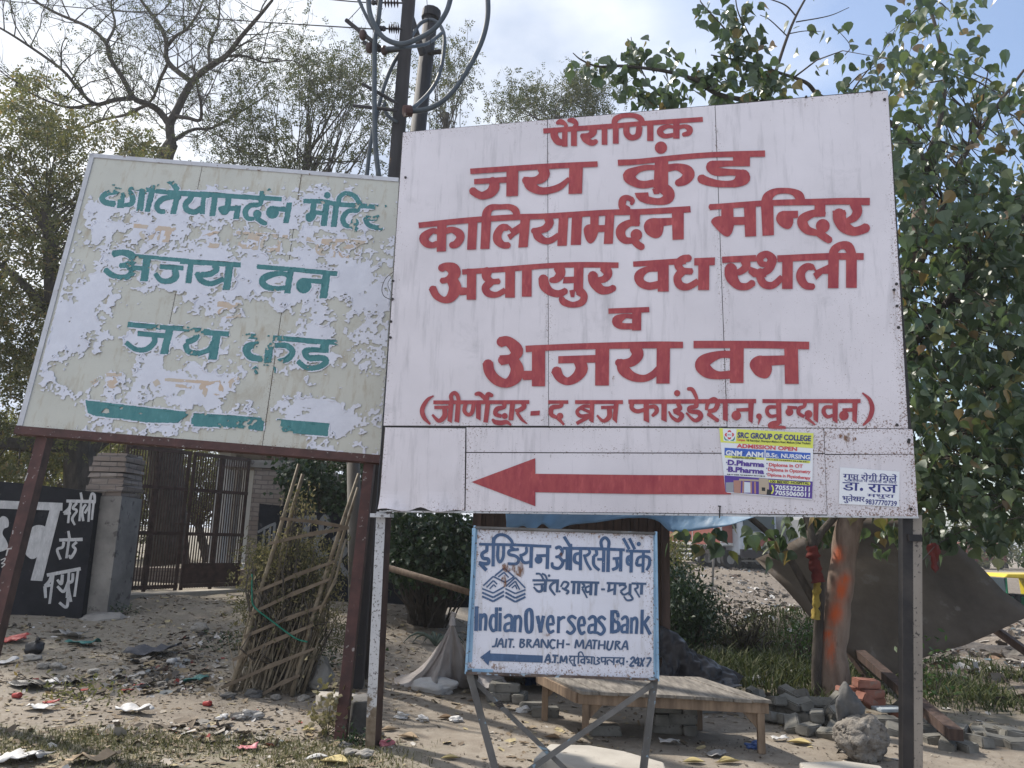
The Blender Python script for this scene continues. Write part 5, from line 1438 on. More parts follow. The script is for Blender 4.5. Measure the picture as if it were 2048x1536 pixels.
mb=MB(); mb.add(vs,fs); o=mb.build('cover',M_clear,tn,True,True); s=o.modifiers.new('thick','SOLIDIFY'); s.thickness=.003
mb=MB(); c=tp+Vector((0,0,.0)); mb.tube([c-Vector((0,0,.05)),c+Vector((.0,0,.03)),c+Vector((.01,0,.07))],[.035,.022,.03],8); mb.build('knot',M_clear,tn)
mb=MB(); c=G(874,1382); mb.rock(c+Vector((0,-.08,.05)),(.21,.09,.075),5,4,.5,.55); tag(mb.build('sack',M_bag,None,True),'pale plastic sack lying at the foot of the plastic tent','sack')
# ------------------------------------------------------------------ bench
be=empty('bench',G(1350,1470),'rough wooden bench with a plank top standing right of the bank sign','bench')
fl_=Vector((.58,6.08,0)); fr_=Vector((1.96,5.95,0)); sd_=Vector((-.30,.88,0)); tz=.385
for k in range(10):
    a=fl_.lerp(fr_,k/10+.002); b=fl_.lerp(fr_,(k+1)/10-.003); z=tz+rnd.uniform(-.003,.003); e=rnd.uniform(-.015,.015)
    mb=MB(); q4=[a-sd_*.02,b-sd_*.02,b+sd_*(1+e),a+sd_*(1+e)]; mb.prism([p+Vector((0,0,z)) for p in q4],Vector((0,0,1)),.024); bevel(mb.build('top_plank',M_woodtop,be,recalc=True),.003)
def bbar(a,b,w,d,name): mb=MB(); mb.beam(a,b,w,d,Vector((0,0,1))); bevel(mb.build(name,M_woodb,be),.003); 
zz=Vector((0,0,tz-.062)); bbar(fl_+zz+sd_*.03,fr_+zz+sd_*.03,.03,.075,'apron'); bbar(fl_+zz+sd_*.97,fr_+zz+sd_*.97,.03,.075,'apron'); bbar(fl_+zz+sd_*.05,fl_+zz+sd_*.95,.03,.075,'apron'); bbar(fr_+zz+sd_*.05,fr_+zz+sd_*.95,.03,.075,'apron')
for s,t in((.045,.05),(.965,.05),(.045,.93),(.965,.93)):
    p=fl_.lerp(fr_,s)+sd_*t; zg=gz(p.x,p.y)+(.07 if s<.1 and t<.1 else 0); mb=MB(); mb.box((p.x,p.y,(tz-.026+zg)/2),(.052,.052,tz-.026-zg),Matrix.Rotation(-.1,3,'Z')); bevel(mb.build('leg',M_woodb,be),.004)
    i=1 if s<.1 else -1; u=(fr_-fl_).normalized()
    mb=MB(); mb.prism([p+Vector((0,0,tz-.1))+u*i*.026,p+Vector((0,0,tz-.1))+u*i*.13,p+Vector((0,0,tz-.21))+u*i*.026],Vector((0,-1,0)),.022); mb.build('corner_brace',M_woodb,be,recalc=True)
# ------------------------------------------------------------------ dark board propped by the peepal tree
M_sheet=simple('grey_brown_board',(.075,.058,.045),(.135,.107,.084),1.6,.85,.5,.015,9,spots=(3.2,.62,(.165,.14,.12)))
DP=Plane(AT(1760,1358,9.0),Vector((1,.12,0)),Vector((-.05,.55,1)))
dpts=[(1515,1113),(1560,1095),(1640,1050),(1700,1030),(1800,1028),(1880,1048),(1910,1078),(1960,1128),(2010,1180),(2054,1216),(2050,1236),(1990,1264),(1930,1290),(1880,1303),(1830,1322),(1790,1350),(1764,1360),(1752,1360),(1720,1330),(1680,1292),(1620,1230),(1570,1172)]
db=empty('board',AT(1760,1360,9.0),'large dark grey board standing on one corner behind the peepal trunk','board')
cen=Vector((1770,1190,0)); rings=9; vs=[DP.hit(cen.x,cen.y)]; k_=len(dpts)
for r_ in range(1,rings+1):
    for p in dpts:
        t=r_/rings; h=DP.hit(cen.x+(p[0]-cen.x)*t,cen.y+(p[1]-cen.y)*t); a=DP.uv(h); vs.append(h+DP.n*(.07*mnoise.noise((a.x*.9,a.y*.9,4))+.035*mnoise.noise((a.x*2.6,a.y*2.2,9))+.12*max(0,.5-a.y)**2-.02*a.y))
fs=[(0,1+i,1+(i+1)%k_) for i in range(k_)]+[(1+(r_-1)*k_+i,1+r_*k_+i,1+r_*k_+(i+1)%k_,1+(r_-1)*k_+(i+1)%k_) for r_ in range(1,rings) for i in range(k_)]
mb=MB(); mb.add(vs,fs); o=mb.build('board_sheet',M_sheet,db,True,True); s=o.modifiers.new('thick','SOLIDIFY'); s.thickness=.018; s.offset=0
def pole_thing(a,b,r,m,label,name='pole',sq=False,par=None):
    mb=MB()
    if sq: mb.beam(a,b,r*2,r*1.6)
    else: mb.tube([a,a.lerp(b,.5)+Vector((.004,0,.004)),b],[r,r*.95,r*.85],8)
    return tag(mb.build(name,m,par,not sq),label,'pole') if label else mb.build(name,m,par)
pole_thing(AT(1895,1190,10.0),AT(2090,1330,9.2),.05,M_plank,'','prop',True,db)
pole_thing(AT(1700,1290,9.6),AT(1912,1470,6.2),.052,M_plank,'','prop',True,db)
pole_thing(AT(1640,1225,9.7),AT(1745,1372,9.1),.03,M_plank,'','prop',True,db)
# red cloth hanging right of the sign post
M_redc=plastic('red_cloth',(.075,.014,.014),.06,.85,(.15,.03,.022)); M_yelc=plastic('yellow_cloth',(.20,.13,.025),.06,.85,(.36,.27,.06))
sheet('cloth',[(1856,1090,7.0),(1866,1086,6.98),(1878,1092,7.02)],[(1860,1132,7.0),(1868,1146,6.98),(1876,1140,7.02)],M_redc,'small dark red cloth hanging by a thread right of the right sign post','cloth',12,.05,2,0,.004,True,14)
mb=MB(); mb.tube([AT(1838,1128,6.6),AT(1870,1092,7.0),AT(1900,1072,7.4)],.003,4); tag(mb.build('thread',M_wire),'thin thread holding up the red cloth','thread')
# wooden rail, bamboo, poles
pole_thing(AT(778,1136,9.4),AT(955,1190,8.6),.038,M_wood,'rough wooden rail running from behind the white post to the kiosk','rail')
b=G(1424,1186); pole_thing(b-Vector((0,0,.2)),AT(1430,1020,b.y),.055,M_conc,'thin grey post standing alone before the rubbish heap')
# ------------------------------------------------------------------ trees
nr_=np.random.RandomState(11)
def leafmat(name,stops,trans=.3,rough=.45,spec=.4):
    m=NT(name); c=m.ramp(m.island(),stops,'LINEAR'); c=m.mix(m.ramp(m.noise(1.1,4,.6),[(.4,0),(.65,.35)]),c,[x*.75 for x in stops[0][1]]); m.col(c).rough(rough); m.b.inputs['Specular IOR Level'].default_value=spec
    t=m.n('ShaderNodeBsdfTranslucent'); m.l(m.mix(1.0,c,(1.15,1.25,.75),'MULTIPLY'),t.inputs[0]); mx=m.n('ShaderNodeMixShader'); mx.inputs[0].default_value=trans
    m.l(m.b.outputs[0],mx.inputs[1]); m.l(t.outputs[0],mx.inputs[2]); m.l(mx.outputs[0],m.out.inputs[0]); return m.mat
M_peep=leafmat('peepal_leaf',[(0,(.046,.076,.040)),(.5,(.080,.118,.060)),(.86,(.125,.165,.08)),(.93,(.19,.19,.07)),(.97,(.27,.18,.07)),(1,(.19,.12,.075))],.28,.36,.6)
M_olive=leafmat('olive_leaf',[(0,(.080,.086,.042)),(.5,(.13,.132,.060)),(.85,(.19,.17,.08)),(1,(.26,.17,.08))],.42,.6)  # leaf tones brightened in place of thicker haze
M_neem=leafmat('grey_green_leaf',[(0,(.048,.062,.030)),(.6,(.085,.098,.045)),(1,(.15,.135,.065))],.3,.6)  # brightened likewise, haze carried by the leaf colour
M_bush=leafmat('dark_bush_leaf',[(0,(.016,.034,.014)),(.6,(.032,.060,.024)),(1,(.060,.090,.035))],.2,.45)
M_dusty=leafmat('dusty_dry_leaf',[(0,(.14,.125,.075)),(.6,(.21,.185,.115)),(1,(.28,.235,.15))],.25,.8,.1)
M_fresh=leafmat('fresh_leaf',[(0,(.03,.07,.02)),(1,(.07,.12,.035))],.3,.5)
M_bark=simple('dark_rough_bark',(.045,.038,.033),(.10,.084,.07),6,.9,.8,.02,8,stretch=(2,2,.6))
M_twig=simple('thin_twig_bark',(.055,.047,.04),(.11,.095,.08),6,.9,.3,.005)
def basis(n,t):                         # frames from direction arrays: n normal-ish, t tip direction
    t=t/np.linalg.norm(t,axis=1,keepdims=True); s=np.cross(t,n); s/=np.maximum(np.linalg.norm(s,axis=1,keepdims=True),1e-6); n=np.cross(s,t); return s,t,n
HEART=np.array([(0,0,0),(-.30,.06,.03),(-.46,.28,.07),(-.36,.55,.05),(-.12,.80,.01),(0,1.12,-.06),(.12,.80,.01),(.36,.55,.05),(.46,.28,.07),(.30,.06,.03),(0,.42,-.04)])
HF=np.array([(10,i,i+1) for i in range(0,9)]+[(10,9,0)])
OVAL=np.array([(0,0,0),(-.22,.45,.04),(0,1,0),(.22,.45,.04)]); OF=np.array([(0,3,2,1)])
def leaves(P,T,N,size,tmpl,faces,curl=.0):
    s,t,n=basis(N,T); k=len(tmpl); V=P[:,None,:]+size[:,None,None]*(tmpl[None,:,0,None]*s[:,None,:]+tmpl[None,:,1,None]*t[:,None,:]+tmpl[None,:,2,None]*n[:,None,:])
    F=(faces[None]+(np.arange(len(P))*k)[:,None,None]).reshape(-1,faces.shape[1]); return V.reshape(-1,3),F
def hang(n,down=.6):
    t=nr_.normal(size=(n,3)); t/=np.linalg.norm(t,axis=1,keepdims=True); t[:,2]-=down*1.6; return t
def crown_obj(name,P,m,parent,size=(.1,.15),tmpl=HEART,faces=HF,down=.6):
    n=len(P); sz=nr_.uniform(size[0],size[1],n)*np.where(nr_.rand(n)<.2,.7,1); V,F=leaves(np.asarray(P),hang(n,down),nr_.normal(size=(n,3)),sz,tmpl,faces); return mesh_np(name,V,F,m,parent,False)
def sprays(P,n_leaf,length,leaf,down=.35,spread=.5):
    """compound leaves: a rachis from P with leaflets on both sides"""
    n=len(P); D=nr_.normal(size=(n,3)); D/=np.linalg.norm(D,axis=1,keepdims=True); D[:,2]-=down; D/=np.linalg.norm(D,axis=1,keepdims=True); N=nr_.normal(size=(n,3)); s,t,nn=basis(N,D); Ps=[];Ts=[];Ns=[]
    for i in range(n_leaf):
        f=(i//2+1)/(n_leaf/2); sg=1 if i%2 else -1; Ps.append(np.asarray(P)+t*length*f); Ts.append(s*sg+t*.6+nr_.normal(size=(n,3))*.2); Ns.append(nn+nr_.normal(size=(n,3))*.4)
    Ps=np.concatenate(Ps); k=len(Ps); return leaves(Ps,np.concatenate(Ts),np.concatenate(Ns),nr_.uniform(leaf*.7,leaf*1.3,k),OVAL,OF)
def twigs(mb,p,d,L,r,lvl,tips,curve=.35,up=.12,br=3,ratio=.66,n=4,rng=rnd):
    pts=[p]; q=p.copy(); dd=d.normalized(); k=5
    for i in range(k):
        dd=(dd+Vector((rng.uniform(-1,1),rng.uniform(-1,1),rng.uniform(-1,1)))*curve*.5+Vector((0,0,up*.5))).normalized(); q=q+dd*(L/k); pts.append(q.copy())
        if lvl==0: tips.append(tuple(q))
    mb.tube(pts,[r*(1-.55*i/k) for i in range(k+1)],n,False)
    if lvl>0:
        for _ in range(br):
            i=rng.randint(2,k); b=pts[i]; dr=(pts[i]-pts[i-1]).normalized(); side=Vector((rng.uniform(-1,1),rng.uniform(-1,1),rng.uniform(-.5,.9))).normalized()
            twigs(mb,b,(dr*.75+side*.8),L*ratio*rng.uniform(.75,1.2),r*.5,lvl-1,tips,curve,up,br,ratio,max(3,n-1),rng)
def limb_tree(limbs,mb,tips,spacing,L,lvl,r_t,up,br,rng,skip=.15,curve=.4,outy=.6):
    for pts,r0,r1 in limbs:
        r0*=.85
        P=[AT(*p) for p in crom([tuple(map(float,p)) for p in pts],4)]; n=len(P); mb.tube(P,[r0+(r1-r0)*i/(n-1) for i in range(n)],7,False); acc=0
        for i in range(1,n):
            seg=(P[i]-P[i-1]).length; acc+=seg
            if i/n<skip: continue
            while acc>spacing:
                acc-=spacing; d=(P[i]-P[i-1]).normalized(); s=Vector((rng.uniform(-1,1),rng.uniform(-1,1)*outy,rng.uniform(-.5,1))).normalized(); twigs(mb,P[i-1].lerp(P[i],rng.random()),d*.45+s,L*rng.uniform(.6,1.25),r_t*rng.uniform(.7,1.2),lvl,tips,curve,up,br,.68,4,rng)
def tree_thing(name,loc,label,group=None): return empty(name,loc,label,'tree',group)
# ---- bare tree behind the gate
rng=random.Random(21); D=17.0
bt=tree_thing('bare_tree',(AT(345,1100,D).x,D,.4),'big bare crooked tree with forked dark limbs rising behind the old cream board')
mb=MB(); tips=[]
limbs=[([(338,1130,D),(335,1000,D),(330,880,D),(322,700,D),(318,500,D),(322,380,D),(330,316,D),(344,286,D)],.42,.15),
([(344,288,D),(340,250,D),(352,224,D),(384,164,D),(420,132,D-.3),(452,112,D-.6),(482,74,D-1),(520,30,D-1.4),(545,0,D-1.6)],.135,.03),
([(340,250,D),(318,222,D),(296,208,D-.3),(268,196,D-.6),(248,160,D-.8),(220,116,D-.8),(212,86,D-.9),(178,55,D-1),(108,24,D-1),(50,-10,D-1)],.10,.025),
([(268,196,D-.6),(228,200,D-1),(188,208,D-1.4),(152,172,D-1.8),(120,136,D-2),(40,80,D-2.4),(-10,50,D-2.6)],.065,.02),
([(384,164,D),(336,124,D+.5),(332,80,D+.7),(312,40,D+1),(282,0,D+1),(270,-30,D+1)],.085,.03),
([(336,126,D+.5),(320,160,D+.8),(308,192,D+1),(296,208,D+1)],.05,.03),
([(332,96,D+.7),(352,72,D+.4),(374,58,D),(398,22,D),(410,-10,D)],.055,.02),
([(344,284,D),(366,268,D+.4),(392,258,D+.6),(424,256,D+1),(470,230,D+1.4),(520,200,D+1.6)],.06,.02),
([(350,232,D),(376,236,D-.4),(400,240,D-.6),(402,210,D-.8),(396,180,D-1),(384,130,D-1.2)],.06,.02),
([(452,112,D-.6),(490,112,D-.4),(530,125,D-.2),(560,118,D)],.04,.015),([(420,132,D-.3),(418,90,D+.2),(436,50,D+.6),(440,0,D+1)],.05,.02),
([(188,208,D-1.4),(140,215,D-1.8),(90,200,D-2.2),(30,170,D-2.4)],.045,.015),([(296,208,D),(250,230,D+.6),(200,240,D+1.2),(150,262,D+1.6),(100,250,D+2)],.05,.015),([(212,88,D-.9),(230,50,D-.5),(222,10,D-.2),(230,-20,D)],.04,.02)]
limb_tree(limbs[1:],mb,tips,.25,1.1,2,.017,.08,3,rng,.08,.55)
mb2=MB(); P=[AT(*p) for p in crom([tuple(map(float,p)) for p in limbs[0][0]],3)]; mb2.tube(P,[.42+(.15-.42)*(i/(len(P)-1)) for i in range(len(P))],10)
mb2.build('trunk',M_bark,bt,True); mb.build('branches',M_bark,bt)
tp_=np.array(tips); sel=tp_[nr_.rand(len(tp_))<.26]; V,F=sprays(sel,8,.17,.062); mesh_np('crown',V,F,M_neem,bt)
# ---- foliage clouds
def cloud(px0,px1,py0,py1,y0,y1,n,clump,spread,seed,shape=None):
    """leaf positions in clumps inside a photo window with real depth"""
    r=np.random.RandomState(seed); C=[]
    while len(C)<clump:
        x,y,d=r.uniform(px0,px1),r.uniform(py0,py1),r.uniform(y0,y1)
        if shape is None or shape(x,y): C.append(tuple(AT(x,y,d)))
    C=np.array(C); w=r.uniform(.3,1,len(C)); idx=r.choice(len(C),n,p=w/w.sum()); return C[idx]+r.normal(size=(n,3))*spread*np.array([1,1,.75]), C
def poly_in(poly):
    def f(x,y):
        c=False;k=len(poly)
        for a in range(k):
            (xa,ya),(xb,yb)=poly[a],poly[a-1]
            if (ya>y)!=(yb>y) and x<(xb-xa)*(y-ya)/(yb-ya)+xa: c=not c
        return c
    return f
def fill_twigs(mb,C,root,rng,r=.012,every=1):
    for c in C[::every]:
        c=Vector(c); a=root(c); mid=a.lerp(c,.55)+Vector((rng.uniform(-.2,.2),rng.uniform(-.2,.2),rng.uniform(-.1,.25)))
        mb.tube([a,a.lerp(mid,.5)+Vector((0,0,.06)),mid,c],[r*2.2,r*1.7,r*1.2,r*.4],4,False)
# left bushy tree
rng=random.Random(5); D=13.6
lt=tree_thing('leafy_tree',(AT(160,1000,D).x,D,.4),'dense olive leaved tree at the left edge behind the black wall')
mb=MB(); tk=[AT(*p) for p in((165,1010,D),(162,930,D),(160,880,D),(130,800,D),(110,640,D),(100,500,D),(90,400,D))]; mb.tube(tk,[.30,.27,.25,.2,.16,.12,.06],9,False)
mb.tube([AT(150,885,D),AT(80,893,D-.2),AT(0,885,D-.5),AT(-120,850,D-.6)],[.16,.13,.11,.08],7,False); mb.tube([AT(170,905,D),AT(215,875,D+.2),AT(260,800,D+.4),AT(300,640,D+.8)],[.15,.11,.09,.05],7,False); mb.tube([AT(110,640,D),AT(40,560,D-.4),AT(-40,500,D-.6)],[.1,.07,.04],6,False)
shp=poly_in([(-160,230),(-20,215),(60,150),(120,225),(200,250),(300,255),(330,330),(330,420),(250,700),(220,860),(150,905),(60,985),(-160,985)])
P,C=cloud(-160,330,150,985,D-1.3,D+2.4,8600,520,.19,3,shp)
lroots=[p for q in([AT(130,800,D),AT(110,640,D),AT(100,500,D),AT(90,400,D)],[AT(80,893,D-.2),AT(0,885,D-.5),AT(-120,850,D-.6)],[AT(215,875,D+.2),AT(260,800,D+.4),AT(300,640,D+.8)],[AT(110,640,D),AT(40,560,D-.4),AT(-40,500,D-.6)]) for a_,b_ in zip(q,q[1:]) for p in [a_.lerp(b_,t/6) for t in range(7)]]
def rootl(c):
    return rng.choice(sorted(lroots,key=lambda q:(q-c).length)[:9])
fill_twigs(mb,C,rootl,rng,.008,3); mb.build('trunk',M_bark,lt)
V,F=sprays(P,8,.19,.085); mesh_np('crown',V,F,M_olive,lt)
# mid tree and treetops with visible branching
def bushy(name,label,base,D,crown,n,clump,seed,m,leaf=.055,spray=7,twl=.9,spread=.22,group=None,trunk=.16,lf=.15):
    rng=random.Random(seed); xs_=[p[0] for p in crown]; yy=[p[1] for p in crown]; b=AT(base[0],base[1],D); b.z=min(b.z,gz(b.x,b.y)+.05) if base[1]>900 else b.z
    o=tree_thing(name,b,label,group); mb=MB(); cx=sum(xs_)/len(xs_); top=min(yy); bot=max(yy)
    c0=AT(cx,bot-(bot-top)*.25,D); mb.tube([b,b.lerp(c0,.5)+Vector((rng.uniform(-.2,.2),0,0)),c0],[trunk,trunk*.75,trunk*.5],8,False)
    P,C=cloud(min(xs_),max(xs_),top,bot,D-1.2,D+1.6,n,clump,spread,seed,poly_in(crown)); tips=[]
    for c in C:
        c=Vector(c); a=b.lerp(c0,rng.uniform(.55,1.0)); mid=a.lerp(c,.5)+Vector((0,0,-.05*(c-a).length)); mid+=Vector((rng.uniform(-.35,.35),rng.uniform(-.3,.3),rng.uniform(-.2,.3))); mb.tube([a,a.lerp(mid,.5)+Vector((rng.uniform(-.12,.12),0,.05)),mid,mid.lerp(c,.5)+Vector((rng.uniform(-.12,.12),0,.05)),c],[trunk*.18,trunk*.14,trunk*.11,trunk*.08,trunk*.04],4,False)
        if twl: 
            d=(c-a).normalized(); twigs(mb,c,d+Vector((rng.uniform(-.5,.5),rng.uniform(-.5,.5),.5)),twl*rng.uniform(.5,1),trunk*.055,1,tips,.4,.2,3,.6,3,rng)
    mb.build('trunk',M_twig,o)
    if tips:
        t=np.array(tips); P=np.concatenate([P,t[nr_.rand(len(t))<.55]])
    V,F=sprays(P,spray,lf,leaf); mesh_np('crown',V,F,m,o); return o
bushy('leafy_tree','airy grey green tree with upright twigs between the bare tree and the electric poles',(560,1030),18.5,[(430,330),(440,240),(500,170),(560,95),(600,105),(640,125),(700,130),(730,95),(790,130),(800,230),(790,360),(430,360)],2600,80,31,M_neem,.075,8,1.15,.34,lf=.22)
bushy('leafy_tree','thin treetop showing right of the second electric pole above the board',(880,800),21,[(800,260),(830,150),(880,115),(930,95),(955,110),(950,160),(920,230),(880,270)],420,24,32,M_neem,.085,8,1.0,.26,lf=.24)
bushy('leafy_tree','feathery distant treetop peeking over the middle of the big board',(1100,800),25,[(960,250),(1010,222),(1020,190),(1060,180),(1100,195),(1140,165),(1190,160),(1230,180),(1240,230),(1180,260)],1300,46,33,M_neem,.095,8,1.0,.34,lf=.28)
bushy('leafy_tree','pale green tree filling the gap behind the gate pillar',(100,1000),19,[(-60,870),(60,860),(250,865),(260,960),(230,1000),(-60,1010)],1500,50,34,M_olive,.095,8,.8,.4,lf=.24)
bushy('leafy_tree','sunlit green tree standing in the yard behind the iron gate',(420,1080),24,[(200,870),(330,840),(560,850),(600,920),(560,1000),(430,1010),(330,1060),(230,1060),(200,1000)],3600,90,35,M_olive,.11,8,.8,.5,lf=.3)
# vine over the shed and shrubs
def shrub(name,label,region,y0,y1,n,clump,spread,seed,m,size,tm=OVAL,fc=OF,down=.5,cat='shrub',base=None,stems=True):
    xs_=[p[0] for p in region]; yy=[p[1] for p in region]; P,C=cloud(min(xs_),max(xs_),min(yy),max(yy),y0,y1,n,clump,spread,seed,poly_in(region))
    cx=sum(xs_)/len(xs_); ym=(y0+y1)/2; b=AT(cx,max(yy),ym); b.z=gz(b.x,b.y); o=empty(name,b,label,cat); crown_obj('foliage',P,m,o,size,tm,fc,down)
    if stems:
        mb=MB(); rng=random.Random(seed); fill_twigs(mb,C,lambda c:Vector((b.x+(c.x-b.x)*.35+rng.uniform(-.1,.1),b.y,b.z)),rng,.007); mb.build('stems',M_twig,o)
    return o
shrub('climbing_vine','dark green broad leaved vine tumbling over the shed and the black wall',[(560,925),(620,905),(760,905),(770,1040),(700,1032),(640,1020),(600,1005),(575,960)],12.5,13.6,3600,130,.13,41,M_bush,(.06,.10),HEART,HF)
shrub('shrub','dark leafy shrub spilling over the black wall right of the white post',[(780,1020),(960,1020),(960,1160),(900,1180),(840,1150),(790,1180),(775,1100)],10.6,12.2,3800,110,.13,42,M_bush,(.06,.10),HEART,HF)
shrub('shrub','dense dark bush close to the right side of the kiosk',[(1325,1145),(1360,1140),(1395,1165),(1415,1215),(1420,1270),(1330,1290)],10.6,12.6,5000,80,.15,43,M_bush,(.06,.10))
shrub('shrub','smaller pale green bush under the leaves right of the kiosk',[(1325,1075),(1350,1070),(1375,1110),(1370,1150),(1325,1150)],15,17,900,40,.2,44,M_olive,(.08,.12))
# ---- peepal
rng=random.Random(9); D=7.6
pt=tree_thing('peepal_tree',G(1665,1396),'large peepal tree with heart shaped leaves and orange marks on its pale trunk')
m=NT('pale_peepal_bark'); f=m.noise(5,7,.6,stretch=(2,2,.5)); c=m.ramp(f,[(.32,(.145,.098,.075)),(.6,(.25,.19,.15))]); c=m.mix(m.ramp(m.noise(14,5,.7,stretch=(1,1,.3)),[(.58,0),(.7,.6)]),c,(.06,.047,.04))
oa=m.n('ShaderNodeAttribute'); oa.attribute_name='orange'; k=m.math('MULTIPLY',oa.outputs['Fac'],m.ramp(m.noise(9,5,.65,stretch=(1.5,1.5,.4)),[(.28,0),(.46,1)])); c=m.mix(k,c,(.50,.10,.03)); m.col(c).rough(.85); m.bump(m.noise(9,8,.65,stretch=(2,2,.35)),.7,.02); M_peepbark=m.mat
b=G(1665,1396); Dp=b.y
tr=[(1664,1412,Dp),(1666,1385,Dp),(1667,1340,Dp),(1668,1290,Dp),(1672,1235,Dp),(1679,1180,Dp),(1687,1120,Dp),(1700,1050,Dp),(1718,980,Dp+.1),(1742,880,Dp+.2),(1770,760,Dp+.3),(1800,620,Dp+.4),(1830,480,Dp+.5),(1850,330,Dp+.6)]
rr=[.20,.17,.15,.138,.13,.128,.124,.128,.12,.11,.10,.09,.075,.055]
P=[AT(*p) for p in tr]; PP=[];RR=[]
for i in range(len(P)-1):
    for k in range(5): PP.append(P[i].lerp(P[i+1],k/5)); RR.append(rr[i]+(rr[i+1]-rr[i])*k/5)
mb=MB(); mb.tube(PP,RR,20,True); V=mb.v
def bulge(o,amp):
    for v in o.data.vertices:
        n=mnoise.noise(v.co*3.2)*amp+mnoise.noise(v.co*8)*amp*.35; v.co+=Vector(v.normal)*n
o=mb.build('trunk',M_peepbark,pt,True); bulge(o,.035)
og=[]
for v in o.data.vertices:
    d=v.co-CAM; dep=d.dot(FWD); px=1024+FPX*d.dot(CR)/dep; py=768-FPX*d.dot(CU)/dep; g=0
    for x,y,rx,ry in((1677,1110,9,14),(1682,1180,11,22),(1672,1225,12,18),(1665,1235,8,16),(1655,1270,10,10),(1661,1300,7,26),(1690,1160,10,12)): g=max(g,math.exp(-((px-x)/rx)**2-((py-y)/ry)**2)*1.25)
    og.append(min(1,g) if v.normal.y<.3 else 0)
a=o.data.attributes.new('orange','FLOAT','POINT'); a.data.foreach_set('value',og)
mb=MB()
def pl_limb(pts,r0,r1,n=8):
    P=[AT(*p) for p in crom([tuple(map(float,p)) for p in pts],5)]; k=len(P); mb.tube(P,[r0+(r1-r0)*i/(k-1) for i in range(k)],n,False); return P
limbsP=[]
def LB(pts,r0,r1): limbsP.append(pl_limb(pts,r0,r1))
LB([(1634,1412,Dp-.05),(1633,1340,Dp-.05),(1637,1250,Dp-.05),(1640,1190,Dp-.08),(1632,1130,Dp-.1),(1625,1085,Dp-.1),(1614,1030,Dp),(1600,960,Dp+.1),(1580,840,Dp+.3)],.055,.04)
LB([(1627,1092,Dp-.1),(1645,1062,Dp),(1672,1030,Dp),(1700,980,Dp+.1)],.04,.035)
LB([(1640,1225,Dp-.05),(1610,1170,Dp+.05),(1575,1110,Dp+.1),(1540,1070,Dp+.15),(1495,1032,Dp+.2),(1440,1000,Dp+.2)],.045,.03)
LB([(1700,1050,Dp),(1732,1020,Dp+.1),(1790,960,Dp+.3),(1870,900,Dp+.5),(1960,820,Dp+.6),(2060,740,Dp+.6)],.07,.03)
LB([(1770,760,Dp+.3),(1850,660,Dp),(1930,560,Dp-.3),(2010,470,Dp-.5),(2080,400,Dp-.6)],.05,.02)
LB([(1800,620,Dp+.4),(1860,480,Dp+.1),(1905,360,Dp-.1),(1960,260,Dp-.2),(2048,140,Dp-.2)],.05,.015)
LB([(1850,330,Dp+.6),(1880,240,Dp+.6),(1890,140,Dp+.6),(1870,50,Dp+.6),(1850,-20,Dp+.6)],.04,.015)
LB([(1850,330,Dp+.6),(1800,260,Dp+.5),(1740,230,Dp+.5),(1665,205,Dp+.4),(1633,187,Dp+.3),(1610,164,Dp+.2),(1551,143,Dp),(1516,129,Dp-.1),(1422,110,Dp-.2)],.045,.008)
LB([(1740,230,Dp+.5),(1620,215,Dp+.4),(1451,193,Dp),(1393,161,Dp-.2),(1334,143,Dp-.3),(1246,132,Dp-.4),(1197,133,Dp-.4),(1163,120,Dp-.4),(1146,106,Dp-.4)],.035,.005)
LB([(1545,165,Dp),(1557,126,Dp),(1575,73,Dp),(1592,32,Dp),(1615,-10,Dp)],.022,.012)
LB([(1516,129,Dp-.1),(1510,94,Dp-.2),(1478,29,Dp-.3),(1470,-10,Dp-.3)],.013,.006); LB([(1490,118,Dp-.1),(1460,70,Dp-.3),(1408,12,Dp-.4),(1400,0,Dp-.4)],.012,.005)
LB([(1592,44,Dp),(1657,32,Dp),(1698,15,Dp)],.008,.004); LB([(1580,67,Dp),(1610,62,Dp),(1642,63,Dp)],.007,.003); LB([(1575,73,Dp),(1540,40,Dp),(1520,30,Dp-.1)],.008,.004); LB([(1592,32,Dp),(1570,10,Dp),(1530,-5,Dp)],.01,.006)
LB([(1690,205,Dp+.4),(1720,160,Dp+.3),(1760,110,Dp+.2),(1790,60,Dp+.1)],.012,.004); LB([(1330,200,Dp-.2),(1300,170,Dp-.2),(1270,110,Dp-.3),(1262,74,Dp-.3)],.009,.004)
LB([(1690,110,Dp),(1700,90,Dp),(1664,48,Dp)],.006,.003); LB([(2060,1030,Dp-.9),(1990,1045,Dp-.9),(1930,1060,Dp-.9),(1880,1085,Dp-.8),(1838,1100,Dp-.7)],.006,.003); LB([(2050,980,Dp-.6),(1960,1030,Dp-.7),(1900,1010,Dp-.6),(1850,1010,Dp-.5)],.010,.004); LB([(1940,1045,Dp-.9),(1965,1075,Dp-.9),(1985,1082,Dp-.9)],.004,.002)
for _ in range(5): pass
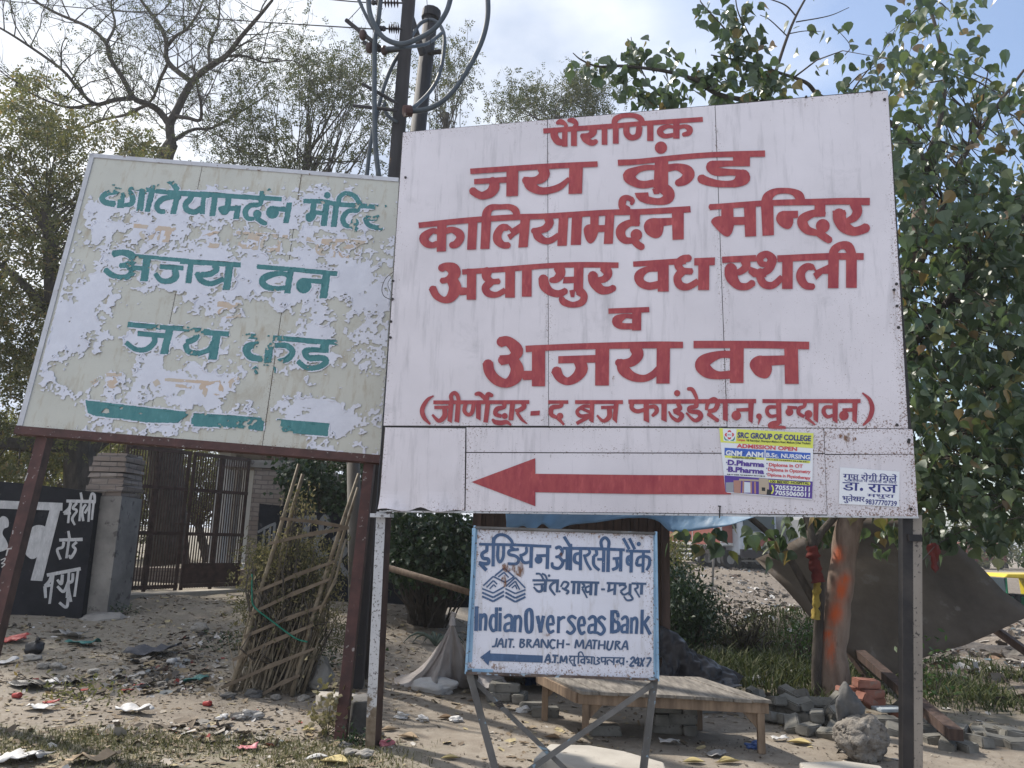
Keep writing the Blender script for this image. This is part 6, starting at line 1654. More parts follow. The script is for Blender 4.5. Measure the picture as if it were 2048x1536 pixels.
# leaves: the right-hand mass, the arching top branches, and the leaves that hang below the board
shp=poly_in([(1690,180),(1740,120),(1770,40),(1830,-40),(1930,-40),(1950,90),(2040,200),(2150,180),(2160,1080),(2060,1075),(2010,1040),(1900,1060),(1830,1075),(1790,1075),(1760,900),(1740,500)])
Pm,Cm=cloud(1690,2160,-40,1080,Dp-1.25,Dp+1.7,4000,480,.14,51,shp)
Pd,Cd=cloud(1780,2160,420,1060,Dp-1.0,Dp+1.7,3400,330,.17,52,shp)
rngp=random.Random(2); lm=[q for P_ in limbsP[3:8] for q in P_]
fill_twigs(mb,np.concatenate([Cm[::2],Cd[::3]]),lambda c:min(lm,key=lambda q:(q-c).length),rngp,.005)
top=[]
def along(pts,n,s,seed):
    r=np.random.RandomState(seed); A=np.array([tuple(AT(*p)) for p in pts])
    for _ in range(n):
        i=r.randint(len(A)-1); t=r.rand(); top.append(A[i]*(1-t)+A[i+1]*t+r.normal(size=3)*s-np.array([0,0,s*.6]))
along([(1150,108,Dp-.4),(1197,133,Dp-.4),(1246,132,Dp-.4)],34,.07,1); along([(1246,125,Dp-.4),(1262,85,Dp-.3),(1290,120,Dp-.3)],42,.075,2)
along([(1246,150,Dp-.4),(1290,190,Dp-.3),(1340,180,Dp-.2),(1370,190,Dp-.2)],95,.10,3); along([(1330,110,Dp-.3),(1400,150,Dp-.2),(1450,120,Dp-.2),(1520,130,Dp-.1),(1545,145,Dp)],190,.13,4)
along([(1408,15,Dp-.4),(1460,70,Dp-.3),(1490,110,Dp-.2)],55,.10,5); along([(1472,5,Dp-.3),(1478,40,Dp-.3),(1510,90,Dp-.2)],50,.09,6); along([(1440,180,Dp),(1510,185,Dp),(1560,170,Dp),(1640,195,Dp+.1)],70,.09,7)
along([(1592,40,Dp),(1650,60,Dp),(1700,100,Dp+.1),(1640,150,Dp)],26,.14,8); along([(1660,190,Dp+.2),(1720,160,Dp+.2),(1780,80,Dp+.2)],60,.14,9); along([(1390,10,Dp-.4),(1420,-5,Dp-.3),(1530,5,Dp)],18,.08,12)
along([(1340,1062,7.4),(1380,1068,7.4),(1420,1058,7.4),(1450,1075,7.5)],22,.06,10); along([(1480,1045,7.5),(1520,1070,7.5),(1570,1080,7.6),(1550,1050,7.5)],26,.07,11); along([(1560,1040,8.5),(1640,1040,8.6),(1700,1045,8.7),(1830,1060,8.7)],85,.12,13); along([(1850,1055,Dp-.8),(1940,1060,Dp-.8),(2040,1050,Dp-.8)],60,.07,14); along([(1960,760,Dp-1.1),(2000,800,Dp-1.1),(2040,780,Dp-1.1)],35,.09,15)
along([(1500,940,Dp+.5),(1600,700,Dp+.6),(1700,500,Dp+.7),(1740,300,Dp+.7)],500,.35,16); along([(1420,900,Dp+.4),(1380,700,Dp+.4),(1500,500,Dp+.4),(1600,330,Dp+.4)],500,.38,17)
mb.build('branches',M_bark,pt,True)
crown_obj('crown',np.concatenate([Pm,Pd,np.array(top)]),M_peep,pt,(.085,.17),HEART,HF,.75)
# ---- far trees on the right and beyond the road
M_far=leafmat('far_foliage',[(0,(.06,.085,.045)),(1,(.12,.14,.075))],.25,.8,.1)
M_far2=leafmat('far_olive_foliage',[(0,(.085,.09,.05)),(1,(.15,.145,.08))],.25,.8,.1)
for i,(x,y,w,h,D,lb) in enumerate(((1930,1085,75,85,62,'hazy tree beyond the board top, nearest the sign post'),(2010,1070,90,105,66,'tallest hazy far tree above the yellow rickshaw'),(2110,1085,80,90,60,'hazy far tree at the right edge behind the rickshaw'),(1330,1060,60,90,70,'far tree beyond the containers, beside the kiosk'),(1560,1070,90,90,75,'far tree behind the tanker lorry'),(1780,1070,110,90,72,'far tree hidden mostly by the dark board'))):
    b=AT(x,1128,D); b.z=gz(b.x,b.y); o=tree_thing('far_tree',b,lb,'far trees along the road'); r=np.random.RandomState(60+i); sc=D/FPX
    C=np.array([tuple(AT(x,y,D))])+r.normal(size=(46,3))*np.array([w*sc*.42,1.6,h*sc*.34]); P=C[r.randint(46,size=1500)]+r.normal(size=(1500,3))*.42
    P[:,2]=np.maximum(P[:,2],b.z+.4); crown_obj('crown',P,M_far if i%2 else M_far2,o,(.30,.55),OVAL,OF,.2)
    mb=MB(); mb.tube([b,Vector((b.x,b.y,AT(x,y,D).z))],[.28,.12],7); mb.build('trunk',M_bark,o)
# ------------------------------------------------------------------ bricks, stones, slabs
def Z(px,py,z): d=ray(px,py); return CAM+d*((z-CAMH)/d.z)
M_gbrick=simple('grey_fly_ash_brick',(.13,.125,.11),(.215,.205,.185),7,.9,.5,.008,8,spots=(12,.62,(.09,.082,.07)))
M_rbrick=simple('red_clay_brick',(.22,.095,.068),(.32,.15,.11),8,.9,.5,.006,8,spots=(10,.60,(.22,.17,.14)))
M_stone=simple('pale_grey_stone',(.20,.185,.165),(.33,.31,.28),5,.9,.7,.02,8)
M_dstone=simple('dark_grey_stone',(.07,.068,.066),(.15,.145,.14),5,.85,.7,.015,8)
M_conch=simple('rough_concrete',(.14,.125,.11),(.27,.245,.215),9,.95,.9,.03,9,spots=(14,.60,(.09,.08,.07)))
M_slab=simple('sandy_stone_slab',(.34,.31,.27),(.44,.41,.36),2.5,.9,.4,.008,8,spots=(8,.62,(.20,.175,.15)))
def brick_mesh(name,m,seed,size=(.23,.112,.078)):
    r=random.Random(seed); bm=bmesh.new(); bmesh.ops.create_cube(bm,size=1)
    for v in bm.verts: v.co=Vector((v.co.x*size[0]+r.uniform(-.008,.008),v.co.y*size[1]+r.uniform(-.006,.006),v.co.z*size[2]+r.uniform(-.005,.005)))
    bmesh.ops.bevel(bm,geom=bm.edges[:],offset=.009,segments=2,affect='EDGES'); bmesh.ops.subdivide_edges(bm,edges=[e for e in bm.edges if e.calc_length()>.05],cuts=3,use_grid_fill=True)
    for v in bm.verts: v.co+=v.normal*mnoise.noise(v.co*22+Vector((seed,0,0)))*.005
    me=bpy.data.meshes.new(name); bm.to_mesh(me); bm.free(); me.materials.append(m); return me
GB=[brick_mesh('grey_brick',M_gbrick,i) for i in range(6)]; RB=[brick_mesh('red_brick',M_rbrick,i+20) for i in range(3)]
def put(me,name,loc,rot,label,cat,group,sc=1):
    o=bpy.data.objects.new(name,me); COL.objects.link(o); o.location=loc; o.rotation_euler=rot; o.scale=(sc,sc,sc); return tag(o,label,cat,group)
bi=0
def gbrick(loc,rz,label,group,rx=0,ry=0,sc=1):
    global bi; bi+=1; return put(GB[bi%6],'grey_brick',loc,(rx,ry,rz),label,'brick',group,sc)
STK='grey brick in the stack beneath the wooden bench'
bz0=G(1352,1470); base=Vector((bz0.x,bz0.y+.06,bz0.z))
for k in range(4):
    z=base.z+.04+.079*k; 
    if k%2==0: gbrick(base+Vector((-.065,0,z-base.z)),.05+rnd.uniform(-.06,.06),STK,'bricks stacked under the bench'); gbrick(base+Vector((.115,.01,z-base.z)),1.52,STK,'bricks stacked under the bench')
    else: gbrick(base+Vector((-.115,.0,z-base.z)),1.55,STK,'bricks stacked under the bench'); gbrick(base+Vector((.06,0,z-base.z)),.02+rnd.uniform(-.06,.06),STK,'bricks stacked under the bench')
c=G(1212,1472); gbrick(c+Vector((0,.04,.035)),.06,'single grey brick under the front left leg of the bench','bricks under legs')
c=G(1090,1434); gbrick(c+Vector((.0,.03,.035)),.05,'grey brick under the middle front leg of the kiosk','bricks under legs'); gbrick(c+Vector((-.09,.22,.035)),.3,'grey brick lying just behind the middle front leg of the kiosk','bricks under legs')
c=G(1018,1403); LFT='grey brick in the low pile under the left front leg of the kiosk'
for dx,dy,dz,rz in((-.10,0,.04,.1),(.10,.0,.04,1.4),(-.02,.02,.118,.05),(-.12,.1,.115,1.5)): gbrick(c+Vector((dx,dy,dz)),rz,LFT,'bricks under legs')
HP='grey brick in the loose heap round the foot of the peepal trunk'
for px,py,lv in((1584,1406,1),(1610,1408,1),(1639,1405,1),(1664,1408,1),(1635,1431,1),(1667,1431,1),(1585,1450,0),(1618,1458,0),(1608,1440,0),(1671,1456,0),(1660,1468,0),(1534,1432,0),(1552,1402,1),(1530,1406,0),(1583,1388,1),(1603,1388,1),(1560,1436,0),(1540,1415,0),(1625,1412,0),(1650,1418,0),(1690,1432,1),(1690,1452,0),(1648,1448,0),(1700,1412,1),(1575,1418,0),(1596,1424,0),(1520,1396,0),(1510,1400,0)):
    p=Z(px,py,.045+.075*lv); gbrick(p,rnd.uniform(0,3.1),HP,'grey bricks heaped by the tree',rnd.uniform(-.35,.35),rnd.uniform(-.3,.3)+(.9 if rnd.random()<.12 else 0))
RW='grey brick in the broken row right of the right sign post'
for px,py in((1768,1443),(1788,1462),(1847,1456),(1856,1437),(1884,1460),(1919,1462),(1959,1468),(1956,1480),(2003,1482),(2036,1476),(1875,1477),(1897,1487),(1924,1490),(1996,1466),(2018,1468),(1978,1460),(2044,1490),(1818,1462),(2058,1466)):
    p=Z(px,py,.03); p.z=gz(p.x,p.y)+.025; gbrick(p,rnd.uniform(-.5,.5)+(1.4 if rnd.random()<.3 else 0),RW,'grey bricks in a broken row',rnd.uniform(-.2,.2),rnd.uniform(-.15,.15))
gbrick(G(1417,1424)+Vector((0,0,.035)),.4,'lone grey brick lying on the earth behind the bench','loose bricks')
for px,py,z,rz,ry,lb in((1732,1367,.27,.15,.05,'red brick on top of the small red stack by the peepal trunk'),(1709,1381,.19,.1,0,'left red brick in the middle of the small red stack'),(1741,1386,.19,.2,0,'right red brick in the middle of the small red stack'),(1756,1402,.11,1.2,0,'red brick end at the right foot of the small red stack'),(1734,1402,.13,.5,.5,'red brick leaning below the small red stack'),(1687,1397,.14,1.0,1.0,'broken red brick tilted up left of the small red stack'),(1792,1424,.05,1.3,.1,'red brick lying half behind the right sign post')):
    put(RB[bi%3],'red_brick',Z(px,py,z),(.05,ry,rz),lb,'brick','red bricks by the tree'); bi+=1
def rock_thing(name,px,py,r,m,label,seed,sub=3,flat=.75,rough=.35,sink=.25,cat='stone',smooth_=True,group=None):
    c=G(px,py); rr=r if hasattr(r,'__len__') else (r,r,r*flat); mb=MB(); mb.rock(c+Vector((0,rr[1]*.5,rr[2]*(1-sink))),rr,seed,sub,flat,rough); return tag(mb.build(name,m,None,smooth_),label,cat,group)
bl=rock_thing('boulder',1731,1524,(.18,.16,.15),M_conch,'rough lump of pale concrete standing in front of the brick heap',3,5,.9,.28,.12,'boulder')
for v in bl.data.vertices:
    q=v.co; v.co+=Vector(v.normal)*(.055*mnoise.noise(q*5)+.030*mnoise.noise(q*9)+.022*mnoise.noise(q*21)+.012*mnoise.noise(q*47))
c=Z(1711,1424,.32); mb=MB(); mb.rock(c+Vector((0,.12,-.02)),(.085,.07,.17),9,4,1,.75); tag(mb.build('stone',M_dstone,None,True),'dark pointed stone leaning on the concrete lump','stone')
mb=MB(); mb.rock(G(629,1384)+Vector((0,.1,.13)),(.155,.12,.165),14,3,1,.3); tag(mb.build('boulder',M_stone,None,False),'flat faced grey boulder right of the bamboo fence','boulder')
def slab(pts,z,t,m,label,px=True):
    poly=[Z(x,y,z) for x,y in pts]; mb=MB(); mb.prism(poly,Vector((0,0,1)),t); o=mb.build('stone_slab',m,None,recalc=True); bevel(o,.012,2); return tag(o,label,'stone slab')
slab([(1100,1487),(1180,1490),(1250,1502),(1328,1524),(1345,1580),(1240,1590),(1180,1548),(1120,1524),(1088,1512),(1066,1517),(1080,1504)],.12,.13,M_slab,'broad pale stone slab on the ground under the bank sign')
slab([(1598,1524),(1690,1521),(1762,1531),(1800,1580),(1630,1580)],.07,.09,M_slab,'pale stone slab at the bottom edge in front of the concrete lump')
slab([(632,1382),(690,1383),(716,1386),(720,1392),(690,1395),(640,1392)],.19,.10,M_slab,'upper flat stone slab stacked behind the dark red post')
slab([(645,1398),(700,1398),(730,1400),(726,1412),(690,1417),(650,1412)],.12,.10,M_stone,'lower rough slab stacked behind the dark red post')
mb=MB(); c=G(709,1470); mb.box(c+Vector((0,.12,.12)),(.15,.2,.26),Matrix.Rotation(.3,3,'Z'),jit=.02); o=mb.build('stone_block',M_dstone); bevel(o,.015,2); tag(o,'squarish dark stone block between the red post and the white post','stone')
for i,(px,py,r,lb,mm) in enumerate(((700,1512,.06,'lumpy clod of mortar between the feet of the red and white posts',M_stone),(728,1516,.07,'lumpy mortar clod at the foot of the white post',M_stone),(690,1496,.05,'small grey stone at the foot of the dark red post',M_dstone),(397,1262,.13,'pale flat stone on the slope below the gate',M_stone),(62,1322,.095,'rounded grey stone under the black bag at the left edge',M_stone),(110,1340,.09,'grey stone slab shard left of the pale sandy patch',M_stone),(84,1337,.075,'flat grey shard amid litter at the far left',M_stone),(505,1395,.09,'dark flat stone at the foot of the bamboo fence',M_dstone),(455,1398,.075,'brick sized grey stone left of the bamboo fence foot',M_dstone),(183,1346,.06,'pale stone chip beside the litter on the left slope',M_slab),(231,1345,.05,'small white stone chip on the left slope',M_slab),(606,1402,.07,'low grey stone before the flat faced boulder',M_stone),(548,1400,.06,'small stone under the bamboo sticks',M_stone))):
    rock_thing('stone',px,py,(r*.85,r*.7,r*.42),mm,lb,40+i,3,.6,.55,.35,'stone',False,'loose stones')
# ------------------------------------------------------------------ bamboo fence with dry creeper
M_bam=simple('dry_bamboo',(.16,.130,.092),(.28,.235,.17),6,.7,.3,.004,stretch=(1,1,2),spots=(5,.6,(.14,.105,.07)))
M_lath=simple('brown_split_lath',(.12,.092,.066),(.21,.165,.12),5,.8,.3,.004)
tg=empty('bamboo_fence',G(540,1392),'leaning fence of bamboo poles, slanted laths and dry sticks left of the dark red post','fence')
y0=G(540,1392).y
def bpole(pts,r,name,m=M_bam,n=7,dy=0):
    P=[AT(p[0],p[1],p[2]+dy if len(p)>2 else y0+dy) for p in pts]
    for p in P: p.z=max(p.z,gz(p.x,p.y)-.02)
    mb=MB(); mb.tube(P,[q*.85 for q in r],n); return mb.build(name,m,tg,True)
bpole([(459,1388),(487,1300),(514,1205),(555,1075),(598,928)],[.028,.027,.026,.024,.020],'pole'); bpole([(522,1392),(540,1250),(563,1110),(585,1020),(606,948)],[.030,.028,.027,.026,.022],'pole',dy=.18)
bpole([(584,1392),(608,1300),(634,1205),(672,1085),(718,947)],[.026,.025,.025,.024,.020],'pole'); bpole([(605,1390),(632,1300),(655,1180),(690,1060),(716,975)],[.022,.021,.02,.019,.016],'pole',dy=.1)
bpole([(640,1224),(672,1155),(692,1078)],[.016,.015,.013],'pole',dy=-.05)
bpole([(640,1220),(658,1185),(673,1160)],[.014,.013,.012],'pole',dy=-.05)
def blath(a,b,dy=-.05):
    mb=MB(); A=AT(*a,y0+dy); B=AT(*b,y0+dy); M_=A.lerp(B,.5)+Vector((0,-.01,.012)); mb.beam(A,M_,.029,.012,Vector((0,-1,0))); mb.beam(M_,B,.042,.014,Vector((0,-1,0)),.024); mb.build('lath',M_lath,tg)
for a,b in(((560,1037),(697,1055)),((538,1087),(698,1056)),((508,1186),(668,1123)),((500,1228),(662,1157)),((488,1274),(652,1209)),((466,1320),(628,1249)),((443,1376),(628,1297)),((522,1390),(600,1350))): blath(a,b)
r_=random.Random(4)
for k in range(120):
    x=r_.uniform(462,600); yb=r_.uniform(1372,1392); h=r_.uniform(90,190); lean=r_.uniform(.18,.48)*h*(1 if r_.random()<.88 else -.35)
    P=[AT(x,yb,y0+r_.uniform(.0,.14))]; P.append(AT(x+lean*.5,yb-h*.5,P[0].y)); P.append(AT(x+lean+r_.uniform(-6,6),yb-h,P[0].y+.02)); P[0].z=max(P[0].z,gz(P[0].x,P[0].y))
    mb=MB(); w=r_.uniform(.004,.010); mb.tube(P,[w,w*.9,w*.6],5); mb.build('stick',M_bam,tg)
M_rope=simple('green_rope',(.01,.13,.085),(.02,.19,.13),20,.6,.2)
mb=MB(); mb.tube([AT(*p,y0-.1) for p in crom([(504.,1148.,1.),(504.,1190.,1.),(509.,1214.,1.),(545.,1243.,1.),(590.,1276.,1.),(615.,1284.,1.)],5) for p in [p[:2]]],.008,6); tag(mb.build('rope',M_rope,None,True),'green rope drooping across the bamboo fence','rope')
dr=shrub('dry_shrub','dusty dried shrub tangled through the bamboo fence',[(600,930),(620,960),(625,1080),(700,1170),(670,1260),(560,1300),(500,1300),(480,1230),(480,1170),(505,1090),(570,1060),(585,960)],y0-.05,y0+.45,3200,170,.075,71,M_dusty,(.025,.055),OVAL,OF,.6)
P,C=cloud(490,680,1080,1290,y0+.1,y0+.5,1500,90,.09,74); V,F=sprays(P,6,.09,.028); mesh_np('dense_foliage',V,F,leafmat('dusty_green_leaf',[(0,(.075,.08,.045)),(1,(.14,.13,.075))],.2,.8,.1),dr)
# plants
def weed(px,py,r,n,m,label,seed,h=.2,size=(.03,.06),name='weed',tm=OVAL):
    c=G(px,py); rr=np.random.RandomState(seed); P=np.array(c)+rr.normal(size=(n,3))*np.array([r,r*.7,h*.35])+np.array([0,0,h*.45]); P[:,2]=np.maximum(P[:,2],c.z+.015)
    o=empty(name,c,label,'plant'); crown_obj('foliage',P,m,o,size,tm,HF if tm is HEART else OF,.2); mb=MB()
    for k in range(7): mb.tube([c,Vector(P[k*3%n])],.004,4)
    mb.build('stems',M_twig,o); return o
weed(655,1470,.085,150,M_dusty,'dusty leafy weed climbing the foot of the dark red post',81,.34,(.03,.06),'weed',HEART); weed(712,1490,.09,120,M_bush,'small green weed between the two sign posts',82,.12); weed(742,1300,.07,130,M_fresh,'fresh green creeper showing between the dark pole and the white post',83,.55,(.04,.07),'creeper',HEART)
weed(170,1400,.22,260,M_olive,'low dusty green clump on the left verge',84,.16,(.03,.06)); weed(470,1300,.20,220,M_bush,'dark green weed growing left of the bamboo fence',85,.22); weed(240,1228,.14,130,M_bush,'small green plant at the foot of the gate pillar',86,.14); weed(1872,1400,.13,110,M_fresh,'young green sapling behind the right sign post',87,.55,(.05,.10)); weed(655,1330,.16,200,M_bush,'dark weed behind the flat faced boulder',88,.2)
c=G(872,1292); ag=empty('agave',c,'grey green agave with arching blades behind the plastic tent','plant'); M_ag=simple('agave_leaf',(.07,.10,.08),(.12,.15,.12),6,.6,.1)
for k in range(9):
    a=-.3+k*.42; L_=.36+.08*(k%3); d=Vector((math.cos(a),math.sin(a)*.5-.1,0)); P=[c+d*(L_*t*.8)+Vector((0,0,L_*(1.05*t-1.0*t*t)*1.1)) for t in(0,.2,.4,.6,.8,1.0)]; mb=MB(); mb.tube(P,[.014,.02,.021,.017,.011,.002],5); mb.build('blade',M_ag,ag,True)
# cloth tied round the thin peepal stem
rc=random.Random(8); stem=[AT(1640,1205,Dp-.12),AT(1633,1150,Dp-.15),AT(1627,1105,Dp-.15)]
def wrap(a,b,m,label,r0=.055):
    mb=MB(); P=[a.lerp(b,t/14) for t in range(15)]; mb.tube(P,[r0*(.75+.45*abs(math.sin(t*1.9))+.12*math.sin(t*5)) for t in range(15)],12,False); o=mb.build('cloth',m,None,True)
    for v in o.data.vertices: v.co+=Vector(v.normal)*mnoise.noise(v.co*24)*.022
    return tag(o,label,'cloth')
wrap(AT(1623,1092,Dp-.14),AT(1636,1165,Dp-.16),M_redc,'red prayer cloth bound round the thin peepal stem'); wrap(AT(1635,1162,Dp-.15),AT(1630,1238,Dp-.13),M_yelc,'yellow end of cloth hanging from the thin peepal stem',.036)
# ------------------------------------------------------------------ pieces of litter, one by one
def pmat(n,c,r=.6,tr=0): return plastic(n,c,tr,r)
LM={'red':pmat('red_wrapper',(.33,.045,.04),.45),'white':pmat('white_litter',(.52,.51,.50),.5,.15),'black':pmat('black_litter',(.02,.02,.022),.4),'clear':pmat('cloudy_plastic',(.33,.32,.31),.3,.3),'teal':pmat('teal_litter',(.03,.13,.12),.5),'grey':pmat('grey_cloth',(.06,.062,.072),.9),'card':pmat('cardboard',(.30,.225,.15),.9),'yellow':pmat('yellow_leaf_litter',(.42,.34,.16),.7,.1),'brown':pmat('brown_leaf_litter',(.13,.085,.05),.8),'blue':pmat('blue_litter',(.04,.08,.22),.4),'pink':pmat('pink_litter',(.42,.14,.16),.5)}
def scrap(px,py,kind,shape,size,label,seed):
    c=G(px,py); r=random.Random(seed); mb=MB()
    if shape=='ball': mb.rock(c+Vector((0,0,size*.22)),(size*.62,size*.5,size*.3),seed,3,1,1.15); sm=False
    elif shape=='bag':
        mb.rock(c+Vector((0,0,size*.35)),(size*.55,size*.45,size*.42),seed,3,1,.5); mb.tube([c+Vector((0,0,size*.6)),c+Vector((size*.1,0,size*.8)),c+Vector((size*.22,0,size*.95))],[size*.14,size*.07,size*.18],7); sm=True
    elif shape=='cup': mb.tube([c+Vector((0,0,size*.2)),c+Vector((size*.55,-.01,size*.28)),c+Vector((size*.9,-.02,size*.3))],[size*.26,size*.31,size*.34],12); sm=True
    else:
        n=7; w,h=size,size*r.uniform(.45,.75); a=r.uniform(-.6,.6); vs=[]
        for j in range(n):
            for i in range(n):
                x=(i/(n-1)-.5)*w*(1+.25*mnoise.noise((j*.6,seed,0))); y=(j/(n-1)-.5)*h*(1+.25*mnoise.noise((i*.6,seed,5))); z=.012+size*.30*abs(mnoise.noise((x/size*2.4+seed,y/size*2.4,2)))+.10*size*(i/(n-1))**2
                if shape=='leaf': k=1-abs(2*i/(n-1)-1)**1.6; y*=k; z=.008+size*.16*abs(2*j/(n-1)-1)**1.5*k+size*.10*(i/(n-1)-.4)**2
                X=c.x+x*math.cos(a)-y*math.sin(a); Y=c.y+x*math.sin(a)+y*math.cos(a); vs.append((X,Y,gz(X,Y)+z))
        mb.add(vs,[(j*n+i,j*n+i+1,(j+1)*n+i+1,(j+1)*n+i) for j in range(n-1) for i in range(n-1)]); sm=True
    o=mb.build({'ball':'plastic_scrap','bag':'plastic_bag','cup':'paper_cup','leaf':'fallen_leaf'}.get(shape,'litter_scrap'),LM[kind],None,sm)
    if shape not in('ball','bag','cup'): s=o.modifiers.new('thick','SOLIDIFY'); s.thickness=.003; s.offset=0
    return tag(o,label,{'leaf':'leaf','cup':'cup','bag':'bag'}.get(shape,'litter'),'loose litter on the ground')
for i,a in enumerate(((22,1284,'red','flat',.34,'crumpled red plastic sheet at the far left below the black wall'),(40,1284,'white','flat',.16,'white scrap lying on the red plastic sheet at far left'),(66,1308,'black','bag',.17,'small knotted black plastic bag at the left edge'),(305,1310,'grey','flat',.50,'dark grey rag dropped on the pale slope below the gate'),(26,1395,'red','cup',.075,'red paper cup lying near the left edge'),(80,1420,'white','flat',.20,'white card lying flat with red scrap beside it'),(101,1409,'red','flat',.12,'small red wrapper beside the white card'),(407,1411,'red','cup',.07,'red paper cup alone on bare earth left of the posts'),(391,1365,'teal','flat',.22,'dark teal plastic scrap before the bamboo fence'),(270,1427,'white','flat',.26,'long pale twisted strip on the left verge'),(29,1524,'white','flat',.26,'white paper in the bottom left corner'),(73,1518,'clear','flat',.18,'greyish plastic scrap next to the bottom left paper'),(185,1527,'card','flat',.28,'torn cardboard at the bottom edge left of centre'),(444,1438,'white','ball',.065,'small white scrap on earth right of the red cup'),(140,1274,'clear','flat',.42,'cloudy plastic film near the foot of the black wall'),(165,1290,'teal','flat',.32,'greenish plastic rag by the cloudy film'),(12,1328,'white','flat',.20,'white bundle at the left frame edge'),(108,1368,'white','flat',.16,'white torn paper amid dark litter at left'),(335,1327,'white','cup',.10,'upturned pale bowl just below the dark grey rag'),(60,1375,'black','flat',.34,'black plastic rag amid the litter heap at left'),(140,1372,'black','flat',.26,'dark rag right of the white torn paper'),(254,1384,'red','flat',.10,'tiny red wrapper in the middle of the left verge'),(276,1374,'red','flat',.09,'tiny red wrapper farther up the left verge'),(804,1436,'white','ball',.085,'white crumpled plastic, left one right of the white post'),(845,1441,'white','ball',.08,'white crumpled plastic, middle one right of the white post'),(913,1443,'white','ball',.075,'white crumpled plastic beside a dark leaf, below the tent'),(892,1438,'brown','leaf',.14,'big dark curled leaf below the plastic tent'),(900,1519,'yellow','leaf',.13,'yellow leaf at the bottom left of the bank sign legs'),(668,1527,'yellow','leaf',.20,'large yellow leaf at the bottom edge below the posts'),(634,1520,'white','leaf',.16,'pale folded scrap left of the large yellow leaf'),(817,1477,'card','leaf',.17,'tan curled leaf right of the white post foot'),(778,1462,'card','leaf',.14,'orange tan leaf close to the white post foot'),(771,1490,'pink','ball',.075,'pink and white wrapper at the white post foot'),(495,1500,'pink','flat',.13,'pinkish red wrapper on the grass at bottom'),(503,1438,'clear','ball',.12,'clear crumpled bag on the path left of the posts'),(478,1440,'clear','ball',.07,'tiny clear scrap left of the crumpled bag'),(617,1463,'yellow','leaf',.10,'orange leaf on the path left of the red post'),(1339,1490,'white','flat',.14,'white plastic tube on the ground right of the sign legs'),(1388,1527,'yellow','leaf',.15,'yellow curled leaf at the bottom right of the sign legs'),(1456,1527,'yellow','leaf',.19,'long yellow and dark leaf at the bottom before the bench'),(1507,1497,'blue','ball',.09,'small dark blue scrap before the right bench leg'),(1599,1489,'yellow','leaf',.19,'yellow leaf with dark tip before the brick heap'),(1585,1348,'white','flat',.26,'white foam box left of the peepal trunk'),(1509,1366,'white','ball',.14,'white torn box behind the right end of the bench'),(1790,1450,'white','cup',.07,'white cup tipped among bricks left of the right post'),(1432,1513,'clear','flat',.14,'grey plastic scrap before the bench'),(1560,1482,'white','flat',.13,'white sliver before the brick heap'),(1105,1478,'brown','leaf',.13,'dark brown leaf under the crossed sign braces'),(1050,1424,'white','ball',.08,'white scrap left of the middle kiosk leg'),(945,1404,'brown','leaf',.10,'brown leaf left of the bank sign leg'))):
    scrap(*a,seed=100+i)
mb=MB(); c=Z(1778,1418,.09); mb.box(c,(.26,.15,.03),Matrix.Rotation(.2,3,'Z')); o=mb.build('tray',simple('pale_blue_tray',(.25,.30,.34),(.38,.42,.45),9,.5,.2)); bevel(o,.008); tag(o,'pale bluish tray lying among the bricks beside the red stack','tray')
# ------------------------------------------------------------------ countless small stuff
def flat_bits(n,xr,yr,size,dens,m,name,label,seed,lift=.004,tilt=.5,grow=0):
    r=np.random.RandomState(seed); P=[]
    while len(P)<n:
        x=r.uniform(*xr); y=yr[0]+(yr[1]-yr[0])*r.rand()**1.6
        if r.rand()<dens(x,y): P.append((x,y,gz(x,y)+lift))
    P=np.array(P); N=r.normal(size=(n,3))*tilt; N[:,2]=1; T=r.normal(size=(n,3)); T[:,2]*=.3; sz=r.uniform(size[0],size[1],n)*(.5+r.rand(n)**3*1.6)*(1+grow*P[:,1])
    P[:,2]+=sz*.05; tm=np.array([(-.25,-.5,.0),(.1,-.55,.05),(.34,0,.02),(.18,.5,.07),(-.2,.45,.0),(-.36,.05,.06),(0,0,-.02)]); fc=np.array([(6,i,(i+1)%6) for i in range(6)])
    V,F=leaves(P,T,N,sz,tm,fc); return tag(mesh_np(name,V,F,m,None,False),label,None,None,'stuff')
def litmat(name,stops,rough=.85):
    m=NT(name); r=m.ramp(m.island(),stops,'CONSTANT'); m.col(m.mix(m.ramp(m.noise(15,4,.6),[(.3,0),(.7,.4)]),r,(.12,.10,.08))).rough(rough); return m.mat
M_litter=litmat('dry_leaf_litter',[(0,(.19,.14,.09)),(.25,(.27,.21,.14)),(.48,(.13,.098,.068)),(.62,(.34,.28,.18)),(.78,(.42,.35,.20)),(.88,(.40,.35,.29)),(.95,(.52,.49,.45))])
def dl(x,y):
    n=mnoise.noise((x*.8,y*.8,4))*.5+mnoise.noise((x*2.3,y*2.3,9))*.4
    return max(.02,min(1,.22+n+.35*smooth(-.5,-1.4,x)-.25*smooth(.0,1,x)*smooth(7.2,6.8,y)))
flat_bits(20000,(-6.5,4.5),(4.4,12.6),(.018,.050),dl,M_litter,'leaf_litter','dry leaves and scraps covering the bare earth',201,.001,.14)
flat_bits(3600,(-6.5,-1.2),(5.9,10.2),(.022,.075),lambda x,y:max(0,min(1,-.05+1.5*mnoise.noise((x*.7,y*.7,51))))*smooth(-1.2,-2.4,x),litmat('left_rubbish_bits',[(0,(.20,.16,.12)),(.28,(.10,.085,.07)),(.42,(.34,.31,.27)),(.6,(.50,.48,.46)),(.70,(.045,.042,.042)),(.82,(.30,.23,.14)),(.92,(.18,.20,.21)),(.97,(.34,.06,.05))]),'scattered_rubbish','mixed paper and plastic scraps strewn below the black wall',208,.004,.45)
def dsm(x,y): return max(.05,min(1,.4+mnoise.noise((x*1.4,y*1.4,14))))
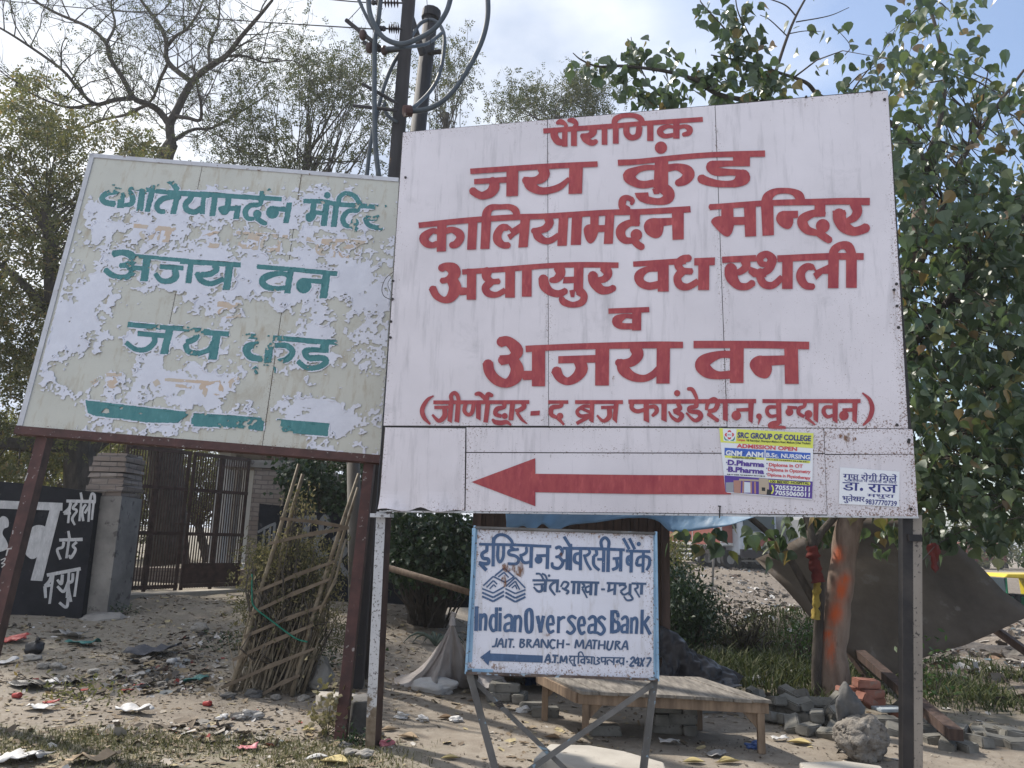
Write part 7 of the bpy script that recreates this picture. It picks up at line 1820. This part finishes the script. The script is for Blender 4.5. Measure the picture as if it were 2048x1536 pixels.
flat_bits(9000,(-6.0,4.5),(4.3,9.5),(.008,.018),dsm,litmat('small_debris',[(0,(.10,.08,.06)),(.4,(.17,.14,.11)),(.7,(.07,.055,.045)),(.9,(.42,.38,.31))]),'small_debris','crumbs of earth, twigs and leaf bits',206)
flat_bits(16000,(1.2,17),(7.6,44),(.045,.11),lambda x,y:rubf(x,y)*max(.08,min(1,.5+1.1*mnoise.noise((x*.55,y*.4,7)))),litmat('rubbish_bits',[(0,(.11,.09,.075)),(.25,(.20,.17,.14)),(.45,(.07,.06,.052)),(.58,(.30,.27,.235)),(.72,(.45,.43,.41)),(.85,(.55,.54,.53)),(.93,(.24,.15,.10)),(.96,(.12,.17,.20)),(1,(.30,.09,.06))]),'rubbish','scattered rubbish covering the waste ground behind',202,.01,.8,.018)
def blades(n,xr,yr,h,dens,m,name,label,seed,w=.004,bend=.5):
    r=np.random.RandomState(seed); P=[]
    while len(P)<n:
        x=r.uniform(*xr); y=r.uniform(*yr)
        if r.rand()<dens(x,y): P.append((x,y,gz(x,y)-.004))
    P=np.array(P); H=r.uniform(h[0],h[1],n)*(.5+r.rand(n)); a=r.uniform(0,2*np.pi,n); d=np.stack([np.cos(a),np.sin(a),0*a],1); s=np.stack([-np.sin(a),np.cos(a),0*a],1)*w*r.uniform(.7,1.6,n)[:,None]
    up=np.array([0,0,1.0]); L1=P+up*(H*.6)[:,None]+d*(H*bend*.3)[:,None]; L2=P+up*(H*.9)[:,None]+d*(H*bend)[:,None]
    V=np.stack([P-s,P+s,L1+s*.8,L1-s*.8,L2],1).reshape(-1,3); b=np.arange(n)[:,None]*5; F=np.concatenate([np.concatenate([b,b+1,b+2],1),np.concatenate([b,b+2,b+3],1),np.concatenate([b+3,b+2,b+4],1)])
    return tag(mesh_np(name,V,F,m,None,False),label,None,None,'stuff')
M_grass=leafmat('dusty_grass',[(0,(.085,.09,.045)),(.5,(.13,.125,.065)),(1,(.24,.21,.12))],.2,.8,.1); M_weedg=leafmat('green_weeds',[(0,(.045,.060,.028)),(.6,(.082,.098,.045)),(1,(.15,.145,.08))],.25,.7,.15)
def gd(x,y): return grassf(x,y)*max(0,min(1,.35+1.3*mnoise.noise((x*1.3,y*1.3,21))))
blades(15000,(-4.5,-.3),(4.3,6.4),(.015,.045),gd,M_grass,'grass','thin dusty grass on the left verge',203,.0028,.8)
blades(9000,(1.0,6.0),(8.2,16),(.06,.24),lambda x,y:smooth(8.0,9.2,y)*smooth(16,12,y)*smooth(1.0,1.7,x)*smooth(5.4,3.2,x)*max(0,min(1,.62+mnoise.noise((x*.8,y*.7,31)))),M_weedg,'weeds','green weeds and tall grass behind the bench',204,.008,.7)
blades(4000,(2.6,9),(6.8,11),(.05,.16),lambda x,y:max(0,min(1,-.1+1.4*mnoise.noise((x*.9,y*.8,41)))),M_weedg,'low_weeds','low green weeds among the rubbish',205,.006,.8)
shrub('shrub','brownish dry bush in the weeds between kiosk and peepal trunk',[(1450,1215),(1530,1215),(1560,1290),(1500,1330),(1430,1300)],10.5,12,1700,60,.16,72,leafmat('dry_brown_bush',[(0,(.07,.062,.04)),(1,(.12,.105,.07))],.2,.8,.1),(.035,.06))
shrub('shrub','fresh green weed bush close to the left of the peepal trunk',[(1590,1230),(1625,1235),(1630,1330),(1590,1330)],9.8,11,900,30,.10,73,M_fresh,(.035,.06))
# ------------------------------------------------------------------ lorries and rickshaw on the road
def vm(n,c,r=.5,sp=None): return simple(n,[x*.85 for x in c],c,3,r,.1,.003,6,spots=sp)
M_cont=vm('red_brown_container',(.26,.085,.065)); M_contw=vm('white_trim',(.55,.55,.54)); M_orange=vm('orange_panel',(.48,.22,.05)); M_tyre=vm('tyre',(.02,.02,.02),.9); M_cab=vm('pale_blue_cab',(.42,.47,.54)); M_glass=vm('dark_glass',(.05,.07,.085),.1); M_yel=vm('yellow_body',(.62,.46,.03),.35); M_grn=vm('green_body',(.01,.16,.075),.35); M_tank=vm('grey_tank',(.28,.29,.30),.4); M_chas=vm('dark_chassis',(.035,.03,.03),.8)
def vehicle(name,px,py,D,label,cat,yaw,group=None):
    b=AT(px,py,D); b.z=gz(b.x,b.y); o=empty(name,b,label,cat,group); R=Matrix.Rotation(yaw,3,'Z')
    def box(nm,m,c,s,par=o,bv=.03):
        mb=MB(); mb.box(b+R@Vector(c),s,R); q=mb.build(nm,m,par); 
        if bv: bevel(q,bv)
        return q
    def wheel(c,r,w):
        mb=MB(); c=b+R@Vector(c); ax=R@Vector((0,1,0)); mb.tube([c-ax*w/2,c-ax*w*.42,c+ax*w*.42,c+ax*w/2],[r*.9,r,r,r*.9],16); t=mb.build('wheel',M_tyre,o); mb=MB(); mb.tube([c-ax*(w/2+.02),c+ax*(w/2+.02)],r*.5,12); mb.build('rim',M_tank,t)
    return o,box,wheel
def lorry(px,D,label,yaw,body,L,mat2=None,cab=False,h=2.9,tank=False):
    o,box,wheel=vehicle('lorry',px,1130,D,label,'lorry',yaw,'lorries on the road'); z0=1.25
    if tank:
        pass
    else:
        box('container',body,(0,0,z0+h/2),(L,2.45,h))
        for s in(-1,1):
            box('edge_trim',M_contw,(0,s*1.235,z0+.06),(L+.02,.03,.14),bv=0); box('edge_trim',M_contw,(-L/2+.05,s*1.24,z0+h/2),(.12,.03,h-.3),bv=0); box('edge_trim',M_contw,(L/2-.05,s*1.24,z0+h/2),(.12,.03,h-.3),bv=0)
            box('lettering_panel',M_contw,(L*.1,s*1.245,z0+h*.55),(.9,.02,.35),bv=0)
        if mat2:
            box('rear_door',mat2,(-L/2-.03,0,z0+h/2),(.05,2.4,h-.05),bv=.01)
            for k in range(5): box('door_bar',M_orange,(-L/2-.07,0,z0+.4+k*.55),(.03,2.2,.10),bv=0)
    box('chassis',M_chas,(0,0,.95),(L,1.0,.4)); box('bumper',M_contw,(-L/2+.0,0,.62),(.12,2.3,.14))
    for s in(-1,1):
        for k in range(3): box('side_guard',M_contw,(0,s*1.15,.45+.25*k),(L*.42,.05,.09),bv=0)
        for x in(-L*.36,-L*.22,L*.3): wheel((x,s*1.0,.5),.5,.3)
    if cab:
        x=L/2+1.1; box('cab',M_cab,(x,0,1.9),(1.9,2.35,2.3),bv=.12); box('windscreen',M_glass,(x+.96,0,2.3),(.05,2.0,.9),bv=0); box('bumper',M_chas,(x+.98,0,.85),(.15,2.35,.4))
        for s in(-1,1): box('side_window',M_glass,(x+.2,s*1.18,2.35),(.9,.03,.7),bv=0); wheel((x,s*1.0,.5),.5,.3)
    return o,box,wheel
lorry(1374,54,'farthest red brown container lorry, nearest the kiosk',math.radians(205),M_cont,6.5)
lorry(1418,46,'red brown container lorry with an orange rear door',math.radians(118),M_cont,6.0,M_orange,h=3.0)
lorry(1466,44,'red brown container lorry with white side guard behind the hanging leaves',math.radians(203),M_cont,3.6,None,False,3.1)
o,box,wheel=vehicle('lorry',1500,1136,43,'pale blue lorry cab facing the camera beside the containers','lorry',math.radians(-75),'lorries on the road')
box('cab',M_cab,(0,0,1.95),(1.9,2.3,2.4),bv=.15); box('windscreen',M_glass,(.97,0,2.45),(.04,1.9,.85),bv=0); box('bumper',M_chas,(1.0,0,.85),(.2,2.3,.45)); box('roof_box',M_orange,(-.3,0,3.5),(1.4,2.1,.8)); box('grille',M_cont,(.98,0,1.5),(.05,1.5,.5),bv=0); box('load_bed',M_orange,(-3.2,0,2.3),(4.2,2.4,2.0)); box('chassis',M_chas,(-2.2,0,.9),(6,1,.4))
for s in(-1,1):
    wheel((.1,s*1.0,.5),.5,.3); wheel((-3.6,s*1.0,.5),.5,.3); box('headlight',M_contw,(1.0,s*.85,1.15),(.06,.3,.2),bv=.02); box('side_window',M_glass,(.2,s*1.155,2.5),(.9,.03,.7),bv=0)
o,box,wheel=vehicle('lorry',1552,1138,45,'grey rounded tanker lorry half hidden by leaves','lorry',math.radians(-70),'lorries on the road')
b_=Vector(o.location); R_=Matrix.Rotation(math.radians(-70),3,'Z'); mb=MB(); mb.tube([b_+R_@Vector((x,0,2.3)) for x in(-4.0,-3.8,0,1.8,2.0)],[.7,1.2,1.25,1.2,.7],20); mb.build('tank',M_tank,o,True); box('chassis',M_chas,(-.6,0,.95),(7,1,.4)); box('cab',M_tank,(3.0,0,1.8),(1.6,2.2,2.1),bv=.15); box('windscreen',M_glass,(3.82,0,2.2),(.04,1.8,.8),bv=0)
for s in(-1,1):
    for x in(-3,-1.9,2.9): wheel((x,s*1.0,.5),.5,.3)
# auto rickshaw seen from its left side
D=27; o,box,wheel=vehicle('auto_rickshaw',2052,1230,D,'yellow and green auto rickshaw passing beyond the dark board','auto rickshaw',math.radians(184))
b=Vector(o.location); R=Matrix.Rotation(math.radians(184),3,'Z')
def prof(nm,m,pts,w,bv=.04):
    mb=MB(); poly=[b+R@Vector((x,w/2,z)) for x,z in pts]; mb.prism(poly,R@Vector((0,1,0)),w); q=mb.build(nm,m,o,recalc=True); bevel(q,bv,3); return q
prof('roof',M_yel,[(1.12,1.60),(.98,1.72),(-.9,1.76),(-1.25,1.66),(-1.3,1.30),(-1.22,1.28),(-1.15,1.54),(.95,1.60)],1.28); prof('rear_canopy',M_yel,[(-.30,1.64),(-1.22,1.60),(-1.32,1.0),(-.35,1.0)],1.26); prof('lower_body',M_grn,[(.35,.98),(-1.34,.98),(-1.38,.55),(.38,.55)],1.30); prof('lower_stripe',M_yel,[(.40,.54),(-1.38,.54),(-1.3,.36),(.35,.36)],1.26)
prof('front_cowl',M_grn,[(1.05,.98),(.72,.98),(.62,.45),(1.0,.36),(1.28,.52)],.95); prof('windscreen',M_glass,[(1.10,1.58),(1.04,1.0),(.99,1.0),(1.05,1.58)],1.15,.004); box('sticker_panel',M_contw,(-.85,-.645,1.35),(.22,.02,.18),bv=0); box('sticker_panel',M_cont,(-.55,-.662,.8),(.14,.02,.16),bv=0)
box('front_pillar',M_grn,(1.03,-.58,1.28),(.05,.05,.62),bv=0); box('front_pillar',M_grn,(1.03,.58,1.28),(.05,.05,.62),bv=0); box('driver_seat',M_tyre,(.3,0,.8),(.35,.6,.5))
wheel((.98,0,.22),.22,.12); wheel((-.85,-.52,.22),.22,.12); wheel((-.85,.52,.22),.22,.12)
o,box,wheel=vehicle('mini_van',1962,1150,62,'brown boxy van partly hidden by the dark board','van',math.radians(10)); box('body',M_cont,(0,0,1.25),(3.6,1.6,1.5),bv=.12); box('window',M_glass,(.2,-.81,1.55),(2.6,.02,.5),bv=0); box('bumper',M_chas,(1.82,0,.6),(.1,1.6,.25))
for x in(-1.1,1.15):
    for s in(-.7,.7): wheel((x,s,.3),.3,.2)

# ------------------------------------------------------------------ the dusty air
hz=MB(); hz.box((0,330,6.0),(1300,780,17.0)); h_=hz.build('haze',bpy.data.materials.new('haze_air')); h_['kind']='stuff'; h_['label']='thin dusty haze in the air'
hm=h_.data.materials[0]; hm.use_nodes=True; t_=hm.node_tree; t_.nodes.clear(); o_=t_.nodes.new('ShaderNodeOutputMaterial'); v_=t_.nodes.new('ShaderNodeVolumePrincipled'); v_.inputs['Color'].default_value=(.90,.93,.97,1); v_.inputs['Density'].default_value=.0011; v_.inputs['Anisotropy'].default_value=.35; t_.links.new(v_.outputs[0],o_.inputs['Volume'])
